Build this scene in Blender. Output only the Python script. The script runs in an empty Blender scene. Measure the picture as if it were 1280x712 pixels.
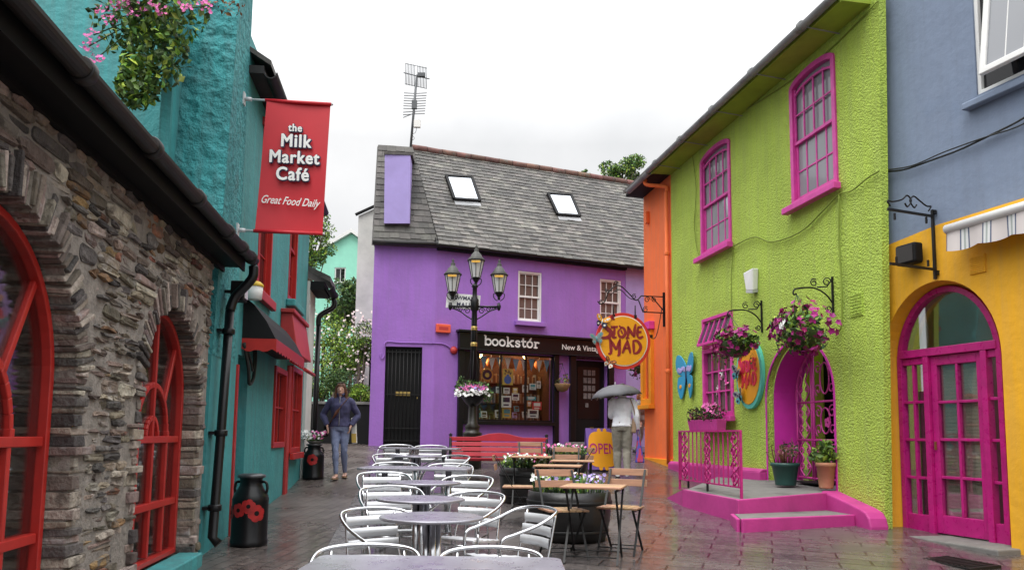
import bpy, bmesh, math, random
from mathutils import Vector, Matrix, noise
from mathutils.geometry import tessellate_polygon
random.seed(11)
rnd = random.uniform
SC = bpy.context.scene
COL = SC.collection
R = math.radians

# ---------------------------------------------------------------- camera calibration (measured on the photograph)
FPX, CX, CY, PITCH, ROLL, EYE = 1000.0, 640.0, 440.0, R(6.0), 0.012, 1.55
_cp, _sp, _cr, _sr = math.cos(PITCH), math.sin(PITCH), math.cos(ROLL), math.sin(ROLL)
_R0, _U0, FW = Vector((1, 0, 0)), Vector((0, -_sp, _cp)), Vector((0, _cp, _sp))
RV, UV = _R0 * _cr + _U0 * _sr, _U0 * _cr - _R0 * _sr
CAMP = Vector((0, 0, EYE))
def ray(x, y): return FW + RV * ((x - CX) / FPX) + UV * ((CY - y) / FPX)
def at(x, y, Y):
    r = ray(x, y); return CAMP + r * (Y / r.y)
def hit(x, y, P, N):
    r = ray(x, y); return CAMP + r * ((Vector(P) - CAMP).dot(N) / r.dot(N))
S1, S2, G1, G2 = 14.0, 20.7, .0484, .0955
def fs(s):
    if s < S1: return G1 * s
    if s < S2: return G1 * S1 + G2 * (s - S1)
    return G1 * S1 + G2 * (S2 - S1)
def gz(X, Y): return fs(Y - .2 * X)
def ground(x, y, h=0.0):
    r = ray(x, y); t = .5
    while t < 80:
        p = CAMP + r * t
        if p.z < gz(p.x, p.y) + h: return p
        t += .004
    return p
class Frame:
    """a vertical facade plane: u along it, w outwards from it, z up"""
    def __init__(s, O, d):
        s.O = Vector((O[0], O[1], 0)); s.u = Vector((d[0], d[1], 0)).normalized(); s.n = Vector((s.u.y, -s.u.x, 0))
        s.rot = math.atan2(s.u.y, s.u.x)
    def uv(s, x, y, w=0):
        p = hit(x, y, s.O + s.n * w, s.n); d = p - s.O
        return d.dot(s.u), p.z
    def pt(s, u, w, z): return s.O + s.u * u + s.n * w + Vector((0, 0, z))
    def g(s, u, w=0):
        p = s.pt(u, w, 0); return gz(p.x, p.y)
FL = Frame((-2.91, 7.85), (-.125, 1))
FR = Frame((4.73, 10.28), (.18, -1))
FP = Frame((-3.35, 19.64), (1, .11))
_b = FP.pt(1.43, 0, 0)
FB = Frame((_b.x, _b.y), (1, .44))
FY = Frame((4.84, 10.48), (.33, -1))

# ---------------------------------------------------------------- mesh builder
class MB:
    def __init__(s): s.v = []; s.f = []; s.m = []; s.sm = []
    def add(s, vs, fs_, mi=0, sm=False):
        o = len(s.v); s.v += [tuple(v) for v in vs]
        for f in fs_: s.f.append([i + o for i in f]); s.m.append(mi); s.sm.append(sm)
    def box(s, x0, x1, y0, y1, z0, z1, mi=0):
        s.add([(x0,y0,z0),(x1,y0,z0),(x1,y1,z0),(x0,y1,z0),(x0,y0,z1),(x1,y0,z1),(x1,y1,z1),(x0,y1,z1)],
              [(0,3,2,1),(4,5,6,7),(0,1,5,4),(1,2,6,5),(2,3,7,6),(3,0,4,7)], mi)
    def hexa(s, p, mi=0):   # 8 points in box order
        s.add(p, [(0,3,2,1),(4,5,6,7),(0,1,5,4),(1,2,6,5),(2,3,7,6),(3,0,4,7)], mi)
    def bar(s, p, q, w, h, mi=0, up=(0,0,1)):
        p, q = Vector(p), Vector(q); d = (q - p).normalized(); u = Vector(up)
        if abs(d.dot(u)) > .98: u = Vector((0,1,0))
        a = d.cross(u).normalized(); b = a.cross(d).normalized(); a = a * w / 2; b = b * h / 2
        s.hexa([p-a-b, p+a-b, q+a-b, q-a-b, p-a+b, p+a+b, q+a+b, q-a+b], mi)
    def tube(s, pts, r, n=8, closed=False, mi=0, sm=True, flat=1.0, ref=None):
        P = [Vector(p) for p in pts]; k = len(P)
        rr = r if isinstance(r, (list, tuple)) else [r] * k
        ring = []; prev = None
        for i in range(k):
            a = P[(i-1) % k] if (closed or i) else P[0]; b = P[(i+1) % k] if (closed or i < k-1) else P[-1]
            t = (b - a)
            t = t.normalized() if t.length > 1e-9 else Vector((0,0,1))
            if ref is not None: u = Vector(ref)
            elif prev is None: u = Vector((0,0,1)) if abs(t.z) < .9 else Vector((1,0,0))
            else: u = prev
            u = (u - t * u.dot(t))
            if u.length < 1e-6: u = t.orthogonal()
            u.normalize(); prev = u; v = t.cross(u)
            ri = rr[i]; ra, rb = ri if isinstance(ri, (list, tuple)) else (ri, ri * flat)
            ring.append([P[i] + u * (math.cos(2*math.pi*j/n) * ra) + v * (math.sin(2*math.pi*j/n) * rb) for j in range(n)])
        vs = [p for q in ring for p in q]; fc = []
        for i in range(k if closed else k-1):
            i2 = (i+1) % k
            for j in range(n): fc.append((i*n+j, i*n+(j+1) % n, i2*n+(j+1) % n, i2*n+j))
        s.add(vs, fc, mi, sm)
        if not closed:
            o = len(s.v) - len(vs)
            s.f.append([o + j for j in range(n)][::-1]); s.m.append(mi); s.sm.append(False)
            s.f.append([o + (k-1)*n + j for j in range(n)]); s.m.append(mi); s.sm.append(False)
    def lathe(s, prof, c=(0,0,0), n=20, mi=0, sm=True, sx=1, sy=1):
        vs = []; k = len(prof)
        for r, z in prof:
            for j in range(n):
                a = 2*math.pi*j/n; vs.append((c[0]+r*sx*math.cos(a), c[1]+r*sy*math.sin(a), c[2]+z))
        fc = [(i*n+j, i*n+(j+1) % n, (i+1)*n+(j+1) % n, (i+1)*n+j) for i in range(k-1) for j in range(n)]
        o = len(s.v); s.add(vs, fc, mi, sm)
        for row, fl in ((0, True), (k-1, False)):
            if prof[row][0] > 1e-5:
                q = [o + row*n + j for j in range(n)]; s.f.append(q[::-1] if fl else q); s.m.append(mi); s.sm.append(False)
    def prism(s, out, y0, y1, mi=0, sides=True):    # outline in (x,z), CCW seen from -y
        n = len(out); s.add([(x,y0,z) for x,z in out] + [(x,y1,z) for x,z in out],
              [tuple(range(n)), tuple(range(2*n-1, n-1, -1))] + ([(j, n+j, n+(j+1) % n, (j+1) % n) for j in range(n)] if sides else []), mi)
    def slab(s, out, z0, z1, mi=0):                 # outline in (x,y) CCW from above
        n = len(out); s.add([(x,y,z0) for x,y in out] + [(x,y,z1) for x,y in out],
              [tuple(range(n))[::-1], tuple(range(n, 2*n))] + [(j, (j+1) % n, n+(j+1) % n, n+j) for j in range(n)], mi)
    def ring(s, a, b, y0, y1, mi=0):                # between two outlines (x,z) of equal length, outer a, inner b
        n = len(a); o = [(x,y0,z) for x,z in a] + [(x,y0,z) for x,z in b] + [(x,y1,z) for x,z in a] + [(x,y1,z) for x,z in b]
        fc = []
        for j in range(n):
            k = (j+1) % n
            fc += [(j,k,n+k,n+j), (2*n+k,2*n+j,3*n+j,3*n+k), (k,j,2*n+j,2*n+k), (n+j,n+k,3*n+k,3*n+j)]
        s.add(o, fc, mi)
    def wall(s, outer, holes, y0=0.0, depth=.3, mi=0, rmi=None, back=False):
        polys = [[Vector((x,0,z)) for x,z in outer]] + [[Vector((x,0,z)) for x,z in h] for h in holes]
        flat = [p for q in polys for p in q]
        tri = tessellate_polygon([[Vector((p.x,p.z,0)) for p in q] for q in polys])
        fc = []
        for t in tri:
            a, b, c = (flat[i] for i in t)
            cr = (b.x-a.x)*(c.z-a.z)-(b.z-a.z)*(c.x-a.x)
            fc.append(tuple(t) if cr > 0 else (t[0],t[2],t[1]))
        s.add([(p.x,y0,p.z) for p in flat], fc, mi)
        if back: s.add([(p.x,y0+depth,p.z) for p in flat], [f[::-1] for f in fc], mi)
        for qi, q in enumerate(polys):
            n = len(q); vs = [(p.x,y0,p.z) for p in q] + [(p.x,y0+depth,p.z) for p in q]
            s.add(vs, [(j, n+j, n+(j+1) % n, (j+1) % n) for j in range(n)], (mi if (qi == 0 or rmi is None) else rmi))
    def xf(s, M, start=0):
        for i in range(start, len(s.v)): s.v[i] = tuple(M @ Vector(s.v[i]))
    def build(s, name, mats, parent=None, bev=0, seg=2, loc=None, rot=0, remesh=0, smooth=0, sub=0):
        me = bpy.data.meshes.new(name); me.from_pydata(s.v, [], s.f)
        if not isinstance(mats, (list, tuple)): mats = [mats]
        for m in mats: me.materials.append(m)
        me.polygons.foreach_set('material_index', s.m); me.polygons.foreach_set('use_smooth', s.sm); me.update()
        o = bpy.data.objects.new(name, me); COL.objects.link(o)
        if parent is not None: o.parent = parent
        if loc is not None: o.location = loc
        if rot: o.rotation_euler = (0, 0, rot)
        if remesh:
            md = o.modifiers.new('r', 'REMESH'); md.mode = 'VOXEL'; md.voxel_size = remesh; md.use_smooth_shade = True
            if smooth:
                md = o.modifiers.new('s', 'SMOOTH'); md.iterations = smooth; md.factor = .5
        if bev:
            md = o.modifiers.new('b', 'BEVEL'); md.width = bev; md.segments = seg; md.limit_method = 'ANGLE'; md.angle_limit = R(35); md.harden_normals = False
        return o
def inset(poly, d):
    n = len(poly); out = []
    for i in range(n):
        p0, p, p1 = Vector(poly[i-1]), Vector(poly[i]), Vector(poly[(i+1) % n])
        a = (p - p0).normalized(); b = (p1 - p).normalized()
        na, nb = Vector((-a.y, a.x)), Vector((-b.y, b.x)); m = na + nb
        if m.length < 1e-6: m = na
        m.normalize(); k = max(.4, m.dot(na)); q = p + m * (d / k); out.append((q.x, q.y))
    return out
def arch(c, r, zs, z0, rise=None, n=18):     # CCW outline: rectangle with a semi-elliptic top
    rise = r if rise is None else rise
    return [(c-r, z0), (c+r, z0)] + [(c + r*math.cos(math.pi*i/n), zs + rise*math.sin(math.pi*i/n)) for i in range(n+1)]
def rect(u0, u1, z0, z1): return [(u0,z0),(u1,z0),(u1,z1),(u0,z1)]
def cat(pts, k=6, closed=False):             # Catmull-Rom
    P = [Vector(p) for p in pts]; n = len(P); out = []
    for i in range(n if closed else n-1):
        p0 = P[(i-1) % n] if (closed or i) else P[0]; p1 = P[i]; p2 = P[(i+1) % n]; p3 = P[(i+2) % n] if (closed or i < n-2) else P[-1]
        for j in range(k):
            t = j/k; out.append(.5*((2*p1)+(p2-p0)*t+(2*p0-5*p1+4*p2-p3)*t*t+(3*p1-p0-3*p2+p3)*t**3))
    if not closed: out.append(P[-1])
    return out
def disc(mb, c, r, y0, y1, n=40, mi=0, rz=None):
    rz = rz or r
    mb.prism([(c[0]+r*math.cos(2*math.pi*i/n), c[1]+rz*math.sin(2*math.pi*i/n)) for i in range(n)], y0, y1, mi)

# ---------------------------------------------------------------- object helpers
def props(o, label, cat_, group=None, kind=None):
    if label: o['label'] = label
    if cat_: o['category'] = cat_
    if group: o['group'] = group
    if kind: o['kind'] = kind
    return o
def thing(name, label, cat_, loc=(0,0,0), rot=0, group=None):
    o = bpy.data.objects.new(name, None); COL.objects.link(o); o.empty_display_size = .1
    o.location = loc; o.rotation_euler = (0, 0, rot)
    return props(o, label, cat_, group)
def copy_tree(o, parent=None):
    c = o.copy(); COL.objects.link(c); c.parent = parent
    for ch in [x for x in SC.objects if x.parent == o]: copy_tree(ch, c)
    return c
def dup(root, loc, rot, label):
    c = copy_tree(root); c.location = loc; c.rotation_euler = (0, 0, rot); c['label'] = label
    return c

# ---------------------------------------------------------------- materials
def mat(name, col, rough=.6, metal=0.0, var=.12, vs=2.5, bump=0.0, bs=40.0, bd=.01, isl=0.0, col2=None, c2s=1.2, c2w=.12, spec=.5, btype='noise', detail=4.0, coat=0.0, rvar=0.0, stretch=None, c2pos=.55, streak=0.0):
    m = bpy.data.materials.new(name); m.use_nodes = True; nt = m.node_tree; N, L = nt.nodes, nt.links
    b = N['Principled BSDF']; b.inputs['Roughness'].default_value = rough; b.inputs['Metallic'].default_value = metal
    b.inputs['Specular IOR Level'].default_value = spec; b.inputs['Coat Weight'].default_value = coat
    tc = N.new('ShaderNodeTexCoord'); vec = tc.outputs['Object']
    if stretch:
        mp = N.new('ShaderNodeMapping'); mp.inputs['Scale'].default_value = stretch; L.new(vec, mp.inputs['Vector']); vec = mp.outputs['Vector']
    def mix(fac, a, b_):
        x = N.new('ShaderNodeMix'); x.data_type = 'RGBA'
        if isinstance(fac, float): x.inputs[0].default_value = fac
        else: L.new(fac, x.inputs[0])
        for i, c in ((6, a), (7, b_)):
            if isinstance(c, tuple): x.inputs[i].default_value = (*c, 1)
            else: L.new(c, x.inputs[i])
        return x.outputs[2]
    def nz(scale, det=detail, r=.6):
        x = N.new('ShaderNodeTexNoise'); x.inputs['Scale'].default_value = scale; x.inputs['Detail'].default_value = det; x.inputs['Roughness'].default_value = r
        L.new(vec, x.inputs['Vector']); return x.outputs['Fac']
    def ramp(f, a, b_):
        x = N.new('ShaderNodeMapRange'); x.inputs[1].default_value = a; x.inputs[2].default_value = b_; L.new(f, x.inputs[0]); return x.outputs[0]
    c = tuple(col)
    out = None
    n1 = nz(vs)
    if var:
        out = mix(ramp(n1, .3, .7), tuple(x*(1-var) for x in c), tuple(min(1, x*(1+var)) for x in c))
    else: out = c
    if col2 is not None:
        f = ramp(nz(c2s, 6.0), c2pos, c2pos + c2w); out = mix(f, out, tuple(col2))
    if isl:
        g = N.new('ShaderNodeNewGeometry'); h = N.new('ShaderNodeHueSaturation')
        mr = N.new('ShaderNodeMapRange'); mr.inputs[3].default_value = 1-isl; mr.inputs[4].default_value = 1+isl
        L.new(g.outputs['Random Per Island'], mr.inputs[0]); L.new(mr.outputs[0], h.inputs['Value'])
        if isinstance(out, tuple): h.inputs['Color'].default_value = (*out, 1)
        else: L.new(out, h.inputs['Color'])
        wn = N.new('ShaderNodeTexWhiteNoise'); wn.noise_dimensions = '1D'; L.new(g.outputs['Random Per Island'], wn.inputs['W'])
        m2 = N.new('ShaderNodeMapRange'); m2.inputs[3].default_value = .5 - .045*min(1, isl*2); m2.inputs[4].default_value = .5 + .03*min(1, isl*2)
        L.new(wn.outputs['Value'], m2.inputs[0]); L.new(m2.outputs[0], h.inputs['Hue'])
        out = h.outputs['Color']
    if streak:
        mp2 = N.new('ShaderNodeMapping'); mp2.inputs['Scale'].default_value = (5.5,5.5,.32); L.new(tc.outputs['Object'], mp2.inputs['Vector'])
        ns = N.new('ShaderNodeTexNoise'); ns.inputs['Scale'].default_value = 1.6; ns.inputs['Detail'].default_value = 7; ns.inputs['Roughness'].default_value = .7; L.new(mp2.outputs[0], ns.inputs['Vector'])
        hv = N.new('ShaderNodeHueSaturation'); m4 = N.new('ShaderNodeMapRange'); m4.inputs[1].default_value = .42; m4.inputs[2].default_value = .72; m4.inputs[3].default_value = 1.03; m4.inputs[4].default_value = 1-streak
        L.new(ns.outputs['Fac'], m4.inputs[0]); L.new(m4.outputs[0], hv.inputs['Value'])
        m5 = N.new('ShaderNodeMapRange'); m5.inputs[1].default_value = .42; m5.inputs[2].default_value = .72; m5.inputs[3].default_value = 1.0; m5.inputs[4].default_value = 1-streak*.5; L.new(ns.outputs['Fac'], m5.inputs[0]); L.new(m5.outputs[0], hv.inputs['Saturation'])
        if isinstance(out, tuple): hv.inputs['Color'].default_value = (*out, 1)
        else: L.new(out, hv.inputs['Color'])
        out = hv.outputs['Color']
    if isinstance(out, tuple): b.inputs['Base Color'].default_value = (*out, 1)
    else: L.new(out, b.inputs['Base Color'])
    if rvar:
        mr = N.new('ShaderNodeMapRange'); mr.inputs[1].default_value = .35; mr.inputs[2].default_value = .65
        mr.inputs[3].default_value = max(.02, rough-rvar); mr.inputs[4].default_value = min(1, rough+rvar); L.new(nz(vs*2.3), mr.inputs[0]); L.new(mr.outputs[0], b.inputs['Roughness'])
    if bump:
        bp = N.new('ShaderNodeBump'); bp.inputs['Strength'].default_value = bump; bp.inputs['Distance'].default_value = bd
        if btype == 'vor':
            v = N.new('ShaderNodeTexVoronoi'); v.feature = 'SMOOTH_F1'; v.inputs['Scale'].default_value = bs; v.inputs['Smoothness'].default_value = .5
            nn = N.new('ShaderNodeTexNoise'); nn.inputs['Scale'].default_value = bs*.6; L.new(vec, nn.inputs['Vector'])
            vm = N.new('ShaderNodeVectorMath'); vm.operation = 'MULTIPLY_ADD'; vm.inputs[1].default_value = (.05,.05,.05); L.new(nn.outputs['Color'], vm.inputs[0]); L.new(vec, vm.inputs[2])
            L.new(vm.outputs[0], v.inputs['Vector']); L.new(v.outputs['Distance'], bp.inputs['Height']); bp.invert = True
        else: L.new(nz(bs, 5.0), bp.inputs['Height'])
        L.new(bp.outputs[0], b.inputs['Normal'])
    return m
def glassmat(name, tint=(.03,.035,.04), trans=.0, rough=.03):
    m = bpy.data.materials.new(name); m.use_nodes = True; nt = m.node_tree; N, L = nt.nodes, nt.links
    b = N['Principled BSDF']; b.inputs['Base Color'].default_value = (*tint, 1); b.inputs['Roughness'].default_value = rough; b.inputs['Specular IOR Level'].default_value = .6
    tc = N.new('ShaderNodeTexCoord'); nz = N.new('ShaderNodeTexNoise'); nz.inputs['Scale'].default_value = 2.2; L.new(tc.outputs['Object'], nz.inputs['Vector'])
    bp = N.new('ShaderNodeBump'); bp.inputs['Strength'].default_value = .06; bp.inputs['Distance'].default_value = .02; L.new(nz.outputs['Fac'], bp.inputs['Height']); L.new(bp.outputs[0], b.inputs['Normal'])
    if trans:
        out = N['Material Output']; mx = N.new('ShaderNodeMixShader'); tr = N.new('ShaderNodeBsdfTransparent'); tr.inputs[0].default_value = (.93,.95,.95,1)
        gl = N.new('ShaderNodeBsdfGlossy'); gl.inputs['Roughness'].default_value = rough; L.new(bp.outputs[0], gl.inputs['Normal'])
        fr = N.new('ShaderNodeFresnel'); fr.inputs[0].default_value = 1.5; L.new(bp.outputs[0], fr.inputs['Normal'])
        mm = N.new('ShaderNodeMath'); mm.operation = 'MULTIPLY'; mm.inputs[1].default_value = trans; L.new(fr.outputs[0], mm.inputs[0])
        L.new(mm.outputs[0], mx.inputs[0]); L.new(tr.outputs[0], mx.inputs[1]); L.new(gl.outputs[0], mx.inputs[2]); L.new(mx.outputs[0], out.inputs[0])
    return m
def emat(name, col, st):
    m = bpy.data.materials.new(name); m.use_nodes = True; b = m.node_tree.nodes['Principled BSDF']
    b.inputs['Base Color'].default_value = (*col, 1); b.inputs['Emission Color'].default_value = (*col, 1); b.inputs['Emission Strength'].default_value = st
    return m
def pavmat(name, c1, c2, mort, bw, rh, rot, rlo, rhi, off=.5, dry=None, ms=.008):
    m = bpy.data.materials.new(name); m.use_nodes = True; nt = m.node_tree; N, L = nt.nodes, nt.links; b = N['Principled BSDF']
    tc = N.new('ShaderNodeTexCoord'); mp = N.new('ShaderNodeMapping'); mp.inputs['Rotation'].default_value = (0,0,rot); L.new(tc.outputs['Object'], mp.inputs[0])
    wb = N.new('ShaderNodeTexNoise'); wb.inputs['Scale'].default_value = 1.7; L.new(mp.outputs[0], wb.inputs['Vector'])
    wv = N.new('ShaderNodeVectorMath'); wv.operation = 'MULTIPLY_ADD'; wv.inputs[1].default_value = (.05,.05,0); L.new(wb.outputs['Color'], wv.inputs[0]); L.new(mp.outputs[0], wv.inputs[2])
    br = N.new('ShaderNodeTexBrick'); br.inputs['Scale'].default_value = 1; br.inputs['Brick Width'].default_value = bw; br.inputs['Row Height'].default_value = rh
    br.inputs['Mortar Size'].default_value = ms; br.inputs['Mortar Smooth'].default_value = .5; br.offset = off
    br.inputs['Color1'].default_value = (*c1,1); br.inputs['Color2'].default_value = (*c2,1); br.inputs['Mortar'].default_value = (*mort,1); L.new(wv.outputs[0], br.inputs['Vector'])
    n1 = N.new('ShaderNodeTexNoise'); n1.inputs['Scale'].default_value = .55; n1.inputs['Detail'].default_value = 7; n1.inputs['Roughness'].default_value = .65; L.new(tc.outputs['Object'], n1.inputs['Vector'])
    n2 = N.new('ShaderNodeTexNoise'); n2.inputs['Scale'].default_value = 14; n2.inputs['Detail'].default_value = 6; L.new(tc.outputs['Object'], n2.inputs['Vector'])
    hs = N.new('ShaderNodeHueSaturation'); mr = N.new('ShaderNodeMapRange'); mr.inputs[1].default_value = .3; mr.inputs[2].default_value = .7; mr.inputs[3].default_value = .7; mr.inputs[4].default_value = 1.35
    L.new(n2.outputs['Fac'], mr.inputs[0]); L.new(mr.outputs[0], hs.inputs['Value']); L.new(br.outputs['Color'], hs.inputs['Color'])
    mx = N.new('ShaderNodeMix'); mx.data_type = 'RGBA'; mx.inputs[7].default_value = (*(dry or tuple(x*1.5 for x in c1)), 1)
    m3 = N.new('ShaderNodeMapRange'); m3.inputs[1].default_value = .5; m3.inputs[2].default_value = .66; m3.inputs[4].default_value = .55; L.new(n1.outputs['Fac'], m3.inputs[0]); L.new(m3.outputs[0], mx.inputs[0])
    L.new(hs.outputs[0], mx.inputs[6]); L.new(mx.outputs[2], b.inputs['Base Color'])
    rr = N.new('ShaderNodeMapRange'); rr.inputs[1].default_value = .38; rr.inputs[2].default_value = .62; rr.inputs[3].default_value = rlo; rr.inputs[4].default_value = rhi; L.new(n1.outputs['Fac'], rr.inputs[0])
    ad = N.new('ShaderNodeMath'); ad.operation = 'MULTIPLY_ADD'; ad.inputs[1].default_value = .14; L.new(n2.outputs['Fac'], ad.inputs[0]); L.new(rr.outputs[0], ad.inputs[2]); L.new(ad.outputs[0], b.inputs['Roughness'])
    b.inputs['Specular IOR Level'].default_value = .55
    bp = N.new('ShaderNodeBump'); bp.inputs['Strength'].default_value = .55; bp.inputs['Distance'].default_value = .006
    iv = N.new('ShaderNodeMath'); iv.operation = 'MULTIPLY_ADD'; iv.inputs[1].default_value = -1.0; L.new(br.outputs['Fac'], iv.inputs[0])
    n3 = N.new('ShaderNodeMath'); n3.operation = 'MULTIPLY'; n3.inputs[1].default_value = .5; L.new(n2.outputs['Fac'], n3.inputs[0]); L.new(n3.outputs[0], iv.inputs[2])
    L.new(iv.outputs[0], bp.inputs['Height']); L.new(bp.outputs[0], b.inputs['Normal'])
    return m
def fabric_stripe(name, stops, scale):
    m = bpy.data.materials.new(name); m.use_nodes = True; nt = m.node_tree; N, L = nt.nodes, nt.links; b = N['Principled BSDF']; b.inputs['Roughness'].default_value = .8
    tc = N.new('ShaderNodeTexCoord'); sx = N.new('ShaderNodeSeparateXYZ'); L.new(tc.outputs['Object'], sx.inputs[0])
    a = N.new('ShaderNodeMath'); a.operation = 'MULTIPLY'; a.inputs[1].default_value = scale; L.new(sx.outputs[0], a.inputs[0])
    f = N.new('ShaderNodeMath'); f.operation = 'FRACT'; L.new(a.outputs[0], f.inputs[0])
    rp = N.new('ShaderNodeValToRGB'); rp.color_ramp.interpolation = 'CONSTANT'; e = rp.color_ramp.elements
    e[0].position = 0; e[0].color = (*stops[0][1],1); e[1].position = stops[1][0]; e[1].color = (*stops[1][1],1)
    for p, c in stops[2:]:
        q = e.new(p); q.color = (*c,1)
    L.new(f.outputs[0], rp.inputs[0]); L.new(rp.outputs[0], b.inputs['Base Color'])
    return m

# ---------------------------------------------------------------- lettering
def text_mesh(s, size=1.0, offset=0.0, shear=0.0, extrude=.004, align='CENTER', spacing=1.0):
    cu = bpy.data.curves.new('t', 'FONT'); cu.body = s; cu.size = size; cu.offset = offset; cu.shear = shear; cu.extrude = extrude
    cu.align_x = align; cu.align_y = 'CENTER'; cu.space_character = spacing; cu.resolution_u = 4
    o = bpy.data.objects.new('t', cu); COL.objects.link(o); dg = bpy.context.evaluated_depsgraph_get()
    me = bpy.data.meshes.new_from_object(o.evaluated_get(dg))
    vs = [v.co.copy() for v in me.vertices]; fs_ = [tuple(p.vertices) for p in me.polygons]
    bpy.data.objects.remove(o); bpy.data.curves.remove(cu); bpy.data.meshes.remove(me)
    return vs, fs_
def put_text(mb, s, x, z, y, size, offset=0.0, shear=0.0, ext=.004, mi=0, align='CENTER', spacing=1.0, sx=1.0, rot=0.0):
    vs, fs_ = text_mesh(s, size, offset, shear, ext, align, spacing); c, sn = math.cos(rot), math.sin(rot)
    mb.add([(x + v.x*sx*c - v.y*sn, y - v.z, z + v.x*sx*sn + v.y*c) for v in vs], fs_, mi)
def stroke(mb, pts, w, x, z, y, t=.006, k=.0, sx=1.0, sz=1.0, mi=0, curve=True, taper=False):
    """a flat pen stroke on the xz plane at y: a ribbon with round ends"""
    P = [Vector((p[0]*sx, 0, p[1]*sz)) for p in pts]
    if curve and len(P) > 2: P = cat(P, 5)
    n = len(P); L_, R_ = [], []
    for i in range(n):
        d = (P[min(i+1, n-1)] - P[max(i-1, 0)]).normalized(); nn = Vector((-d.z, 0, d.x))
        ww = w/2 * ((.45 + .75*math.sin(math.pi*min(1, (i+.6)/n))) if taper else 1)
        L_.append(P[i] + nn*ww); R_.append(P[i] - nn*ww)
    vs = [(p.x+x, y, p.z+z) for p in L_] + [(p.x+x, y, p.z+z) for p in R_] + [(p.x+x, y+t, p.z+z) for p in L_] + [(p.x+x, y+t, p.z+z) for p in R_]
    fc = []
    for i in range(n-1): fc += [(i, n+i, n+i+1, i+1), (i+1, 2*n+i+1, 2*n+i, i), (n+i, 3*n+i, 3*n+i+1, n+i+1)]
    mb.add(vs, fc, mi)
    if not taper:
        for e in (P[0], P[-1]): disc(mb, (e.x+x, e.z+z), w/2, y-.0003, y+t, 10, mi)

# ---------------------------------------------------------------- foliage
def leaf(mb, p, size, mi=0, nrm=None, aspect=.55):
    d = Vector((rnd(-1,1), rnd(-1,1), rnd(-.6,1))).normalized() if nrm is None else (Vector(nrm) + Vector((rnd(-.6,.6), rnd(-.6,.6), rnd(-.6,.6)))).normalized()
    a = d.orthogonal().normalized(); a.rotate(Matrix.Rotation(rnd(0, 6.28), 3, d)); b = d.cross(a)
    s = size * rnd(.6, 1.3); p = Vector(p)
    mb.add([p - a*s*.5, p + b*s*aspect*.5 + d*s*.08, p + a*s*.5, p - b*s*aspect*.5 + d*s*.08], [(0,1,2,3)], mi)
def flower(mb, p, size, mi=0, nrm=(0,-1,.3), n=6):
    d = (Vector(nrm) + Vector((rnd(-.8,.8), rnd(-.8,.8), rnd(-.5,.8)))).normalized(); a = d.orthogonal().normalized(); b = d.cross(a); s = size*rnd(.7,1.2); p = Vector(p)
    vs = [p - d*s*.12]
    for i in range(2*n):
        r = s*.5*(1 if i % 2 == 0 else .66); t = math.pi*i/n; vs.append(p + a*r*math.cos(t) + b*r*math.sin(t) + d*rnd(-.05,.05)*s)
    mb.add(vs, [(0, i+1, (i+1) % (2*n)+1) for i in range(2*n)], mi)
def inball(c, r):
    while True:
        v = Vector((rnd(-1,1), rnd(-1,1), rnd(-1,1)))
        if v.length <= 1: return Vector((c[0]+v.x*r[0], c[1]+v.y*r[1], c[2]+v.z*r[2]))
def clump(mb, c, r, n, size, mi=0, shell=.5, mis=None):
    for _ in range(n):
        while True:
            p = inball(c, r); q = Vector(((p.x-c[0])/r[0], (p.y-c[1])/r[1], (p.z-c[2])/r[2]))
            if q.length > shell*random.random(): break
        leaf(mb, p, size, mi if mis is None else random.choice(mis))
def blobs(n, c, r, rad):
    out = []
    for _ in range(n):
        p = inball(c, r); k = rnd(.6, 1.25)*rad; out.append(((p.x,p.y,p.z), (k, k, k*rnd(.6,.9))))
    return out
# ---------------------------------------------------------------- palette
M = {}
M['stone'] = mat('rubble stone', (.20,.160,.120), .85, var=.4, vs=9, bump=1.0, bs=26, bd=.025, isl=.6, col2=(.31,.285,.26), c2s=6, c2w=.10, c2pos=.55)
M['stone2'] = mat('pale rubble stone', (.33,.285,.235), .85, var=.4, vs=11, bump=1.0, bs=26, bd=.025, isl=.5, col2=(.13,.105,.085), c2s=7, c2pos=.52)
M['stone3'] = mat('rust rubble stone', (.22,.12,.06), .85, var=.4, vs=11, bump=1.0, bs=26, bd=.025, isl=.5, col2=(.12,.10,.085), c2s=7, c2pos=.5)
M['stone4'] = mat('dark slate stone', (.09,.08,.074), .75, var=.4, vs=11, bump=1.0, bs=26, bd=.025, isl=.5, col2=(.22,.20,.185), c2s=8, c2pos=.6)
M['brick'] = mat('thin arch brick', (.20,.158,.128), .85, var=.35, vs=8, bump=.9, bs=34, bd=.02, isl=.5, col2=(.30,.275,.26), c2s=7, c2pos=.55)
M['mortar'] = mat('old lime mortar', (.25,.222,.195), .95, var=.3, vs=12, bump=.8, bs=30, bd=.02)
M['black'] = mat('black gloss paint', (.005,.005,.006), .32, var=.2, bump=.1, bs=18, spec=.35)
M['blackm'] = mat('black matt', (.006,.006,.0065), .65, var=.2, spec=.22)
M['gutter'] = mat('weathered black gutter', (.010,.009,.009), .5, var=.4, vs=6, col2=(.035,.025,.023), c2s=3.5, c2pos=.58, spec=.4)
M['iron'] = mat('wrought iron', (.007,.007,.007), .5, spec=.35)
M['red'] = mat('red window paint', (.43,.022,.017), .38, var=.12, vs=6)
M['reddark'] = mat('dark red paint', (.42,.03,.03), .5, var=.12)
M['teal'] = mat('turquoise render', (.040,.285,.30), .8, var=.16, vs=1.6, bump=1.0, bs=11, bd=.09, col2=(.045,.23,.24), c2s=3, c2pos=.57, streak=.25)
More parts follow.
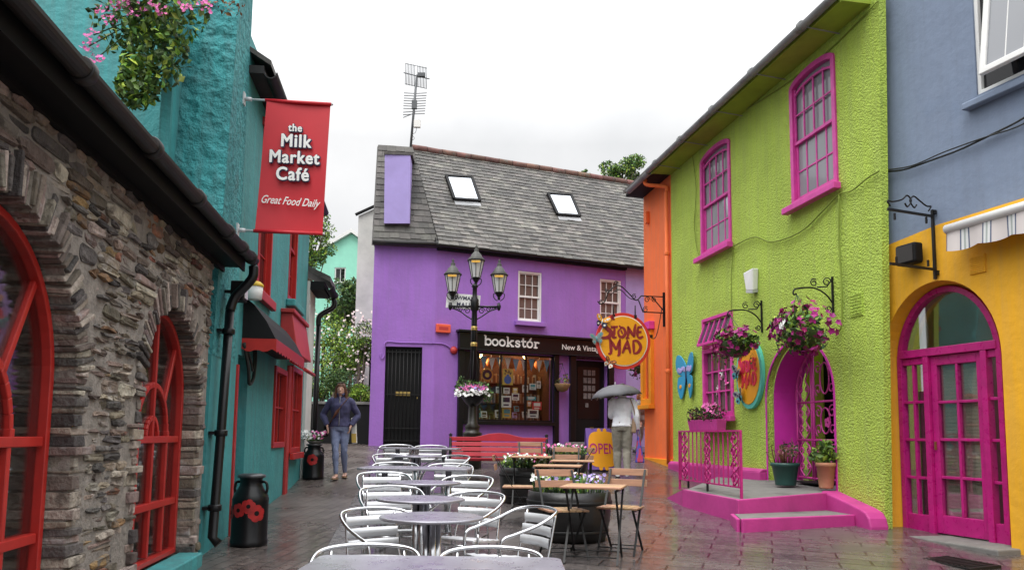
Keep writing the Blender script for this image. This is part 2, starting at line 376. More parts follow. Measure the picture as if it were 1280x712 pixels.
M['tealsm'] = mat('turquoise painted wall', (.045,.285,.295), .7, var=.14, vs=2, bump=.5, bs=11, bd=.03, col2=(.06,.235,.235), c2s=1.4, c2pos=.6, streak=.3)
M['purple'] = mat('purple render', (.30,.128,.48), .75, var=.08, vs=1.2, bump=.35, bs=14, bd=.02, col2=(.235,.105,.385), c2s=.9, c2w=.25, streak=.12)
M['lilac'] = mat('lilac render', (.36,.29,.60), .75, var=.08, bump=.25, bs=14)
M['slate'] = mat('old slate', (.066,.061,.053), .55, var=.35, vs=5, isl=.55, bump=.35, bs=22, col2=(.165,.155,.13), c2s=2.2, c2w=.22, c2pos=.53, spec=.5)
M['ridge'] = mat('terracotta ridge tile', (.16,.085,.065), .8, var=.3, vs=5, isl=.3, col2=(.12,.11,.09), c2s=4)
M['lead'] = mat('lead flashing', (.30,.31,.32), .5, var=.2)
M['white'] = mat('white paint', (.74,.74,.72), .5, var=.05)
M['whitew'] = mat('whitewashed wall', (.62,.61,.58), .85, var=.1, col2=(.45,.45,.43), c2s=1.5, c2w=.3, bump=.4, bs=10)
M['mint'] = mat('mint render', (.30,.70,.54), .8, var=.07, bump=.3, bs=8)
M['orange'] = mat('orange render', (.88,.165,.032), .75, var=.07, vs=1.6, bump=.3, bs=16, col2=(.78,.14,.03), c2s=1.1, c2w=.3, streak=.12)
M['amber'] = mat('amber paint', (.80,.30,.012), .7, var=.1, bump=.3, bs=14)
M['lime'] = mat('lime roughcast', (.42,.57,.075), .85, var=.12, vs=1.1, bump=1.0, bs=42, bd=.021, btype='vor', col2=(.355,.48,.055), c2s=.8, c2w=.25, streak=.15)
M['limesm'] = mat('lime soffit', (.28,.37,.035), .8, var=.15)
M['pink'] = mat('pink paint', (.62,.055,.33), .42, var=.14, vs=6, bump=.18, bs=45, rvar=.12, col2=(.57,.055,.31), c2s=5, c2pos=.6)
M['reveal'] = mat('magenta doorway render', (.62,.03,.40), .6, var=.1, vs=3, bump=.25, bs=20)
M['magenta'] = mat('magenta paint', (.44,.012,.17), .35, var=.16, vs=6, bump=.18, bs=45, rvar=.12, col2=(.40,.014,.16), c2s=5, c2pos=.6)
M['pinkwall'] = mat('pink render', (.47,.04,.235), .6, var=.12, vs=3, bump=.35, bs=18, col2=(.36,.035,.19), c2s=2.2, c2w=.25)
M['blue'] = mat('grey blue render', (.19,.24,.335), .8, var=.07, vs=1.1, bump=.3, bs=7, bd=.03, col2=(.15,.205,.31), c2s=1.0, c2w=.3, streak=.09)
M['yellow'] = mat('yellow ochre render', (.80,.40,.010), .75, var=.08, vs=1.3, bump=.45, bs=9, bd=.02, col2=(.68,.33,.010), c2s=1.2, c2w=.3, streak=.10)
M['yrough'] = mat('rough yellow pilaster', (.68,.31,.008), .8, var=.12, bump=.9, bs=24, bd=.03)
M['glass'] = glassmat('window glass', (.05,.055,.06))
M['skyglass'] = mat('sky mirror glass', (.50,.53,.57), .08, metal=.9, var=.04)
M['glassd'] = glassmat('dark window glass', (.012,.012,.014))
M['glassc'] = glassmat('curtained window glass', (.26,.27,.29), rough=.06)
M['glassb'] = glassmat('brown curtained glass', (.13,.10,.09), rough=.05)
M['clear'] = glassmat('clear glass', trans=.7)
M['frost'] = mat('frosted lamp glass', (.62,.62,.61), .3, var=.05)
M['alu'] = mat('polished aluminium', (.62,.63,.65), .2, metal=1.0, var=.05, rvar=.06)
M['alus'] = mat('brushed aluminium slat', (.70,.71,.73), .45, metal=.6, var=.06)
M['steel'] = mat('steel tabletop', (.34,.335,.375), .3, metal=.6, var=.06, vs=5, rvar=.05)
M['wood'] = mat('teak slat', (.40,.235,.125), .5, var=.2, vs=4, isl=.25, bump=.2, bs=30, stretch=(1,9,9))
M['barrel'] = mat('black barrel', (.012,.011,.011), .38, var=.3, vs=8, bump=.35, bs=16)
M['soil'] = mat('soil', (.03,.022,.016), .95, var=.3, bump=.6, bs=30)
M['leaf'] = mat('leaf green', (.07,.15,.025), .6, var=.2, isl=.5)
M['leafd'] = mat('dark leaf', (.03,.075,.018), .6, var=.2, isl=.45)
M['leafy'] = mat('yellow green leaf', (.25,.40,.045), .6, var=.15, isl=.4)
M['leafb'] = mat('blue green leaf', (.06,.115,.05), .6, var=.2, isl=.45)
M['dry'] = mat('brown moss', (.17,.08,.035), .9, var=.2, isl=.4)
M['fpink'] = mat('pink petal', (.72,.16,.42), .6, var=.1, isl=.2)
M['fpet'] = mat('petunia petal', (.27,.004,.115), .55, var=.1, isl=.4)
M['fwhite'] = mat('white petal', (.82,.82,.80), .6, var=.03)
M['frose'] = mat('pale rose petal', (.86,.75,.70), .6, var=.05, isl=.12)
M['flil'] = mat('lilac petal', (.40,.30,.62), .6, var=.1, isl=.2)
M['fred'] = mat('red petal', (.65,.02,.03), .6, var=.1, isl=.2)
M['bark'] = mat('bark', (.13,.10,.075), .9, var=.3, bump=.8, bs=14, stretch=(1,1,.25))
M['terra'] = mat('terracotta', (.42,.19,.11), .8, var=.15, bump=.2, bs=20, col2=(.5,.36,.28), c2s=4, c2pos=.62)
M['gpot'] = mat('green plastic pot', (.018,.07,.06), .4, var=.1)
M['skin'] = mat('skin', (.60,.36,.28), .5, var=.05)
M['hair'] = mat('brown hair', (.11,.045,.022), .5, var=.3, vs=30, stretch=(6,6,.6))
M['hairr'] = mat('red hair', (.30,.10,.03), .5, var=.3, vs=30)
M['hairb'] = mat('dark hair', (.02,.014,.012), .5, var=.3, vs=30)
M['navy'] = mat('navy jersey', (.055,.055,.125), .85, var=.15, vs=8, bump=.35, bs=16, bd=.015)
M['jeans'] = mat('faded denim', (.20,.24,.38), .85, var=.15, vs=8, bump=.35, bs=18, bd=.015)
M['knit'] = mat('white knit', (.86,.87,.92), .9, var=.04, vs=7, bump=.45, bs=14, bd=.02)
M['khaki'] = mat('grey khaki cotton', (.24,.22,.18), .85, var=.1, vs=8, bump=.5, bs=14, bd=.02)
M['greycl'] = mat('grey cloth', (.25,.25,.25), .85, var=.1)
M['leather'] = mat('brown leather', (.12,.045,.025), .5, var=.1)
M['tan'] = mat('tan leather', (.32,.21,.13), .5, var=.1)
M['umb'] = mat('grey umbrella cloth', (.10,.10,.11), .6, var=.15)
M['bag'] = mat('blue carrier bag', (.04,.05,.32), .35, var=.2, col2=(.45,.02,.05), c2s=7, c2w=.05, c2pos=.5, stretch=(4,4,.6))
M['signor'] = mat('orange sign paint', (.84,.36,.012), .45, var=.05)
M['signred'] = mat('red sign paint', (.62,.03,.02), .45, var=.05)
M['maroon'] = mat('maroon lettering', (.26,.012,.022), .5, var=.1)
M['mintp'] = mat('mint sign rim', (.10,.52,.42), .5, var=.05)
M['bfly'] = mat('blue butterfly paint', (.03,.30,.52), .45, var=.08)
M['lav'] = mat('lavender paint', (.42,.36,.68), .5, var=.05)
M['violet'] = mat('violet board', (.18,.09,.36), .5, var=.08)
M['banner'] = mat('red banner vinyl', (.50,.009,.02), .5, var=.08, vs=1.5)
M['ink'] = mat('dark outline ink', (.012,.012,.05), .6, var=0)
M['brown'] = mat('dark brown shop interior', (.10,.045,.025), .7, var=.3)
M['brass'] = mat('brass', (.5,.36,.12), .35, metal=.9)
M['grey'] = mat('grey concrete', (.17,.165,.155), .85, var=.15, vs=5, bump=.3, bs=25, col2=(.10,.10,.095), c2s=2)
M['greyl'] = mat('light grey metal', (.55,.56,.57), .4, var=.08)
M['gutgrey'] = mat('grey gutter', (.24,.25,.25), .45, var=.2, vs=4, col2=(.15,.15,.14), c2s=3)
M['cable'] = mat('cable', (.02,.022,.02), .6, var=.1)
M['cablel'] = mat('painted cable', (.20,.27,.03), .7, var=.1)
M['benchred'] = mat('red bench slat', (.43,.02,.02), .4, var=.12, vs=4, isl=.12)
M['sky'] = None
M['rlite'] = mat('red alarm box', (.72,.10,.05), .4, var=.05)
M['paper'] = mat('paper', (.78,.77,.73), .7, var=.05)
M['pblue'] = mat('light blue flag', (.20,.42,.62), .7, var=.05)
M['plant'] = mat('orange paper lantern', (.65,.20,.05), .7, var=.05)
M['pred'] = mat('red card', (.6,.04,.05), .6, var=.05)
M['pteal'] = mat('teal card', (.08,.35,.40), .6, var=.05)
M['pyel'] = mat('yellow card', (.65,.45,.10), .6, var=.05)
M['vase'] = mat('blue print', (.04,.16,.5), .6, var=.05)
M['awn'] = fabric_stripe('striped awning cloth', [(0,(.62,.57,.55)),(.26,(.10,.12,.19)),(.32,(.66,.67,.66)),(.42,(.36,.40,.38)),(.50,(.66,.67,.66)),(.60,(.10,.12,.19)),(.66,(.62,.57,.55))], 3.4)
M['bulb'] = emat('warm bulb', (1,.55,.2), 14)
M['bulbd'] = mat('amber lamp mantle', (.75,.42,.06), .4, var=.1)
ST = math.atan2(-.15, 1)
M['slab'] = pavmat('wet stone slabs', (.068,.060,.060), (.108,.094,.09), (.012,.010,.010), .62, .27, R(18), .05, .26, dry=(.12,.108,.10), ms=.012)
M['pavl'] = pavmat('brown brick paving', (.085,.070,.064), (.125,.102,.092), (.016,.013,.012), .30, .135, R(90)+.13, .14, .36, dry=(.16,.138,.125), ms=.009)
M['strip'] = mat('worn concrete channel', (.15,.14,.142), .3, var=.2, vs=3, bump=.25, bs=40, rvar=.15)

# ---------------------------------------------------------------- ground
def sheet(name, xs, ss, lift, m, label=None):
    """a piece of the sloping street: (x, s) with y = s + .2 x, so that stacked sheets stay parallel"""
    vs, fc = [], []
    for s in ss:
        for i, x in enumerate(xs(s) if callable(xs) else xs): vs.append((x, s + .2*x, fs(s) + lift))
    n = len(xs(ss[0])) if callable(xs) else len(xs)
    for j in range(len(ss)-1):
        for i in range(n-1): fc.append((j*n+i, j*n+i+1, (j+1)*n+i+1, (j+1)*n+i))
    b = MB(); b.add(vs, fc); o = b.build(name, m); props(o, None, None, kind='structure'); return o
sheet('ground', [-90,-30,-10,-5,0,5,10,30,90], [-40,-10,-3,0,5,10,14,17,20.7,30,60,160], 0.0, M['slab'])
# the brick paving along the left wall, and the smooth channel beside it
eA, eB = ground(458,588), ground(398,703)
def edge(s):
    sa, sb = eA.y-.2*eA.x, eB.y-.2*eB.x; t = (s-sb)/(sa-sb); return eB.x + (eA.x-eB.x)*t
sheetS = [-6,-1,2,5,8,10,12,14,15.5,17,18.5,20.7]
sheet('brick_pavement', lambda s: [edge(s)-3.6, edge(s)-2, edge(s)], sheetS, .004, M['pavl'])
sheet('drain_channel', lambda s: [edge(s)+.002, edge(s)+.2, edge(s)+.40], [-6,-1,2,5,8,10,12,14,14.8], .004, M['strip'])
sheet('upper_pavement', [-9,-5,-2.6], [20.701, 24, 34], .004, M['pavl'])

# ---------------------------------------------------------------- windows
def grid_bars(mb, poly_u0, poly_u1, z0, z1, cols, rows, y0, y1, t=.022, mi=0):
    for i in range(1, cols):
        u = poly_u0 + (poly_u1-poly_u0)*i/cols; mb.box(u-t/2, u+t/2, y0, y1, z0, z1, mi)
    for j in range(1, rows):
        z = z0 + (z1-z0)*j/rows; mb.box(poly_u0, poly_u1, y0+.002, y1-.002, z-t/2, z+t/2, mi)
def sash(parent, u0, u1, z0, z1, cols, rows, m, glass, y=.1, fw=.05, rise=0.0, meet=True, sill=None, sillm=None, sash_step=True, bt=.022, name='window', sw=.06, sd=.12):
    """a sash window: outer frame, two sashes, glazing bars; the glass and the sill are pieces of it"""
    b = MB(); out = arch((u0+u1)/2, (u1-u0)/2, z1-rise, z0, rise, 12) if rise else rect(u0,u1,z0,z1)
    inn = inset(out, fw); b.ring(out, inn, y-.03, y+.08)
    a0, a1, zb, zt = u0+fw, u1-fw, z0+fw, z1-fw-rise*.55
    zm = (zb+zt)/2
    if meet:
        b.box(a0, a1, y, y+.05, zm-.025, zm+.025)
        h = rows//2
        # upper sash
        b.box(a0, a0+.03, y+.005, y+.04, zm, zt); b.box(a1-.03, a1, y+.005, y+.04, zm, zt)
        if rise:
            cu = (a0+a1)/2; ra = (a1-a0)/2; zz = zt-.02
            for i in range(12):
                p, q = [(cu+ra*math.cos(math.pi*k/12), y+.02, zz-rise*.9+rise*.9*math.sin(math.pi*k/12)) for k in (i, i+1)]
                b.bar(p, q, .03, .035)
        else: b.box(a0+.03, a1-.03, y+.005, y+.04, zt-.03, zt)
        grid_bars(b, a0, a1, zm, zt, cols, h, y+.01, y+.035, bt)
        # lower sash
        b.box(a0, a0+.035, y+.03, y+.07, zb, zm); b.box(a1-.035, a1, y+.03, y+.07, zb, zm); b.box(a0+.035, a1-.035, y+.03, y+.07, zb, zb+.05)
        grid_bars(b, a0, a1, zb, zm, cols, rows-h, y+.04, y+.062, bt)
    else: grid_bars(b, a0, a1, zb, zt+rise*.5, cols, rows, y+.005, y+.04, bt)
    w = b.build(name, m, parent, bev=.004, seg=1)
    g = MB(); gi = inset(out, fw*.8); g.prism(gi, y+.055, y+.06); g.build('pane', glass, w)
    if sill:
        s = MB(); s.box(u0-sw, u1+sw, -sd, y-.031, z0-sill, z0-.002); s.build('sill', sillm or m, w, bev=.01)
    return w
def soft_box(u0,u1,y0,y1,z0,z1):
    b = MB(); b.box(u0,u1,y0,y1,z0,z1); return b
def gutter_run(mb, u0, u1, y, z, r=.07, n=10, z1=None, mi=0):
    z1 = z if z1 is None else z1; vs = []
    k = 0
    for u, zz in ((u0,z),(u1,z1)):
        for i in range(n+1):
            a = math.pi + math.pi*i/n; vs.append((u, y + r*math.cos(a), zz + r*math.sin(a)))
        for i in range(n+1):
            a = 2*math.pi - math.pi*i/n; vs.append((u, y + (r-.012)*math.cos(a), zz + (r-.012)*math.sin(a)+.001))
    q = 2*n+2; mb.add(vs, [(i, (i+1) % q, q+(i+1) % q, q+i) for i in range(q)] + [tuple(range(q))[::-1], tuple(range(q, 2*q))], mi, False)
def slates(mb, corners, sw, sh, lift=.012, mi=0, jit=.012, skip=None):
    """slates laid on the quad corners = (bottom-left, bottom-right, top-right, top-left), as overlapping thin plates"""
    A, B, C, D = (Vector(c) for c in corners); nrm = (B-A).cross(D-A).normalized(); up = ((D-A)+(C-B)).normalized(); H = ((D-A).length+(C-B).length)/2
    rows = max(1, int(round(H/sh)))
    for j in range(rows):
        t0, t1 = j/rows, min(1, (j+1.25)/rows); p0, p1 = A.lerp(D,t0), B.lerp(C,t0); q0, q1 = A.lerp(D,t1), B.lerp(C,t1)
        W = (p1-p0).length; n = max(1, int(round(W/sw))); off = (j % 2)*.5
        edges = [0.0] + [min(1, max(0, (i+off+rnd(-.06,.06))/n)) for i in range(0 if off else 1, n)] + [1.0]
        for a, c in zip(edges[:-1], edges[1:]):
            if c-a < .1/n: continue
            if skip and skip(p0.lerp(p1, (a+c)/2), j): continue
            g = .003/W; dz = rnd(-jit, jit)
            v = [p0.lerp(p1,a+g)+up*dz, p0.lerp(p1,c-g)+up*(dz+rnd(-.004,.004)), q0.lerp(q1,c-g), q0.lerp(q1,a+g)]
            l0, l1 = lift+.014+rnd(0,.008), lift
            hi = [v[0]+nrm*l0, v[1]+nrm*l0, v[2]+nrm*l1, v[3]+nrm*l1]; lo = [x-nrm*.008 for x in hi]
            mb.add(hi+lo, [(0,1,2,3), (0,4,5,1), (1,5,6,2), (3,7,4,0)], mi)

# ================================================================ LEFT: stone cafe building
b0 = thing('stone_building', 'low rubble stone building with red arched windows, foreground along the left edge', 'building', FL.O, FL.rot)
UA, UB = -9.5, -.28
A1 = dict(c=-4.13, r=.86, zs=1.82); A2 = dict(c=-1.37, r=.75, zs=1.80)
hole = [arch(A['c'], A['r']+.01, A['zs'], .36 if A is A2 else .2, n=24) for A in (A1, A2)]
w = MB(); w.wall(rect(UA, UB, -.4, 3.2), hole, .014, .366)
w.box(UA, UB, .40, .7, -.4, 3.16)
def in_open(u, z, pad):
    for A in (A1, A2):
        du = abs(u-A['c'])
        if z <= A['zs']:
            if du < A['r']+pad: return True
        elif math.hypot(u-A['c'], z-A['zs']) < A['r']+pad: return True
    return False
def rock(mb, u0, u1, z0, z1, d, y=.035):
    c = min(.03, (z1-z0)*.28); cu = min(.035, (u1-u0)*.18); k = lambda a: rnd(-a, a)
    pts = [(u0+cu,z0),(u1-cu,z0),(u1,z0+c),(u1,z1-c),(u1-cu,z1),(u0+cu,z1),(u0,z1-c),(u0,z0+c)]
    pts = [(p+k(.016), q+k(.011)) for p, q in pts]; mu, mz = (u0+u1)/2, (z0+z1)/2
    f = [(mu+(p-mu)*.84+k(.01), mz+(q-mz)*.72+k(.006)) for p, q in pts]
    tl = k(.022)
    vs = [(p,y,q) for p,q in pts] + [(p, y-d*.72+k(.006), q) for p,q in pts] + [(p, y-d+tl*(p-mu)/max(.1,u1-u0)+k(.009), q) for p,q in f]
    fc = [(i,(i+1)%8,8+(i+1)%8,8+i) for i in range(8)] + [(8+i,8+(i+1)%8,16+(i+1)%8,16+i) for i in range(8)] + [tuple(range(16,24))]
    mb.add(vs, fc, random.choice([0,0,0,0,1,1,2,3,3]))
st = MB(); z = -.1
while z < 3.17:
    h = random.choice([rnd(.03,.05), rnd(.04,.075), rnd(.045,.08), rnd(.07,.13)]); u = -7.2 + rnd(-.2,0)
    while u < UB-.03:
        l = min(rnd(.11,.30)*(1.5 if h > .08 else 1), UB-u)
        if UB-(u+l) < .09: l = UB-u
        if not (in_open(u, z+h/2, .17) or in_open(u+l, z+h/2, .17) or in_open(u+l/2, z+h/2, .17)):
            hh = h*rnd(.86, 1.0)
            if h > .09 and random.random() < .35:
                m_ = z + h*rnd(.4,.6); rock(st, u+.008, u+l-.008, z+.004, m_-.004, rnd(.02,.055)); rock(st, u+.008, u+l-.008, m_+.004, z+h-.004, rnd(.02,.055))
            else: rock(st, u+.008, u+l-.008, z+.005, z+hh-.004, rnd(.016,.05))
        u += l
    z += h
wl = w.build('wall', M['mortar'], b0)
so = st.build('stonework', [M['stone'],M['stone2'],M['stone3'],M['stone4']], b0)
for A in (A1, A2):
    vb = MB(); n = int(math.pi*(A['r']+.1)/.040)
    for i in range(n):
        a0, a1 = math.pi*(i+rnd(.04,.16))/n, math.pi*(i+rnd(.84,.96))/n; ri, ro = A['r']-rnd(-.012,.022), A['r']+rnd(.11,.23); y0 = rnd(-.032,.012); am = (a0+a1)/2
        P = [(A['c']+r*math.cos(a), A['zs']+r*math.sin(a)) for r, a in ((ri,a1),(ri,a0),(ro,a0*.98+am*.02),(ro,a1*.98+am*.02))]
        P = [(p+rnd(-.005,.005), q+rnd(-.005,.005)) for p, q in P]
        vb.prism([P[1],P[2],P[3],P[0]], y0, .145, random.choice([0,0,0,1,1,2]))
    z = .2
    while z < A['zs']-.02:
        h = min(rnd(.03,.10), A['zs']-z)
        for sgn in (-1, 1):
            ri, ro = A['r']-rnd(-.01,.018), A['r']+rnd(.07,.26); e = sorted((A['c']+sgn*ri, A['c']+sgn*ro)); y0 = rnd(-.03,.01)
            vb.box(e[0], e[1], y0, .145, z+.005, z+h-.006, random.choice([0,0,0,1,1,2]))
        z += h
    for i in range(len(vb.v)): vb.v[i] = tuple(c+rnd(-.006,.006) for c in vb.v[i])
    vb.build('arch_bricks', [M['brick'],M['stone2'],M['stone4']], b0, bev=.009, seg=2)
for A, zb in ((A1, .3), (A2, .5)):
    b = MB(); c, r, zs = A['c'], A['r']-.02, A['zs']; y0, y1 = .125, .19; zt, zl = 1.49, .96
    out = arch(c, r, zs, zb, n=26); b.ring(out, inset(out, .045), y0-.01, y1+.02)
    for zz in (zt, zl): b.box(c-r+.06, c+r-.06, y0, y1, zz-.028, zz+.028)
    for du in (-.5, 0, .5): b.box(c+du*r-.02, c+du*r+.02, y0+.006, y1-.006, zb+.06, zt)
    ri = r*.52
    for i in range(16):
        p, q = [(c+ri*math.cos(math.pi*k/16), (y0+y1)/2, zt+.06+ri*1.0*math.sin(math.pi*k/16)) for k in (i, i+1)]
        b.bar(p, q, .036, .045)
    for sgn in (-1, 1):
        b.box(c+sgn*ri-.022, c+sgn*ri+.022, y0+.004, y1-.004, zt, zt+.07)
        for an in (42, 66):
            if an == 66: continue
            a = R(an); b.bar((c+sgn*ri*math.cos(a), (y0+y1)/2, zt+.06+ri*math.sin(a)), (c+sgn*(r-.03)*math.cos(a)*1.0, (y0+y1)/2, zs+(r-.03)*math.sin(a)), .036, .04)
    b.bar((c,(y0+y1)/2,zt), (c,(y0+y1)/2,zs+r-.03), .036, .04)
    rr = r*.2
    for i in range(10):
        p, q = [(c+rr*math.cos(math.pi*k/10), (y0+y1)/2, zt+.03+rr*math.sin(math.pi*k/10)) for k in (i, i+1)]
        b.bar(p, q, .034, .04)
    wo = b.build('window', M['red'], b0, bev=.006, seg=2)
    g = MB(); g.prism(inset(out,.04), .165, .170); g.build('pane', M['clear'], wo)
    if zb > .4:
        s = MB(); s.box(c-r-.03, c+r+.03, -.11, .10, zb-.15, zb-.004); s.build('sill', M['tealsm'], wo, bev=.012)
# dark room seen through the panes
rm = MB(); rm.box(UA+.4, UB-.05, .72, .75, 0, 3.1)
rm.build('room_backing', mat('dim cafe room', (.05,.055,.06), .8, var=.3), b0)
# eaves: fascia, gutter, brackets, slates
f = MB(); f.box(UA, .03, -.205, .02, 3.20, 3.23); f.box(UA, .03, -.225, -.2051, 3.16, 3.29); f.box(UA, .03, -.03, .01, 3.15, 3.199); f.build('fascia', M['blackm'], b0)
g = MB(); gutter_run(g, UA, .07, -.295, 3.29, .058)
g.build('gutter', M['gutter'], b0)
for u in (-6.6,-5.3,-4.2,-3.15,-2.1,-1.1,-.5,-.08):
    g = MB(); g.lathe([(.060,-.04),(.066,-.028),(.066,.028),(.060,.04)], n=18); g.xf(Matrix.Translation((u,-.295,3.285)) @ Matrix.Rotation(R(90),4,'Y')); g.build('gutter_bracket', M['gutter'], b0)
sl = MB(); sl.hexa([(UA,-.25,3.295),(.03,-.25,3.295),(.03,3.6,5.4),(UA,3.6,5.4),(UA,-.25,3.33),(.03,-.25,3.33),(.03,3.6,5.44),(UA,3.6,5.44)])
slates(sl, ((UA,-.26,3.335),(.03,-.26,3.335),(.03,3.6,5.45),(UA,3.6,5.45)), .3, .24); sl.build('roof', M['slate'], b0)
p = MB(); pw = -.1
p.tube(cat([(.03,-.305,3.22),(.03,-.305,3.12),(.03,-.25,3.03),(.03,-.14,2.90),(.02,-.10,2.76)],5), .048, 12)
p.tube([(.02,-.10,2.76),(-.1,-.10,1.6),(-.24,-.10,.58),(-.245,-.16,.52)], .045, 12)
for zz, uu in ((2.55,.0),(1.55,-.105),(.85,-.205)): p.lathe([(.056,-.03),(.062,-.02),(.062,.02),(.056,.03)], (uu,-.10,zz), 14); p.box(uu-.09,uu+.09,-.055,-.005,zz-.015,zz+.015)
p.build('downpipe', M['black'], b0)

# ================================================================ turquoise building
t0 = thing('turquoise_building', 'tall turquoise rendered building with red windows beyond the stone building', 'building', FL.O, FL.rot)
H = 6.05
doors = [rect(.98,1.55,.3,2.42)]; wins = [rect(1.55+.25,2.75,3.3,5.35), rect(3.35,4.4,1.35,2.5), rect(4.25,5.05,3.6,5.3)]
shop = [rect(4.75,5.9,1.25,2.62)]
w = MB(); w.wall([(-.27,-.4),(6.45,-.4),(6.45,H),(.22,H),(-.2,2.3)], doors+wins+shop, 0, .28); w.box(-.22,6.4,.5,.6,0,H); w.box(-.22,6.4,.29,.5,-.3,.2); w.box(6.25,6.44,.29,6,-.3,H)
w.build('wall', M['tealsm'], t0)
# gable with its rough pier towards the stone roof
g = MB(); g.hexa([(.62,.02,2.2),(.95,.02,2.2),(.95,6.5,2.2),(.62,6.5,2.2),(.66,.02,7.4),(.95,.02,7.4),(.95,6.5,9.6),(.66,6.5,9.6)])
g.build('gable_wall', M['tealsm'], t0)
def rough_grid(mb, A, B, C, D, nu, nv, amp, mi=0):
    """a lumpy trowelled face between four corners, its relief real"""
    A, B, C, D = map(Vector, (A, B, C, D)); nrm = (B-A).cross(D-A).normalized(); vs = []
    for j in range(nv+1):
        for i in range(nu+1):
            p = A.lerp(B, i/nu).lerp(D.lerp(C, i/nu), j/nv); e = min(1, 6*min(i, nu-i)/nu)
            h = noise.fractal(p*5.5, .9, 2.1, 4)*.9 + noise.fractal(p*14, .8, 2, 3)*.45
            vs.append(p + nrm*amp*h*(.35+.65*e))
    mb.add(vs, [(j*(nu+1)+i, j*(nu+1)+i+1, (j+1)*(nu+1)+i+1, (j+1)*(nu+1)+i) for j in range(nv) for i in range(nu)], mi, True)
g = MB(); zb_, zt_ = 2.3, 7.6; ub_, ut_ = -.20, .34; yl = .64
rough_grid(g, (ub_,yl,zb_), (ub_,-.004,zb_), (ut_,-.004,zt_), (ut_,yl,zt_), 36, 220, .030)
rough_grid(g, (ub_,-.004,zb_), (.8,-.004,zb_), (.8,-.004,zt_), (ut_,-.004,zt_), 30, 150, .006)
rough_grid(g, (.8,yl,zb_), (ub_,yl,zb_), (ut_,yl,zt_), (.8,yl,zt_), 20, 110, .012)
g.add([(ut_,-.004,zt_),(.8,-.004,zt_),(.8,yl,zt_),(ut_,yl,zt_)], [(0,1,2,3)])
g.build('gable_pier', M['teal'], t0)
rf = MB(); rf.hexa([(.82,-.24,5.70),(6.6,-.24,5.70),(6.6,5,9.0),(.82,5,9.0),(.82,-.24,5.76),(6.6,-.24,5.76),(6.6,5,9.06),(.82,5,9.06)]); rf.build('roof', M['slate'], t0)
g = MB(); gutter_run(g, .82, 6.6, -.24, 5.62, .075); g.box(.82,6.6,-.165,-.001,5.60,5.69); g.build('gutter', M['gutter'], t0)
wn = sash(t0, 1.80,2.75,3.3,5.35, 2,4, M['red'], M['glassd'], y=.02, fw=.07, sill=.12, sillm=M['reddark'], sd=.08)
h = MB(); h.box(1.72,2.83,-.07,-.001,5.352,5.45); h.build('lintel', M['reddark'], wn)
wn = sash(t0, 4.25,5.05,3.6,5.3, 2,4, M['red'], M['glassd'], y=.02, fw=.07)
s = MB(); s.box(4.1,5.2,-.14,-.001,3.47,3.58); s.build('sill', M['tealsm'], wn, bev=.02)
sash(t0, 3.35,4.4,1.35,2.5, 2,2, M['red'], M['glassd'], y=.0, fw=.08, meet=False)
sash(t0, 4.75,5.9,1.25,2.62, 3,2, M['red'], M['glass'], y=-.03, fw=.08, meet=False, sill=.1)
d = MB(); d.box(.98,1.55,.16,.2,.3,2.42); dd = d.build('door', M['blackm'], t0)
d = MB(); d.box(.90,.978,-.02,.1,.3,2.3); d.build('door_jamb', M['red'], t0)
d = MB(); d.box(4.5,4.74,-.045,-.001,.6,2.6); d.build('door_post', M['reddark'], t0, bev=.01)
# red shop hood
d = MB(); d.hexa([(3.7,-.26,2.72),(5.3,-.26,2.72),(5.3,-.001,2.72),(3.7,-.001,2.72),(3.7,-.16,3.30),(5.3,-.16,3.30),(5.3,-.001,3.30),(3.7,-.001,3.30)]); d.box(3.65,5.35,-.20,-.001,3.301,3.36)
d.build('shop_fascia', M['reddark'], t0, bev=.01)
d = MB(); d.bar((4.4,-.05,2.66),(4.4,-.3,2.52),.03,.03); d.bar((5.2,-.05,2.66),(5.2,-.3,2.52),.03,.03); d.tube([(4.2,-.3,2.52),(5.4,-.3,2.52)],.028); d.build('blind_arm', M['reddark'], t0)
# black canopy with red valance
a = MB(); prof = [(0,3.10),(-.12,3.0),(-.26,2.82),(-.38,2.60)]
for (y0,z0),(y1,z1) in zip(prof[:-1], prof[1:]): a.add([(1.12,y0,z0),(3.5,y0,z0),(3.5,y1,z1),(1.12,y1,z1)], [(0,1,2,3)], 0, True)
for u in (1.12, 3.5): a.add([(u,y,z) for y,z in prof] + [(u,0,2.60)], [(0,1,2,3,4)])
a.add([(1.12,-.38,2.6),(3.5,-.38,2.6),(3.5,0,2.6),(1.12,0,2.6)], [(0,1,2,3)])
aw = a.build('canopy', M['blackm'], t0)
v = MB(); n = 40
pth = [(1.115, -.002-.38*i/8) for i in range(9)] + [(1.115+2.39*i/n, -.383) for i in range(1, n+1)]
for i in range(len(pth)-1):
    (x0,y0),(x1,y1) = pth[i], pth[i+1]; d0, d1 = .035*abs(math.sin(i*.9)), .035*abs(math.sin((i+1)*.9))
    v.add([(x0,y0,2.615),(x1,y1,2.615),(x1,y1,2.50-d1),(x0,y0,2.50-d0)], [(0,1,2,3)])
v.build('valance', M['red'], aw)
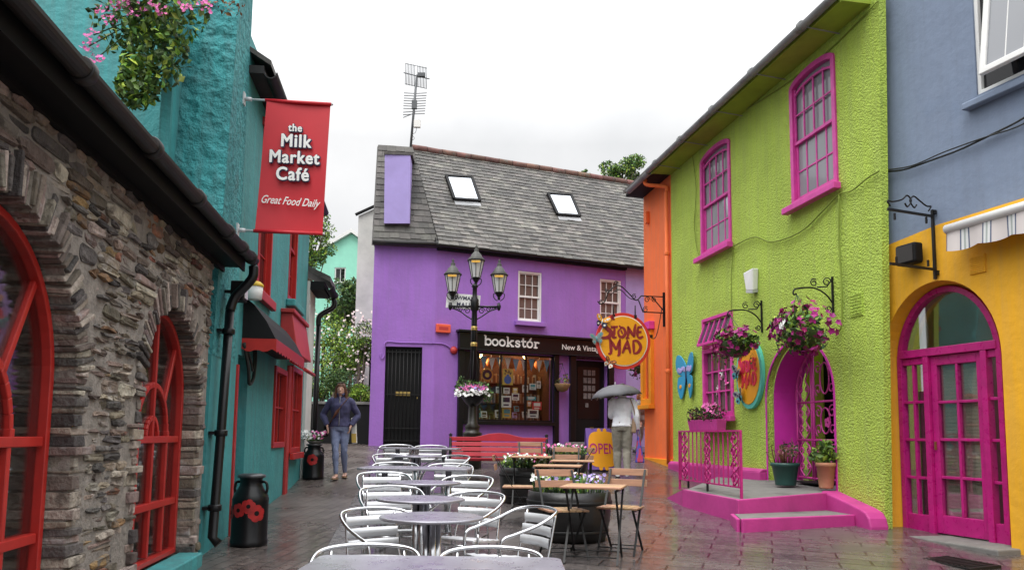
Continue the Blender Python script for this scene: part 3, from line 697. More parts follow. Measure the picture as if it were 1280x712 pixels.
# small things on its wall
q = thing('flood_lamp', 'small black lantern box on bracket under the stone building gutter end', 'lamp', FL.pt(.18,.13,2.98), FL.rot)
b = MB(); b.box(-.10,.10,-.08,.05,-.10,.10); b.build('housing', M['blackm'], q, bev=.012); b = MB(); b.box(-.07,.07,-.09,-.082,-.07,.07); b.build('lens', M['frost'], q); b = MB(); b.bar((0,.05,0),(0,.125,0),.03,.03); b.build('bracket', M['iron'], q)
q = thing('wall_lamp', 'white bulkhead lamp with yellow cap on turquoise wall above black canopy', 'lamp', FL.pt(1.05,.12,3.15), FL.rot)
b = MB(); b.lathe([(.05,-.11),(.09,-.10),(.10,.04)], n=18); b.build('diffuser', M['white'], q); b = MB(); b.lathe([(.105,.041),(.105,.07),(.07,.10)], n=18); b.build('cap', mat('yellow cap',(.75,.5,.05)), q); b = MB(); b.box(-.03,.03,.09,.119,-.05,.06); b.build('bracket', M['iron'], q)
b = MB(); b.tube(cat([(1.1,-.03,2.56),(1.25,-.06,2.30),(1.4,-.05,2.12),(1.62,-.05,2.2),(1.75,-.04,2.42),(1.8,-.02,2.6)],6), .02, 8); b.tube(cat([(1.2,-.03,2.56),(1.35,-.07,2.36),(1.5,-.06,2.28),(1.62,-.05,2.4),(1.7,-.02,2.6)],6), .014, 8)
o = b.build('hanging_cable', M['cable'], None, loc=FL.O, rot=FL.rot); props(o, 'looped black cable hanging below the black canopy', 'cable')
# valerian growing from the gable pier
q = thing('valerian_plant', 'bushy green plant with pink flower heads growing high on turquoise gable', 'plant', at(192,34,7.35), FL.rot); q.scale = (1.25,)*3
fol = MB(); cc = FL
for c, r in (((-.02,-.10,.18),(.34,.34,.30)), ((-.05,.12,.05),(.30,.36,.36)), ((-.08,-.05,-.25),(.22,.28,.34)), ((-.1,.05,-.5),(.14,.18,.22))): clump(fol, c, (r[0]*.9,r[1]*.9,r[2]*.95), 520, .07, shell=.2, mis=[0,0,1,3])
stm = MB()
for px, py in ((128,14),(148,4),(166,16),(182,6),(200,12),(228,8),(117,44),(111,58),(120,74),(257,8),(160,2),(138,24)):
    p = at(px, py, 7.05) - Vector(q.location); a = Vector((p.dot(FL.u), -p.dot(FL.n), p.z))/1.25; stm.tube([(rnd(-.1,.1), rnd(-.15,.15), 0), a*.55+Vector((0,0,.06)), a], .005, 5)
    for k in range(15): flower(fol, inball(a, (.06,.065,.045)), .032, 2, (-1,0,.4))
for yy in ():
    for k in range(40): flower(fol, inball((rnd(-.1,.1), yy, rnd(-.25,.35)), (.06,.07,.06)), .045, 2, (-1,0,.4))
    stm.tube([(0,0,-.1),(-.05,yy*.6,.0),(-.02,yy,.05)], .006, 5)
fol.build('foliage', [M['leaf'], M['leafd'], M['fpink'], M['leafy']], q); stm.build('stem', M['leafd'], q)
o = MB()
for c, n in (((-.20,-.25,.62),60), ((-.2,.0,.75),70), ((-.2,-.42,.05),40)): clump(o, c, (.06,.18,.09), n, .05)
o = o.build('dry_moss', M['dry'], None, loc=FL.pt(-.02,-.42,5.75), rot=FL.rot); props(o, 'brown dried moss tufts on turquoise pier beside the pink valerian', 'moss')

# banner
q = thing('cafe_banner', 'red hanging cafe banner with white lettering projecting from turquoise wall', 'banner', FL.pt(.6,0,0), FL.rot - R(90) + 0)
# local: x = outwards over the street, y = along the wall (away), so it faces the camera
q.rotation_euler = (0, 0, math.atan2(FL.n.y, FL.n.x))
b = MB(); NX, NZ = 8, 14
def bq(s, t): # s 0..1 across, t 0..1 up
    x0, x1 = .19 + .065*t, .905 + .035*t
    return (x0 + (x1-x0)*s, .02*math.sin(s*3.1)+.012*math.sin(t*5+s*2), 3.73 + t*1.46)
for side in (0, .004):
    vs = [(p[0], p[1]+side, p[2]) for p in (bq(i/NX, j/NZ) for j in range(NZ+1) for i in range(NX+1))]
    fc = [(j*(NX+1)+i, j*(NX+1)+i+1, (j+1)*(NX+1)+i+1, (j+1)*(NX+1)+i) for j in range(NZ) for i in range(NX)]
    b.add(vs, fc if side == 0 else [f[::-1] for f in fc], 0, True)
b.build('cloth', M['banner'], q)
for z, x1, xl in ((5.195, .97, .235), (3.725, .93, .175)):
    b = MB(); b.tube([(.0,.003,z),(x1,.003,z)], .014, 8); b.tube([(xl,.002,z),(x1-.02,.002,z)], .021, 8, mi=1); b.build('rod', [M['greyl'], M['banner']], q)
    b = MB(); b.box(-.001,.02,-.04,.04,z-.07,z+.07); b.tube([(.02,0,z),(.09,0,z)],.024,8); b.build('wall_plate', M['greyl'], q)
b = MB()
rows = [('the', .575, 4.885, .118, .0035), ('Milk', .585, 4.735, .20, .006), ('Market', .575, 4.55, .195, .006), ('Café', .565, 4.36, .20, .006)]
for s, x, z, sz, k in rows:
    for i in range(10): put_text(b, s, x+.004+(k+.009)*math.cos(i*.628), z-.003+(k+.009)*math.sin(i*.628), -.020-.0004*i, sz, 0, 0, .001, 0, sx=.86, spacing=1.12)
    for i in range(8): put_text(b, s, x+k*math.cos(i*.785), z+k*math.sin(i*.785), -.030-.0004*i, sz, 0, 0, .001, 1, sx=.86, spacing=1.12)
put_text(b, 'Great Food Daily', .545, 4.06, -.024, .125, .001, .45, .002, 1, sx=.70, rot=-.04)
b.build('lettering', [M['ink'], M['white']], q)
# ================================================================ purple bookshop
pb = thing('bookshop_building', 'purple bookshop with black shopfront and old slate roof', 'building', FB.O, FB.rot)
GB = 1.05
door_o = rect(.10, .10, 0, 0)
sw = rect(.76, 3.30, 1.93, 3.68)
dr = rect(3.95, 4.95, 1.30, 3.62)
w1 = rect(2.26, 2.95, 4.55, 5.89); w2 = rect(4.73, 5.41, 4.62, 5.90)
EZ = 6.28
w = MB(); w.wall([(0,GB),(5.55,GB),(5.55,EZ),(0,EZ)], [sw, dr, w1, w2], 0, .22)
# left section, turned a little towards the camera
a = FB.rot - FP.rot
def lf(u, y, z):   # FP-local to FB-local
    p = FP.pt(u, -y, z) - FB.O; return (p.dot(FB.u), -p.dot(FB.n), z)
lw = MB(); lw.wall([(-.12,GB-.1),(.224,GB-.1),(.224,3.73),(1.128,3.73),(1.128,GB-.1),(1.43,GB-.1),(1.43,EZ),(-.12,EZ)], [], 0, .22)
lw.hexa([(-.12,.221,GB),(.1,.221,GB),(.1,5.5,GB),(-.12,5.5,GB),(-.12,.221,EZ),(.1,.221,EZ),(.1,5.5,EZ),(-.12,5.5,EZ)])
lw.v = [lf(*v) for v in lw.v]; w.add(lw.v, lw.f)
w.build('wall', M['purple'], pb)
d = MB(); d.box(.224,1.128,.10,.14,GB,3.73); d.v = [lf(*v) for v in d.v]
dd = d.build('door', M['blackm'], pb)
d = MB()
for i in range(9): u = .30+i*.094; d.tube([(u,.055,1.38),(u,.055,3.66)], .009, 6)
for z in (1.42,1.72,2.55,3.60): d.box(.25,1.10,.045,.065,z-.012,z+.012)
d.v = [lf(*v) for v in d.v]; d.build('door_gate', M['iron'], dd)
d = MB(); d.box(.50,.86,.085,.10,2.52,2.62); d.box(1.02,1.05,.08,.10,2.45,2.49); d.v = [lf(*v) for v in d.v]; d.build('letter_slot', M['brass'], dd)
# roof
ROOF_Y0, RIDGE_Y, RIDGE_Z = -.16, 2.75, 8.72
P0 = FB.pt(0, .16, EZ+.03); Nr = None
_a = FB.pt(0, .16, EZ+.03); _b2 = FB.pt(1, .16, EZ+.03)
rp = hit(515, 186, FB.pt(0,-RIDGE_Y,0), FB.n); RIDGE_Z = rp.z
_c = FB.pt(0, -RIDGE_Y, RIDGE_Z); Nr = (_b2-_a).cross(_c-_a).normalized()
def rooflocal(x, y):
    p = hit(x, y, _a, Nr) - FB.O; return (p.dot(FB.u), -p.dot(FB.n), p.z)
vl = rooflocal(515,186); vb_ = rooflocal(549,308)
rb = MB(); zb = EZ+.03
rb.hexa([(vb_[0],-.16,zb-.05),(9.5,-.16,zb-.05),(9.5,RIDGE_Y,RIDGE_Z-.05),(vl[0],RIDGE_Y,RIDGE_Z-.05),(vb_[0],-.16,zb),(9.5,-.16,zb),(9.5,RIDGE_Y,RIDGE_Z),(vl[0],RIDGE_Y,RIDGE_Z)])
rb.hexa([(vl[0],RIDGE_Y,RIDGE_Z-.05),(9.5,RIDGE_Y,RIDGE_Z-.05),(9.5,5.8,zb),(vl[0]+1.3,5.8,zb),(vl[0],RIDGE_Y,RIDGE_Z),(9.5,RIDGE_Y,RIDGE_Z),(9.5,5.8,zb+.05),(vl[0]+1.3,5.8,zb+.05)])
slates(rb, ((vb_[0],-.17,zb),(9.5,-.17,zb),(9.5,RIDGE_Y,RIDGE_Z),(vl[0],RIDGE_Y,RIDGE_Z)), .27, .165)
roof = rb.build('roof', M['slate'], pb)
# the slate-hung end with its chimney breast
def ph(x, y, w):
    u, z = FP.uv(x, y, w); return Vector(lf(u, -w, z))
q = [ph(466,304,.12), ph(549,308,.12), ph(516,184,-.55), ph(473,181,-.55)]
e = MB(); e.add([tuple(v) for v in q] + [tuple(v+Vector((0,.12,-.02))) for v in q], [(0,1,2,3),(4,7,6,5),(0,4,5,1),(1,5,6,2),(2,6,7,3),(3,7,4,0)])
back = [Vector((v.x, v.y+.1, v.z)) for v in q]
# right cheek runs back to meet the main roof, left cheek is the gable end
e.add([tuple(q[1]), (vb_[0]+.02,-.16,zb+.02), (vl[0]+.02,RIDGE_Y,RIDGE_Z), tuple(q[2])], [(0,1,2,3)])
e.add([tuple(q[0]), tuple(q[3]), (q[3].x+.9,RIDGE_Y+.1,q[3].z-.1), (q[0].x+1.9,5.5,q[0].z)], [(0,1,2,3)])
e.add([tuple(q[3]), tuple(q[2]), (vl[0]+.02,RIDGE_Y,RIDGE_Z+.01), (q[3].x+.85,RIDGE_Y,RIDGE_Z+.01)], [(0,1,2,3)])
slates(e, [tuple(v) for v in q], .26, .17, lift=.004)
e.build('slate_gable', M['slate'], pb)
c0, c1, c2, c3 = ph(480,279,.12), ph(512,279,.12), ph(513,194,.12), ph(481,193,.12)
e = MB(); dv = Vector((.36,.9,0)); e.hexa([tuple(c0), tuple(c1), tuple(c1+dv), tuple(c0+dv), tuple(c3), tuple(c2), tuple(c2+dv), tuple(c3+dv)])
ch = e.build('chimney', M['lilac'], pb)
e = MB(); k0 = c3+Vector((-.03,-.03,.002)); k1 = c2+Vector((.05,-.03,.002)); up = Vector((0,0,.06)); e.hexa([tuple(v) for v in (k0,k1,k1+dv,k0+dv,k0+up,k1+up,k1+dv+up,k0+dv+up)]); e.build('cap', M['slate'], ch)
e = MB(); e.box(c3.x+.25,c3.x+.55,c3.y+.2,c3.y+.5,c3.z+.071,c3.z+.15); e.build('pot_base', M['ridge'], ch)
# lead strip on the edge, ridge tiles, skylights, gutter
e = MB(); e.bar(vb_, (vl[0],RIDGE_Y,RIDGE_Z), .16, .06, up=Nr); e.build('hip_flashing', M['gutter'], pb)
e = MB(); u = vl[0]
while u < 9.4:
    l = .45; e.tube([(u,RIDGE_Y,RIDGE_Z+.03),(u+l-.02,RIDGE_Y,RIDGE_Z+.03+rnd(-.008,.008))], .10, 10); u += l
e.build('ridge', M['ridge'], pb)
def skylight(pts):
    c = [Vector(rooflocal(*p)) for p in pts]; nl = (c[1]-c[0]).cross(c[3]-c[0]).normalized()
    if nl.y > 0: nl = -nl
    e = MB(); o = [p + nl*.09 for p in c]; ctr = sum(c, Vector())/4
    for i in range(4): e.bar(c[i]+nl*.05, c[(i+1) % 4]+nl*.05, .08, .10, up=nl)
    f = e.build('skylight', M['blackm'], pb, bev=.006)
    g = MB(); k = [p.lerp(ctr,.06)+nl*.075 for p in c]; g.add([tuple(p) for p in k], [(0,1,2,3)]); g.build('pane', M['skyglass'], f)
    g = MB(); a_, b_ = c[0]+nl*.035, c[1]+nl*.035; dn = (c[0]-c[3]).normalized()*.22; g.add([tuple(a_), tuple(b_), tuple(b_+dn), tuple(a_+dn)], [(0,1,2,3)]); g.build('flashing', M['lead'], f)
skylight([(567,251),(599,253),(589,224),(557,222)]); skylight([(696,270),(724,272),(713,246),(684,244)])
e = MB(); gutter_run(e, -.05, 9.5, -.22, EZ+.01, .06); e.build('gutter', M['gutter'], pb)
e = MB(); ql, qr = lf(-.16,-.2,EZ+.02), lf(1.46,-.2,EZ+.02); e.tube([ql, qr], .055, 10); e.build('gutter', M['gutter'], pb)
e = MB(); e.box(0,5.5,-.16,-.001,EZ-.09,EZ-.03); e.build('eaves_board', M['blackm'], pb)
# sash windows
for (u0,u1,z0,z1) in ((2.26,2.95,4.55,5.89),(4.73,5.41,4.62,5.90)):
    wn = sash(pb, u0,u1,z0,z1, 3,4, M['white'], M['glassb'], y=.05, fw=.045, bt=.018)
    s = MB(); s.box(u0-.09,u1+.09,-.12,.02,z0-.12,z0-.003); s.build('sill', M['purple'], wn, bev=.01)
# shopfront
e = MB(); e.box(.60,5.30,-.16,-.001,3.73,4.14); e.box(.55,5.34,-.24,-.001,4.141,4.20); e.box(.60,5.30,-.19,-.001,3.70,3.729)
fb = e.build('fascia', M['black'], pb, bev=.008)
e = MB()
LW = .042
def L(pts, x, curve=True, sc=.275): stroke(e, pts, LW, x, 3.855, -.168, .007, sx=sc, sz=sc, curve=curve)
def circ(cx_, cy_, r): return [(cx_+r*math.cos(2*math.pi*i/14), cy_+r*math.sin(2*math.pi*i/14)) for i in range(15)]
x = 1.30; st_ = .212
L([(0,0),(0,.86),(-.1,.86)], x, False); L(circ(.26,.27,.27), x)
x += st_; L(circ(.26,.27,.27), x-.02); x += st_; L(circ(.26,.27,.27), x-.035); x += st_-.02
L([(0,0),(0,.86),(-.1,.86)], x, False); L([(-.1,0),(.1,0)], x, False); L([(.45,.52),(.02,.22)], x, False); L([(.14,.3),(.48,0)], x, False); L([(.38,0),(.58,0)], x, False); L([(.34,.52),(.54,.52)], x, False)
x += st_; L([(.42,.44),(.3,.53),(.1,.5),(.06,.38),(.2,.29),(.38,.22),(.42,.1),(.3,0),(.1,.02),(.03,.11)], x)
x += st_-.03; L([(.14,.78),(.14,.14),(.24,.01),(.4,.06)], x, False); L([(-.02,.52),(.38,.52)], x, False)
x += st_-.055; L(circ(.26,.27,.27), x); L([(.26,.68),(.4,.86)], x, False)
x += st_+.005; L([(.06,0),(.06,.52),(-.04,.52)], x, False); L([(-.06,0),(.22,0)], x, False); L([(.06,.36),(.2,.5),(.4,.46)], x)
put_text(e, 'New & Vintage', 3.47, 3.915, -.168, .20, .001, 0, .004, 0, align='LEFT')
e.build('lettering', M['white'], fb)
e = MB()
for u0,u1 in ((.62,.757),(3.303,3.44)): e.box(u0,u1,-.10,.05,GB,3.699)
e.box(.757,3.303,-.14,.06,1.84,1.927); e.box(.757,1.17,-.02,.05,1.928,3.69)
e.build('shop_pilaster', M['black'], pb, bev=.006)
e = MB(); out = rect(1.17,3.30,1.93,3.68); e.ring(out, inset(out,.05), .0, .07)
for u in (1.80,2.52): e.box(u-.025,u+.025,.005,.065,1.97,3.64)
sw_ = e.build('shop_window', M['black'], pb, bev=.004)
g = MB(); g.prism(rect(1.20,3.27,1.96,3.65), .03, .036); g.build('pane', M['clear'], sw_)
# display niche
e = MB(); e.box(.80,3.40,1.05,1.08,1.7,3.9); e.box(.77,.80,.21,1.08,1.7,3.9); e.box(3.40,3.43,.21,1.08,1.7,3.9); e.box(.80,3.40,.21,1.05,3.87,3.9); e.box(.80,3.40,.08,1.05,1.80,1.925)
for z in (2.42,2.95): e.box(1.2,3.35,.80,1.04,z,z+.03)
e.build('display_niche', M['brown'], pb)
e = MB()
for i in range(150):
    row = i % 3; e.box(*(lambda u: (u,u+rnd(.025,.05)))(1.2+(i//3)*.043), .86, 1.0, (1.926,2.451,2.981)[row], (1.926,2.451,2.981)[row]+rnd(.16,.26), i % 5)
e.build('back_shelf_books', [M['greycl'],M['leather'],M['brown'],M['brown'],M['tan']], pb)
# shop door
e = MB()
for u0,u1 in ((3.78,3.947),(4.953,5.12)): e.box(u0,u1,-.10,.12,GB,3.699)
e.box(3.947,4.953,.0,.12,3.625,3.699); e.build('door_surround', M['black'], pb, bev=.008)
e = MB(); e.box(3.95,4.95,.16,.21,1.3,3.62); dd = e.build('door', M['blackm'], pb)
e = MB(); e.prism(rect(4.12,4.80,2.05,3.45), .150, .158); e.build('pane', M['black'], dd)
pcm = mat('grey postcard',(.14,.14,.14), var=.4, vs=18)
for r in range(4):
    for c in range(3): e = MB(); e.box(4.30+c*.13, 4.40+c*.13, .142, .149, 3.22-r*.21, 3.37-r*.21); e.build('postcard', pcm, dd)
e = MB(); e.box(4.36,4.45,.142,.149,2.36,2.47); e.build('postcard', pcm, dd)
e = MB(); e.tube([(4.03,.13,2.4),(4.03,.11,2.5),(4.03,.11,2.9),(4.03,.13,3.0)], .015); e.build('handle', M['brass'], dd)
e = MB(); e.box(3.6,5.3,-.5,-.101,1.0,1.42); e.box(3.4,5.6,-.9,-.501,.9,1.30); e.build('door_step', M['grey'], pb, bev=.015)
e = MB(); e.tube(cat([lf(-.02+.12,-.02,3.55),lf(.13,-.03,3.42),lf(.2,-.02,3.5),lf(.22,-.02,3.82),lf(.6,-.02,3.83),lf(1.40,-.02,3.83)],5), .014, 6)
e.tube(cat([lf(1.40,-.02,3.83),(.25,-.02,3.82),(.5,-.02,3.68),(.60,-.02,3.66)],5), .014, 6); e.build('cable_run', M['purple'], pb)
# alarm boxes
q = thing('alarm_box', 'red rectangular alarm box on purple wall left of lamp post', 'alarm', FB.pt(.20,0,4.21), FB.rot)
e = MB(); e.box(-.19,.19,-.09,-.002,-.11,.11); e.build('cover', M['rlite'], q, bev=.02); e = MB(); e.box(-.12,.12,-.093,-.0905,-.04,.04); e.build('badge', M['reddark'], q)
q = thing('alarm_bell', 'small dark red round alarm bell at left end of bookshop sign', 'alarm', FB.pt(.50,0,3.68), FB.rot)
e = MB(); e.lathe([(.09,-.06),(.10,-.03),(.06,.02),(.01,.03)], n=18); e.xf(Matrix.Translation((0,-.06,0)) @ Matrix.Rotation(R(90),4,'X')); e.build('bell', M['reddark'], q); e = MB(); e.box(-.05,.05,-.03,-.001,-.05,.05); e.build('bracket', M['reddark'], q)

# display things
def shopitem(name, label, c, x0, x1, y0, y1, m, d=.06, th=.01, group=None, lean=0.0, extra=None):
    """a thing in the shop window; pixel box measured on the photograph, set d metres behind the glass"""
    (u0, z1), (u1, z0) = FB.uv(x0, y0, -d), FB.uv(x1, y1, -d); uc = (u0+u1)/2
    b = MB(); wd, hh = (u1-u0)/2, z1-z0
    b.hexa([(-wd,0,0),(wd,0,0),(wd,th,0),(-wd,th,0),(-wd,lean,hh),(wd,lean,hh),(wd,th+lean,hh),(-wd,th+lean,hh)])
    mats = [m]
    if extra: mats = [m] + extra(b, wd, hh)
    o = b.build(name, mats, None, loc=FB.pt(uc,-d,z0), rot=FB.rot); props(o, label, c, group); return o
e = MB(); fl = [(598,446),(610,445),(621,446),(632,446),(643,446),(655,447),(666,447),(678,446)]
q = thing('bunting', 'blue and white pennant bunting across top of bookshop window', 'bunting', FB.pt(0,-.09,0), FB.rot)
for i in range(9):
    u = 1.25+i*.225; z = 3.60-.05*math.sin(math.pi*((i % 3)+.5)/3); b = MB(); b.prism([(u+.02,z),(u+.11,z-.32),(u+.20,z+.01)], 0, .004); b.build('flag', M['pblue' if i % 2 == 0 else 'white'], q)
b = MB(); b.tube(cat([(1.18,0,3.62)]+[(1.25+i*.225+.1,0,3.60-.03*(i % 3)) for i in range(9)],3), .006, 5); b.build('string', M['paper'], q)
for i,(x,y,d) in enumerate(((614,453,.45),(640,454,.4),(658,456,.4),(674,456,.45))):
    u, z = FB.uv(x,y,-d); q = thing('paper_lantern', ['orange paper lantern behind left shop pane, leftmost of four','orange paper lantern above the orange poster in shop window','round orange paper lantern near right mullion of shop window','orange paper lantern at the right end of shop window'][i], 'lantern', FB.pt(u,-d,z), FB.rot, 'paper lanterns in the bookshop window')
    b = MB(); b.lathe([(.03,-.14),(.10,-.10),(.14,0),(.10,.10),(.03,.14)], n=16); b.build('shade', M['plant'], q); b = MB(); b.tube([(0,0,.14),(0,0,3.87-z)], .004, 5); b.build('cord', M['paper'], q)
def posterx(b, wd, hh):
    disc(b, (0, hh*.32), wd*.72, -.004, -.0005, 20, 1, hh*.26); b.box(-wd*.25, wd*.25, -.004, -.0005, hh*.55, hh*.66, 1)
    for k in range(9): disc(b, (rnd(-.7,.7)*wd, hh*rnd(.68,.93)), wd*.14, -.004, -.0005, 8, 2)
    return [M['vase'], M['ink']]
shopitem('poster', 'orange poster with a blue vase in bookshop window', 'poster', 628.5,641,460.5,481, M['pyel'], extra=posterx)
def crest(b, wd, hh): 
    return []
u, z = FB.uv(609,468,-.12); b = MB(); disc(b,(0,0),.17,0,.012,28,0); disc(b,(0,0),.13,-.004,-.0005,28,1); disc(b,(0,-.01),.06,-.008,-.0045,12,2); o = b.build('round_plaque', [M['brass'],M['ink'],M['pyel']], None, loc=FB.pt(u,-.12,z), rot=FB.rot); props(o, 'round dark plaque with gold rim behind left shop pane', 'plaque')
def cardx(m1):
    def f(b, wd, hh):
        b.box(-wd*.7, wd*.7, -.003, -.0005, hh*.45, hh*.85, 1); b.box(-wd*.6, wd*.5, -.003, -.0005, hh*.15, hh*.28, 1); return [m1]
    return f
cards = [(620,627,483,491,'paper','greycl','pale card with grey picture, left of a row below poster'),(629.5,637,484,492,'paper','greycl','pale card pinned just below the orange poster'),(641,647,484,491,'pyel','paper','yellow card right of the orange poster'),
 (627,639,494,509,'paper','ink','large white sheet pinned in middle shop pane'),(640,649,491,500,'paper','ink','card with dark picture beside large white sheet'),(653,660,481,490,'paper','greycl','pale card at left of right shop pane'),
 (662,670,479,487,'paper','pteal','pale card with teal picture high in right pane'),(671,676,476,485,'paper','greycl','narrow pale card at right edge of shop window'),(658,670,495,500,'pteal','paper','wide teal card in right shop pane'),
 (659,664,501,508,'plant','paper','orange card beside the red book cover'),(665.5,677,501.5,512,'pred','paper','red book cover displayed in right shop pane'),(660,673,511,522,'paper','ink','white poster with black drawing at bottom right of shop window')]
for x0,x1,y0,y1,m,mm,lb in cards: shopitem('display_card', lb, 'card', x0,x1,y0,y1, M[m], group='cards and prints pinned in the bookshop window', extra=cardx(M[mm]))
books = [(595,601,510,521,'pteal','teal book standing at left end of window ledge'),(601.5,609,513.5,521.5,'paper','white open book on window ledge near lamp post'),(619.5,626,512,521.5,'paper','pale grey book left of colourful book on ledge'),(628.5,639,509,522,'pyel','colourful yellow book standing on middle of window ledge'),(641,646.5,515,522,'lav','small lavender book on ledge before the centre mullion'),(643,649,507,514,'pteal','upright teal book on shelf right of white sheet'),(653.5,659.5,514,522,'paper','pale book on ledge left of white poster')]
for x0,x1,y0,y1,m,lb in books: shopitem('book', lb, 'book', x0,x1,y0,y1, M[m], d=.16, th=.03, lean=.03, group='books on the shop window ledge', extra=cardx(M['brown' if m != 'pyel' else 'pteal']))
for i,(u,y,z) in enumerate(((1.45,.55,3.66),(2.75,.6,3.7))):
    q = thing('hanging_bulb', ['warm glowing bulb behind left shop pane','warm glowing bulb behind right shop pane'][i], 'bulb', FB.pt(u,-y,z), FB.rot)
    b = MB(); b.lathe([(.012,.05),(.04,.01),(.045,-.02),(.02,-.06)], n=14); b.build('glass_bulb', M['bulb'], q); b = MB(); b.tube([(0,0,.05),(0,0,3.87-z)], .006, 5); b.build('cord', M['blackm'], q)
    l = bpy.data.lights.new('shop_light', 'POINT'); l.energy = 8; l.color = (1,.62,.32); l.shadow_soft_size = .06; lo = bpy.data.objects.new('shop_light', l); COL.objects.link(lo); lo.location = FB.pt(u,-y,z-.12)

# lilac house right of it
lb = thing('lilac_building', 'pale lilac house front beside the purple bookshop, mostly hidden by orange building', 'building', FB.pt(5.55,0,0), FB.rot)
w = MB(); w.wall(rect(.002,4.2,.6,EZ), [rect(.62,1.5,1.9,3.2)], -.01, .2); w.build('wall', M['lilac'], lb)
wn = sash(lb, .62,1.5,1.9,3.2, 3,2, M['white'], M['glass'], y=.05, fw=.06, meet=False, sill=.08)

# white gable and mint house, far houses at left
q = thing('white_gable_house', 'whitewashed gable wall with sloping dark verge left of purple bookshop', 'building', (0,0,0))
p = [at(449,271,23.0), at(468.5,263,23.0), at(449,400,23.0)]
b = MB(); x0, x1, z0, z1 = p[0].x, p[1].x+1.2, p[0].z, p[1].z
b.prism([(x0,.5),(x1,.5),(x1,z1+.6),(x0,z0)], 22.9, 28, 0); b.build('wall', M['whitew'], q)
b = MB(); b.bar((x0-.08,22.85,z0+.02),(x1,22.85,z1+.66),.07,.07); b.build('verge', M['blackm'], q)
q = thing('mint_house', 'mint green gabled house far behind the trees', 'building', at(440,292,34))
b = MB(); apex = at(440,292,34); L_ = at(396,316,34); hz = apex.z; ex = L_.x-apex.x-.4; ez = L_.z-apex.z-.28
b.wall([(ex,-8.5),(2.2,-8.5),(2.2,-1.6),(0,0),(ex,ez)], [rect(at(418,343,34).x-apex.x, at(432,343,34).x-apex.x, at(425,353,34).z-hz, at(425,334,34).z-hz)], 0, .2); b.box(ex,2.2,.25,8,-8.5,-1.65)
b.build('wall', M['mint'], q)
u0, u1, z0, z1 = at(418,343,34).x-apex.x, at(432,343,34).x-apex.x, at(425,353,34).z-hz, at(425,334,34).z-hz
wn = sash(q, u0,u1,z0,z1, 2,1, M['white'], M['glassd'], y=.06, fw=.05, meet=False, sill=.07)
b = MB(); b.hexa([(ex-.2,-.2,ez-.12),(0,-.2,.02),(0,8,.02),(ex-.2,8,ez-.12),(ex-.2,-.2,ez+.02),(0,-.2,.18),(0,8,.18),(ex-.2,8,ez+.02)]); b.hexa([(.001,-.2,.02),(2.4,-.2,-1.72),(2.4,8,-1.72),(.001,8,.02),(.001,-.2,.18),(2.4,-.2,-1.56),(2.4,8,-1.56),(.001,8,.18)])
rf = b.build('roof', M['white'], q)
q = thing('white_cottage', 'small white walled house with black gutter just beyond turquoise building', 'building', FL.O, FL.rot)
b = MB(); b.box(6.46,7.3,-.05,4.5,.3,4.30); b.build('wall', M['whitew'], q)
b = MB(); gutter_run(b, 6.46,7.45,-.38,4.22,.08); b.box(6.46,7.45,-.30,-.051,4.15,4.30); b.build('gutter', M['blackm'], q)
b = MB(); b.hexa([(6.46,-.4,4.30),(7.45,-.4,4.30),(7.45,4.6,6.6),(6.46,4.6,6.6),(6.46,-.4,4.40),(7.45,-.4,4.40),(7.45,4.6,6.7),(6.46,4.6,6.7)]); b.build('roof', M['slate'], q)
b = MB(); b.tube(cat([(7.38,-.38,4.14),(7.38,-.38,3.98),(7.33,-.14,3.8),(7.33,-.12,3.6)],5), .05, 10); b.tube([(7.33,-.12,3.6),(7.33,-.12,.6)], .05, 10); b.build('downpipe', M['black'], q)

# garden wall, hedge, rose arbour, trees
A_, B_ = at(366,557,19.9), at(468,557,19.9); zt = at(420,505,19.9).z
q = thing('garden_wall', 'low black painted garden wall behind the walking woman', 'wall', (A_.x,A_.y,1.0))
ln = B_.x-A_.x
b = MB(); b.box(-1.2,ln,0,.2,0,zt-1.0); b.build('face', M['blackm'], q, bev=.01); b = MB(); b.box(-1.22,ln,-.03,.23,zt-.999,zt-.93); b.build('coping', M['grey'], q, bev=.008)
def bush(name, label, c, px, py, Y, rx, rz, n, size, mats, mis, lumps=6, flower_m=None, nf=0, fsz=.06, base=None):
    p = at(px, py, Y); q = thing(name, label, c, (p.x,p.y,base if base is not None else p.z-rz))
    o = p - Vector(q.location); f = MB()
    for cc, r in blobs(lumps, o, (rx*.6,rx*.5,rz*.6), min(rx,rz)*.62): clump(f, cc, r, n//lumps, size, mis=mis)
    f.build('foliage', mats, q)
    s = MB()
    for k in range(5): s.tube([(rnd(-.1,.1),rnd(-.1,.1),0),(rnd(-.3,.3)*rx,rnd(-.2,.2),o.z*.5),(o.x+rnd(-.6,.6)*rx,o.y+rnd(-.2,.2),o.z+rnd(0,.3))], [.03,.02,.008], 6)
    s.build('stem', M['bark'], q)
    if nf:
        g = MB()
        for k in range(nf):
            a = rnd(0,6.28); v = Vector((rnd(-1,1), -rnd(.5,1.0), rnd(-1,1)));  v = Vector((v.x*rx, v.y*rx*.55, v.z*rz)) + o
            for m_ in range(3): flower(g, v+Vector((rnd(-.02,.02),rnd(-.02,.02),rnd(-.02,.02))), fsz, 0)
        g.build('blossom', flower_m, q)
    return q
bush('rose_bush', 'large climbing rose bush covered in pale roses over the trellis', 'rose bush', 425,438,21.6, 1.05,1.0, 5200,.075, [M['leaf'],M['leafy'],M['leafd']],[0,1,1,1,2], 22, M['frose'], 120, .06, base=1.3)
bush('rose_bush', 'pink blooming rose spray beside the corner of purple bookshop', 'rose bush', 453,432,20.9, .35,.95, 1700,.07, [M['leaf'],M['leafy']],[0,1,0], 9, M['frose'], 55, .06, base=1.3)
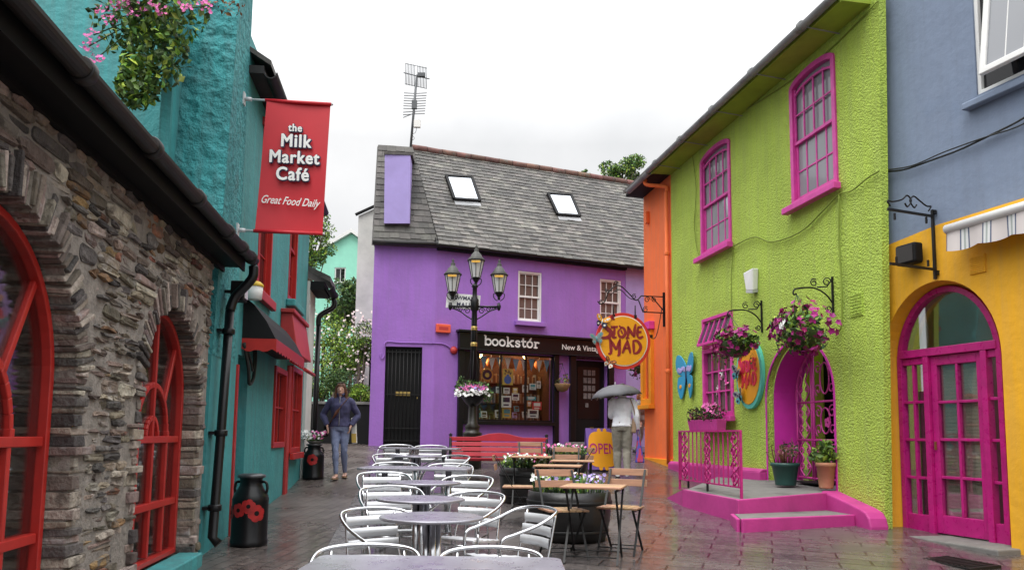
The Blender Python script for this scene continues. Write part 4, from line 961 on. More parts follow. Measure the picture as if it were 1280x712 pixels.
bush('hedge_shrub', 'bright yellow green clipped shrub right behind the black garden wall', 'shrub', 449,495,20.6, .42,.36, 2000,.065, [M['leafy'],M['leaf']],[0,0,1], 7, base=1.3)
bush('hedge_shrub', 'leafy green shrub behind garden wall at white house corner', 'shrub', 397,485,20.8, .55,.5, 2000,.065, [M['leaf'],M['leafy'],M['leafd']],[0,0,1,2], 7, base=1.3)
bush('hedge_shrub', 'dark leafy shrub between the two hedges, behind the walking woman', 'shrub', 424,478,20.5, .5,.55, 2200,.065, [M['leaf'],M['leafd']],[0,1], 8, base=1.3)
bush('background_shrub', 'tall green shrub thicket below the mint house', 'shrub', 425,385,27, 1.6,1.0, 3600,.13, [M['leaf'],M['leafd'],M['leafy']],[0,1,1,2], 12, base=1.3)
bush('background_shrub', 'dark green shrub mass against white gable foot', 'shrub', 443,372,26, .8,.7, 1000,.16, [M['leafd'],M['leaf']],[0,0,1], 6, base=1.3)
q = thing('trellis', 'dark timber trellis beams among the roses', 'trellis', at(425,505,21.9))
b = MB(); o = Vector(q.location)
for y in (431,452): a, c = at(384,y,21.9)-o, at(466,y,21.9)-o; b.bar(a, c, .06, .09)
b.build('beam', M['blackm'], q)
for x in (404,464): b = MB(); a, c = at(x,425,21.92)-o, at(x,506,21.92)-o; a.y += .06; c.y += .06; b.bar(Vector((a.x,a.y,1.3-o.z)), a, .07, .07); b.build('post', M['blackm'], q)
def tree(label, px, py, Y, rx, rz, n, size, mats, mis, lumps, trunk_x=None, base=1.3, name='tree', tr=.16):
    p = at(px, py, Y); bx = at(trunk_x if trunk_x else px, py, Y).x
    q = thing(name, label, 'tree', (bx, Y, base)); o = p - Vector(q.location)
    f = MB(); bl = blobs(lumps, o, (rx*.75, rx*.6, rz*.75), min(rx,rz)*.42)
    for cc, r in bl: clump(f, cc, r, n//lumps, size, mis=mis, shell=.6)
    f.build('crown', mats, q)
    t = MB(); t.tube(cat([(0,0,-.3),(rnd(-.1,.1),0,o.z*.4),(o.x*.4,o.y*.4,o.z*.75),(o.x,o.y,o.z+rz*.3)],4), [tr*(1-.8*i/12) for i in range(13)], 8)
    for cc, r in bl:
        s = o*.0 + Vector((o.x*.3,o.y*.3,o.z*rnd(.55,.85))); t.tube([s, s.lerp(Vector(cc),.5)+Vector((0,0,-.1)), cc], [tr*.3,tr*.18,tr*.06], 5)
    t.build('trunk', M['bark'], q); return q
tree('loose green tree beyond turquoise building, behind the red banner', 390,305,30, .95,2.0, 3000,.13, [M['leaf'],M['leafd'],M['leafy']],[0,0,1,2], 15, trunk_x=385)
tree('thick gnarled tree trunk with sparse leaves behind walking woman', 425,448,22.6, .55,.5, 500,.1, [M['leaf'],M['leafd']],[0,1], 5, name='garden_tree', tr=.27)
tree('bright leafy tree top rising behind the slate roof', 778,213,40, 1.35,1.05, 2600,.17, [M['leaf'],M['leafy'],M['leafd']],[0,1,0,2], 12, name='tree')
tree('small wispy treetop peeping over the roof ridge', 733,217,40, .25,.3, 110,.16, [M['leaf']],[0], 3, name='tree', tr=.08)

M['aer'] = mat('dull aerial metal', (.10,.105,.11), .5, metal=.3, var=.2)
# aerial on the chimney
o = at(514,186,21.4); q = thing('tv_aerial', 'tall television aerial mast on the bookshop chimney', 'aerial', o)
def la(x, y, dy=0): p = at(x,y,21.4)-o; p.y += dy; return p
b = MB(); b.tube([la(513,188), la(521,94)], .034, 8); b.build('mast', M['aer'], q)
b = MB(); b.tube([la(504.5,91), la(537,99)], .016, 6)
for i in range(15):
    x = 507+i*1.9; yb = 92+i*.36
    if abs(i-7) < 1: continue
    b.tube([la(x,yb-13), la(x-.6,yb+14)], .010, 5)
for y0 in (79.5, 105): b.tube([la(507,y0), la(533.5,y0+6)], .009, 5)
b.box(*(lambda p: (p.x-.06,p.x+.14,p.y-.06,p.y+.06,p.z-.05,p.z+.05))(la(525,94))); b.build('upper_array', M['aer'], q)
b = MB()
for i in range(9): y = 116+i*3.2; b.tube([la(505-i*.15,y+(.3 if i < 7 else 2)), la(520-.3*i,y+1), la(533.5-i*.3,y+.3)], .012, 5)
b.tube([la(504,147), la(519,141)], .012, 5); b.box(*(lambda p: (p.x-.07,p.x+.07,p.y-.05,p.y+.05,p.z-.12,p.z+.12))(la(518,131))); b.build('lower_array', M['aer'], q)
b = MB(); b.box(*(lambda p: (p.x-.09,p.x+.09,p.y-.05,p.y+.05,p.z-.10,p.z+.10))(la(521.5,155))); b.build('junction_box', M['paper'], q)
b = MB(); b.tube(cat([la(521,160),la(519,166),la(515,168),la(518,173),la(514,176)],5), .006, 5); b.build('cable', M['cable'], q)
# ================================================================ RIGHT: orange building
ob = thing('orange_building', 'narrow bright orange house front with amber plinth and yellow window', 'building', FR.O, FR.rot)
OU0, OU1, HR = -8.86, -7.08, 7.5
w = MB(); w.wall(rect(OU0,OU1,0,HR), [rect(-8.84+.12,-8.35,2.35,4.0)], 0, .2); w.box(OU0,OU0+.02,.21,6,0,HR); w.build('wall', M['orange'], ob)
b = MB(); b.box(OU0-.02,OU1,-.05,-.001,0,1.10); b.build('plinth', M['amber'], ob, bev=.01)
b = MB(); out = rect(-8.90,-8.20,2.32,4.05); b.ring(out, inset(out,.14), -.09, .05); b.box(-8.92,-8.16,-.16,-.001,2.22,2.318); wn = b.build('window', M['amber'], ob, bev=.01)
b = MB(); b.prism(rect(-8.80,-8.3,2.4,3.95), .08, .09); b.build('pane', M['glassd'], wn)
b = MB(); b.box(-8.95,-8.15,-.14,-.001,4.053,4.24); b.build('pediment', M['pink'], wn, bev=.01)
b = MB(); b.tube(cat([(-7.55,-.42,7.38),(-7.52,-.40,7.25),(-7.2,-.08,7.12),(-7.17,-.07,7.0)],5), .045, 10); b.tube([(-7.17,-.07,7.0),(-7.17,-.07,1.0)], .042, 10)
for z in (5.6,3.0): b.lathe([(.05,-.04),(.056,-.03),(.056,.03),(.05,.04)], (-7.17,-.07,z), 12)
b.build('downpipe', M['orange'], ob)
b = MB(); b.hexa([(OU0-.05,-.5,7.44),(OU1,-.5,7.44),(OU1,5,10.6),(OU0-.05,5,10.6),(OU0-.05,-.5,7.52),(OU1,-.5,7.52),(OU1,5,10.68),(OU0-.05,5,10.68)]); b.build('roof', M['slate'], ob)
b = MB(); b.box(OU0-.04,OU1,-.44,-.001,7.37,7.43); b.build('soffit', M['blackm'], ob)
b = MB(); gutter_run(b, -8.6+.1, OU1, -.50, 7.40, .075); b.build('gutter', M['gutgrey'], ob)
b = MB(); b.box(-8.55,-8.45,-.09,-.001,6.62,6.92); b.build('vent_box', M['orange'], ob, bev=.02)

# ================================================================ lime green building
gb = thing('lime_building', 'lime green roughcast house with pink sash windows and arched pink doorway', 'building', FR.O, FR.rot)
GU0, GU1 = -7.08, .12
dh = arch(-1.985, .965, 2.20, .5, .88, 24)
W1, W2, W3 = (-1.98,-.74,5.16,7.22), (-5.46,-4.12,5.12,7.20), (-5.46,-4.14,1.97,3.88)
w = MB(); w.wall([(GU0,-.2),(.0,-.2),(.295,HR),(GU0,HR)], [arch((W1[0]+W1[1])/2,(W1[1]-W1[0])/2,W1[3]-.16,W1[2],.16,12), arch((W2[0]+W2[1])/2,(W2[1]-W2[0])/2,W2[3]-.16,W2[2],.16,12), rect(*W3), dh], 0, .10)
w.box(GU0,GU0+.02,.13,6,0,HR)
w.build('wall', M['lime'], gb)
# deep pink reveal of the doorway
rv = MB(); n = len(dh); inn = inset(dh, .0)
vs = [(x,.121,z) for x,z in dh] + [(x,.62,z) for x,z in dh]; rv.add(vs, [(j,n+j,n+(j+1) % n,(j+1) % n) for j in range(n)])
out = dh; o2 = inset(dh, -.035); rv.ring(o2[1:-1] if False else o2, dh, -.012, .02)
rv.build('door_reveal', M['reveal'], gb)
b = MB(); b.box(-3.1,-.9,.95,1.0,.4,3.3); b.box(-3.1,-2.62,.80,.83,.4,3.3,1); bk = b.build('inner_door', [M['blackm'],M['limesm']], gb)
# wrought gate
gt = MB(); y = .50; TZ = .0
def gtop(u): return 2.20 + .86*math.sqrt(max(0, 1-((u+1.985)/.93)**2))
def gb_(p, q, r=.016): gt.tube([(p[0],y,p[1]),(q[0],y,q[1])], r, 6)
for u in (-2.88,-2.44,-2.38,-1.74,-1.10):
    gb_((u,.92),(u,gtop(u)), .02)
for z in (.95,1.55,2.15): gb_((-2.9,z),(-1.08,z), .018)
ap = [(-1.985+.92*math.cos(math.pi*i/20), y, 2.20+.85*math.sin(math.pi*i/20)) for i in range(21)]; gt.tube(ap, .022, 6)
def scroll(c, r, dirn=1, turns=1.25, st=0, k=16):
    return [(c[0]+dirn*r*(1-.75*i/k)*math.cos(st+turns*2*math.pi*i/k), y, c[1]+r*(1-.75*i/k)*math.sin(st+turns*2*math.pi*i/k)) for i in range(k+1)]
for (u0,u1) in ((-2.86,-2.46),(-2.36,-1.76),(-1.72,-1.12)):
    for z0,z1 in ((.97,1.53),(1.57,2.13),(2.17,2.85)):
        um, zm = (u0+u1)/2, (z0+z1)/2; h, wd = (z1-z0)/2, (u1-u0)/2
        if u0 > -2.4:
            gt.tube([(um+wd*.42*math.cos(t*.4),y,zm+h*.72*math.sin(t*.4)) for t in range(17)], .012, 5)
            for sg in (-1,1):
                for zz in (-1,1): gt.tube(scroll((um+sg*wd*.62, zm+zz*h*.5), wd*.34, sg, 1.2, zz*1.2), .011, 5)
        else:
            for sg in (-1,1):
                gt.tube(cat([(um+sg*.03,y,z0),(um+sg*.16,y,z0+h*.5),(um+sg*.05,y,zm),(um+sg*.16,y,z1-h*.5),(um+sg*.03,y,z1)],5), .012, 5)
                gt.tube(scroll((um+sg*.09, zm+h*.45), .06, sg), .01, 5); gt.tube(scroll((um+sg*.09, zm-h*.45), .06, sg), .01, 5)
for k in range(5): disc(gt, (-1.98+.05*math.cos(k*1.257), 1.82+.05*math.sin(k*1.257)), .035, y-.02, y-.005, 10)
gt.build('gate', M['pink'], gb)
for (u0,u1,z0,z1) in (W1,W2):
    wn = sash(gb, u0,u1,z0,z1, 4,4, M['pink'], M['glassc'], y=.0, fw=.085, rise=.16, bt=.026, sill=.10, sillm=M['pink'], sd=.15, sw=.10)
# ground floor window with tilted top light
u0,u1,z0,z1 = W3; wn = sash(gb, u0,u1,z0,3.28, 4,3, M['pink'], M['glassb'], y=.0, fw=.085, meet=False, bt=.026)
b = MB(); out = rect(u0,u1,3.29,z1); b.ring(out, inset(out,.06), -.03, .06)
for i in range(6):
    u = u0+.07+(u1-u0-.14)*i/5; b.bar((u,-.14,3.36),(u,.03,z1-.07), .05, .03, up=(1,0,0))
b.bar((u0+.05,-.14,3.36),(u1-.05,-.14,3.36), .04, .05); tl = b.build('top_light', M['pink'], wn, bev=.004)
g = MB(); g.add([(u0+.06,-.13,3.37),(u1-.06,-.13,3.37),(u1-.06,.03,z1-.08),(u0+.06,.03,z1-.08)], [(0,1,2,3)]); g.build('pane', M['glass'], wn)
b = MB(); b.box(u0-.1,u1+.1,-.14,-.031,z0-.10,z0-.002); b.build('sill', M['pink'], wn, bev=.01)
for c_, z_ in (((u0+u1)/2+.1,2.75),((u0+u1)/2+.32,2.62),((u0+u1)/2-.1,2.45)):
    b = MB()
    for k in range(6): flower(b, (c_+rnd(-.07,.07), .035, z_+rnd(-.06,.06)), .12, k % 2, (0,-1,0))
    b.build('window_ornament', [M['fpink'],M['fwhite']], wn)
b = MB(); b.hexa([(GU0,-.5,7.44),(GU1+.05,-.5,7.44),(GU1+.05,5,10.6),(GU0,5,10.6),(GU0,-.5,7.52),(GU1+.05,-.5,7.52),(GU1+.05,5,10.68),(GU0,5,10.68)]); b.build('roof', M['slate'], gb)
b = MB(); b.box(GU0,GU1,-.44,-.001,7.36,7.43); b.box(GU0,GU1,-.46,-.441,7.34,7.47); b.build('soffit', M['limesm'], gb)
b = MB(); gutter_run(b, GU0, GU1+.1, -.535, 7.42, .07); gt_ = b.build('gutter', M['gutgrey'], gb)
for u in (-6.6,-5.2,-3.7,-2.2,-.7):
    b = MB(); b.lathe([(.074,-.035),(.079,-.02),(.079,.02),(.074,.035)], n=14); b.xf(Matrix.Translation((u,-.535,7.42)) @ Matrix.Rotation(R(90),4,'Y'), len(b.v)-56)
    b.bar((u+.12,-.53,7.345),(u+.12,-.02,7.30), .014, .014)
    b.build('gutter_bracket', M['gutgrey'], gb)
b = MB(); b.box(-7.06,-3.0,-.13,-.001,0,1.02); b.hexa([(-7.06,-.13,1.02),(-3.0,-.13,1.02),(-3.0,-.001,1.02),(-7.06,-.001,1.02),(-7.06,-.07,1.07),(-3.0,-.07,1.07),(-3.0,-.001,1.07),(-7.06,-.001,1.07)])
b.build('plinth', M['pinkwall'], gb, bev=.015)
b = MB(); pr = [(-.98,.2),(.10,.2),(.10,.48),(.07,.58),(.0,.65),(-.12,.69),(-.98,.86)]; b.prism(pr, -.26, -.002); b.build('plinth', M['pinkwall'], gb, bev=.02)
b = MB(); b.box(-.56,-.28,-.012,-.001,3.22,3.55)
for i in range(7): b.box(-.54,-.30,-.02,-.0121,3.25+i*.042,3.268+i*.042)
b.build('air_vent', M['lime'], gb)
# entrance platform and step
g = MB()
A_, B_, C_ = (-.50,1.73,.77), (-2.05,1.85,.80), (-3.05,1.72,.60)
def P(u, w, z): return (u, -w, z)
pf = thing('entrance_platform', 'pink edged concrete entrance platform with one step before the arched doorway', 'steps', FR.O, FR.rot)
g = MB(); top = [P(*A_),P(*B_),P(*C_),P(-4.6,.134,.86),P(-3.0,.134,.89),P(-2.94,-.55,.90),P(-1.03,-.55,.90),P(-.99,.0,.845)]
g.add(top, [tuple(range(8))[::-1]], 0); g.build('paving', M['grey'], pf)
g = MB()
def side(a, b, t=.05, lift=.004):
    (u0,w0,z0), (u1,w1,z1) = a, b; d = Vector((u1-u0,-(w1-w0),0)).normalized(); nn = Vector((d.y,-d.x,0))
    if nn.dot(Vector((0,1,0))) > 0 and abs(nn.y) > .5: nn = -nn
    p, q = Vector((u0,-w0,z0)), Vector((u1,-w1,z1)); k = nn*t
    g.hexa([(p.x,p.y,-.1),(q.x,q.y,-.1),(q.x+k.x,q.y+k.y,-.1),(p.x+k.x,p.y+k.y,-.1),(p.x,p.y,z0+lift),(q.x,q.y,z1+lift),(q.x+k.x,q.y+k.y,z1+lift),(p.x+k.x,p.y+k.y,z0+lift)])
side(B_, A_, -.06); side(C_, B_, -.06)
g.build('side_wall', M['pinkwall'], pf, bev=.012)
g = MB(); g.hexa([P(-.50,1.76,-.1),P(-.44,1.76,-.1),P(-.93,.0,-.1),P(-1.0,.0,-.1),P(-.50,1.76,.776),P(-.44,1.76,.776),P(-.93,.0,.85),P(-1.0,.0,.85)]); g.build('riser', M['pinkwall'], pf, bev=.012)
sa, sb = (.22,2.02), (-.22,.262)
g = MB(); g.slab([(-.45,-1.80),(-.93,-.262),(sb[0]-.05,-sb[1]),(sa[0]-.05,-sa[1])][::-1], -.1, .60); g.build('step', M['grey'], pf)
g = MB(); g.hexa([P(sa[0]-.05,sa[1]+.01,-.1),P(sa[0]+.01,sa[1]+.01,-.1),P(sb[0]+.01,sb[1],-.1),P(sb[0]-.05,sb[1],-.1),P(sa[0]-.05,sa[1]+.01,.604),P(sa[0]+.01,sa[1]+.01,.604),P(sb[0]+.01,sb[1],.604),P(sb[0]-.05,sb[1],.604)]); g.hexa([P(-.46,1.80,-.1),P(sa[0]-.051,sa[1]+.01,-.1),P(sa[0]-.051,sa[1]+.06,-.1),P(-.46,1.86,-.1),P(-.46,1.80,.602),P(sa[0]-.051,sa[1]+.01,.602),P(sa[0]-.051,sa[1]+.06,.602),P(-.46,1.86,.602)])
g.build('step_riser', M['pinkwall'], pf, bev=.012)
# railing
rl = thing('railing', 'magenta scrolled iron railing along the entrance platform edge', 'railing', FR.pt(0,1.62,0), FR.rot)
b = MB(); u0, u1, zb, zt = -2.72, -.62, .92, 1.66
b.bar((u0,0,zt),(u1,0,zt), .045, .025); b.bar((u0,0,zb),(u1,0,zb), .03, .02); b.build('rail', M['magenta'], rl)
for u in (u0,u1): b = MB(); b.box(u-.015,u+.015,-.015,.015,zb-.16,zt-.013); b.build('post', M['magenta'], rl)
b = MB(); b.box(-1.7,-1.67,-.012,.012,zb-.14,zb-.01); b.box(-2.4,-2.37,-.012,.012,zb-.12,zb-.01); b.build('foot', M['iron'], rl)
b = MB(); y = 0
for u in [u0+.07+i*.15 for i in range(14)]: b.bar((u,0,zb),(u,0,zt), .016, .016)
for uc in (-2.52,-1.68,-.80):
    for sg in (-1,1):
        for z0,z1 in ((zb+.02,1.29),(1.29,zt-.02)):
            h = (z1-z0); b.tube([(uc+sg*(.055+.045*math.cos(t*.45)),0,z0+h*.25+.05*math.sin(t*.45)) for t in range(12)], .011, 5); b.tube([(uc+sg*(.055-.045*math.cos(t*.45)),0,z0+h*.72+.05*math.sin(t*.45)) for t in range(12)], .011, 5)
            b.tube(cat([(uc,0,z0),(uc+sg*.11,0,z0+h*.3),(uc+sg*.02,0,z0+h*.5),(uc+sg*.11,0,z0+h*.7),(uc,0,z1)],5), .012, 5)
b.build('scroll_panel', M['magenta'], rl)

# ================================================================ blue and yellow building
yb = thing('blue_yellow_building', 'house with grey blue upper wall above ochre yellow ground floor arch', 'building', FY.O, FY.rot)
dh = arch(.93, .865, 2.52, .2, .97, 26)
LZ = 4.17
w = MB(); w.wall([(.0,-.3),(4.5,-.3),(4.5,LZ+.02),(2.2,LZ+.01),(1.0,LZ+.0),(.22,LZ-.07),(.12,LZ-.02)], [dh], 0, .004); fa = arch(.868, .765, 2.52, .2, .93, 26); nn_ = len(dh); w.add([(x,.002,z) for x,z in dh]+[(x,.30,z) for x,z in fa], [(j,nn_+j,nn_+(j+1) % nn_,(j+1) % nn_) for j in range(nn_)], 0); w.build('wall_lower', M['yellow'], yb)
w = MB(); wu = FY.uv(1219,100,0)[0]; cw = rect(wu,wu+1.2,5.55,8.2); w.wall([(.10,LZ-.022),(.22,LZ-.072),(1.0,LZ-.002),(2.2,LZ+.008),(4.5,LZ+.018),(4.5,9.6),(.30,9.6)], [cw], .012, .16); w.build('wall_upper', M['blue'], yb)
b = MB(); b.hexa([(-.12,-.04,-.2),(-.002,-.04,-.2),(-.002,.10,-.2),(-.12,.10,-.2),(.0,-.04,LZ),(.118,-.04,LZ),(.118,.10,LZ),(.0,.10,LZ)]); b.tube([(-.03,-.06,-.1),(.06,-.06,3.4)], .016, 8); b.build('pilaster', M['yrough'], yb, bev=.02)
# arched door
y0, y1 = .20, .28; b = MB(); out = arch(.868, .765, 2.52, .2, .93, 26); b.ring(out, inset(out,.07), y0-.02, y1)
TZ = 2.66
b.box(.16,1.58,y0-.03,y1,TZ-.05,TZ+.05)
for u in (.565,1.40): b.box(u-.04,u+.04,y0-.025,y1,.42,TZ-.051)
for (a,c) in ((.16,.524),(1.441,1.58)):
    b.box(a,c,y0,y1-.01,.42,.64); b.box(a,c,y0,y1-.01,TZ-.14,TZ-.051); grid_bars(b, a, c, .62, TZ-.14, 2 if a < 1 else 1, 4, y0+.005, y1-.02, .035)
out_f = out; fr = b.build('door_frame', M['magenta'], yb, bev=.006)
b = MB(); a, c = .607, 1.358; b.box(a,a+.09,y0+.02,y1+.02,.44,TZ-.055); b.box(c-.09,c,y0+.02,y1+.02,.44,TZ-.055); b.box(a+.09,c-.09,y0+.02,y1+.02,.44,.66); b.box(a+.09,c-.09,y0+.02,y1+.02,TZ-.17,TZ-.055)
grid_bars(b, a+.09, c-.09, .66, TZ-.17, 2, 4, y0+.025, y1+.01, .035); dd = b.build('door', M['magenta'], yb, bev=.006)
b = MB(); b.box(a+.03,a+.05,y0-.0,y0+.019,1.45,1.55); b.build('handle', M['brass'], dd)
b = MB(); b.prism(inset(out_f,.05), y1-.012, y1-.006); b.build('pane', M['clear'], fr)
b = MB()
for i in range(46): z = .62+i*.043; b.hexa([(.68,.300,z),(1.36,.300,z),(1.36,.315,z+.012),(.68,.315,z+.012),(.68,.300,z+.03),(1.36,.300,z+.03),(1.36,.315,z+.042),(.68,.315,z+.042)])
b.build('blind', mat('wood blind', (.80,.70,.55), .6, var=.1), dd)
b = MB(); b.box(-.1,2.0,.9,.93,.2,3.6); b.box(.12,.50,.5,.52,.4,2.2,1); b.build('interior_backing', [mat('dim hall',(.22,.21,.20),.9),mat('hall curtain',(.16,.15,.13),.9)], yb)
b = MB(); b.box(.0,1.9,-.32,.3,-.2,.425); b.build('threshold', M['grey'], yb, bev=.015)
# upper casement
b = MB(); out = cw; b.ring(out, inset(out,.05), .03, .11); b.box(wu+.05,wu+1.15,.035,.105,6.78,6.86); wn = b.build('window', M['white'], yb, bev=.008)
b = MB(); b.prism(inset(cw,.04), .075, .08); b.build('pane', M['glassd'], wn)
b = MB(); sh = [(1.46,2.05,5.62,6.76)]
Ms = Matrix.Translation((FY.uv(1233,60,.08)[0],-.0,6.80)) @ Matrix.Rotation(R(-8),4,'X')
o = rect(0,.62,-1.16,0); b.ring(o, inset(o,.075), -.06, .0); b.bar((.31,-.03,-1.1),(.31,-.03,-.06),.018,.02); b.xf(Ms); cs = b.build('casement', M['white'], wn, bev=.01)
b = MB(); b.prism(inset(o,.07), -.035, -.03); b.xf(Ms); b.build('pane', M['glassc'], cs)
b = MB(); b.hexa([(wu-.12,-.10,5.40),(4.0,-.10,5.40),(4.0,.011,5.40),(wu-.12,.011,5.40),(wu-.12,-.10,5.47),(4.0,-.10,5.47),(4.0,.011,5.53),(wu-.12,.011,5.53)]); b.build('sill', M['blue'], wn, bev=.01)
b = MB(); b.box(1.45,1.66,-.02,-.0005,3.47,3.68)
for i in range(8): b.box(1.465,1.645,-.028,-.0201,3.488+i*.023,3.50+i*.023)
b.build('air_vent', M['yellow'], yb)

# striped awning
q = thing('striped_awning', 'white roller awning with striped scalloped valance over yellow wall', 'awning', FY.pt(0,0,0), FY.rot)
ua, za = FY.uv(1183,287,.22); ub, zb_ = FY.uv(1283,245,.22)
b = MB(); zc = za; b.tube([(ua,-.22,zc),(3.9,-.22,zc+.02)], .055, 12); b.box(ua+.1,3.9,-.17,.0,zc-.03,zc+.03); b.build('cassette', M['white'], q)
b = MB(); n = 90; W = 3.1
top = [(ua+.01+W*i/n, -.235-.004*math.sin(i*.5), zc-.04) for i in range(n+1)]; bot = [(ua+.01+W*i/n, -.245-.016*math.sin(i*.5), zc-.26-.03*abs(math.sin(i*.26))) for i in range(n+1)]
for k in range(4):
    t0, t1 = k/4, (k+1)/4
    b.add([Vector(p).lerp(Vector(r),t0) for p, r in zip(top,bot)] + [Vector(p).lerp(Vector(r),t1) for p, r in zip(top,bot)], [(n+1+i,n+2+i,i+1,i) for i in range(n)], 0, True)
b.build('valance', M['awn'], q)

# iron sign bracket and speaker
q = thing('sign_bracket', 'empty black iron sign bracket with scrolls on yellow wall', 'bracket', FY.pt(FY.uv(1167,300,.04)[0],0,0), math.atan2(FY.n.y, FY.n.x))
b = MB(); b.bar((.04,0,3.50),(.04,0,4.36), .03, .03); b.bar((.04,0,4.28),(.72,0,4.30), .022, .03); b.bar((.04,0,3.62),(.72,0,3.64), .022, .03)
for z in (3.58,4.33): b.bar((0,0,z),(.04,0,z), .06, .05)
for x in (.62,.14): 
    for z in (3.69,4.22): b.bar((x,0,z-.04),(x,0,z+.04), .02, .02)
b.build('frame', M['iron'], q)
b = MB(); b.tube(cat([(.68,0,4.34),(.72,0,4.40),(.64,0,4.40),(.50,0,4.44),(.42,0,4.50),(.36,0,4.44),(.42,0,4.36),(.46,0,4.40)],5), .010, 6); b.build('scroll', M['iron'], q)
b = MB(); b.tube(cat([(.10,0,4.34),(.06,0,4.40),(.13,0,4.40),(.24,0,4.46),(.32,0,4.50),(.38,0,4.44),(.32,0,4.36),(.28,0,4.40)],5), .010, 6); b.build('scroll', M['iron'], q)
q = thing('wall_speaker', 'dark grey box loudspeaker on yellow wall beside the iron bracket', 'speaker', FY.pt(FY.uv(1136,318,.13)[0],.0,FY.uv(1136,318,.13)[1]), FY.rot)
b = MB(); b.box(-.16,.16,-.2,-.05,-.13,.13); b.build('cabinet', M['blackm'], q, bev=.035, seg=3); b = MB(); b.box(-.13,.13,-.206,-.2005,-.10,.10); b.build('grille', mat('speaker grille',(.03,.027,.025),.7), q); b = MB(); b.bar((0,-.05,0),(0,-.001,0),.06,.06); b.build('mount', M['iron'], q)

# cables across the fronts
def cable(label, pts, r, m):
    b = MB(); b.tube(cat([Vector(p) for p in pts],6), r, 6); o = b.build('cable', m); props(o, label, 'cable'); return o
def fy(x,y,w=.03): u,z = FY.uv(x,y,w); return FY.pt(u,w,z)
def fr_(x,y,w=.04): u,z = FR.uv(x,y,w); return FR.pt(u,w,z)
cable('thick black cable bundle sagging across the blue wall', [fy(1100,215),fy(1130,212),fy(1165,200),fy(1200,187),fy(1240,168),fy(1279,148),FY.pt(2.6,.03,5.15),FY.pt(3.4,.03,5.22),FY.pt(4.45,.03,5.2)], .013, M['cable'])
cable('thin second cable just below the bundle on blue wall', [fy(1104,213,.05),fy(1140,207,.05),fy(1180,190,.05),fy(1230,172,.05),fy(1279,155,.05),FY.pt(2.6,.05,5.1),FY.pt(3.4,.05,5.18),FY.pt(4.45,.05,5.15)], .009, M['cable'])
cable('dark cable dipping across the lime wall from blue corner', [fr_(1099,214),fr_(1085,222),fr_(1065,238),fr_(1049,243),fr_(1030,262),fr_(1000,290),fr_(965,302),fr_(943,296),fr_(918,307)], .012, M['cablel'])
cable('thin cable dropping down lime wall beside ground floor window', [fr_(918,307,.03),fr_(915,330,.03),fr_(914,360,.03),fr_(914,392,.03)], .008, M['cablel'])
cable('thick painted cable dropping from upper window sill to petunia basket', [fr_(1049,243),fr_(1049,300),fr_(1052,360),fr_(1052,405),fr_(1047,414),fr_(1043,412)], .014, M['cablel'])
cable('thin cable running under the lime eaves', [fr_(1098,1,.02),fr_(1030,68,.02),fr_(960,120,.02),fr_(900,155,.02),fr_(862,180,.02)], .01, M['cablel'])
cable('thin wire looping down beside far upper pink window', [fr_(864,182,.03),fr_(870,235,.03),fr_(868,280,.03),fr_(871,310,.03),fr_(876,322,.03)], .008, M['cablel'])
# ================================================================ hanging signs
def letters_stone_mad(b, x, z, y, sc, w, mi=0):
    """hand drawn swelling letters, STONE over MAD"""
    def S(pts, ox, oz, k=1.0, ww=1.0, curve=True): stroke(b, pts, w*ww*.86, x+ox*sc, z+oz*sc, y, .008, sx=sc*k, sz=sc*k, curve=curve, taper=True, mi=mi)
    S([(.42,.78),(.20,.70),(-.02,.48),(.12,.30),(.30,.14),(.22,-.06),(.0,-.14),(-.16,-.12)], -.95, .12, 1.0, 1.5)
    S([(.42,.78),(.34,.92),(.46,.70)], -.95, .12, 1.0, .9)
    S([(.0,.42),(.34,.46)], -.66, .06); S([(.18,.46),(.17,.2),(.12,-.04),(.28,-.02)], -.66, .06)
    S([(.16,.42),(.0,.24),(.06,.02),(.22,.0),(.34,.18),(.26,.40),(.12,.44),(.04,.52)], -.30, .06); S([(.14,.3),(.2,.14)], -.30, .06, 1, .7)
    S([(.02,-.04),(.06,.2),(.04,.50)], .12, .06); S([(.04,.5),(.2,.22),(.36,.0)], .12, .06); S([(.36,.0),(.36,.3),(.42,.62)], .12, .06)
    S([(.1,.48),(.06,.2),(.08,.0)], .56, .06); S([(.08,.46),(.3,.5)], .56, .06); S([(.08,.24),(.26,.26)], .56, .06); S([(.08,.0),(.2,-.02),(.34,.06)], .56, .06)
    S([(-.06,-.02),(.06,.02),(.06,.3),(.02,.62),(-.1,.66)], -.72, -.72, 1.05, 1.1); S([(.04,.6),(.2,.34),(.3,.16)], -.72, -.72, 1.05); S([(.3,.16),(.4,.4),(.48,.64)], -.72, -.72, 1.05); S([(.48,.64),(.46,.3),(.44,-.02),(.36,-.1)], -.72, -.72, 1.05, 1.1)
    S([(.0,-.06),(.1,.2),(.24,.54)], -.10, -.64); S([(.24,.54),(.32,.2),(.38,-.06)], -.10, -.64); S([(.08,.18),(.34,.18)], -.10, -.64, 1, .8); S([(.24,.54),(.2,.66),(.34,.64)], -.10, -.64, 1, .7)
    S([(.06,-.02),(.06,.26),(.04,.52)], .38, -.64); S([(.0,.52),(.24,.52),(.40,.26),(.26,.0),(.04,-.06)], .38, -.64, 1, 1.1)
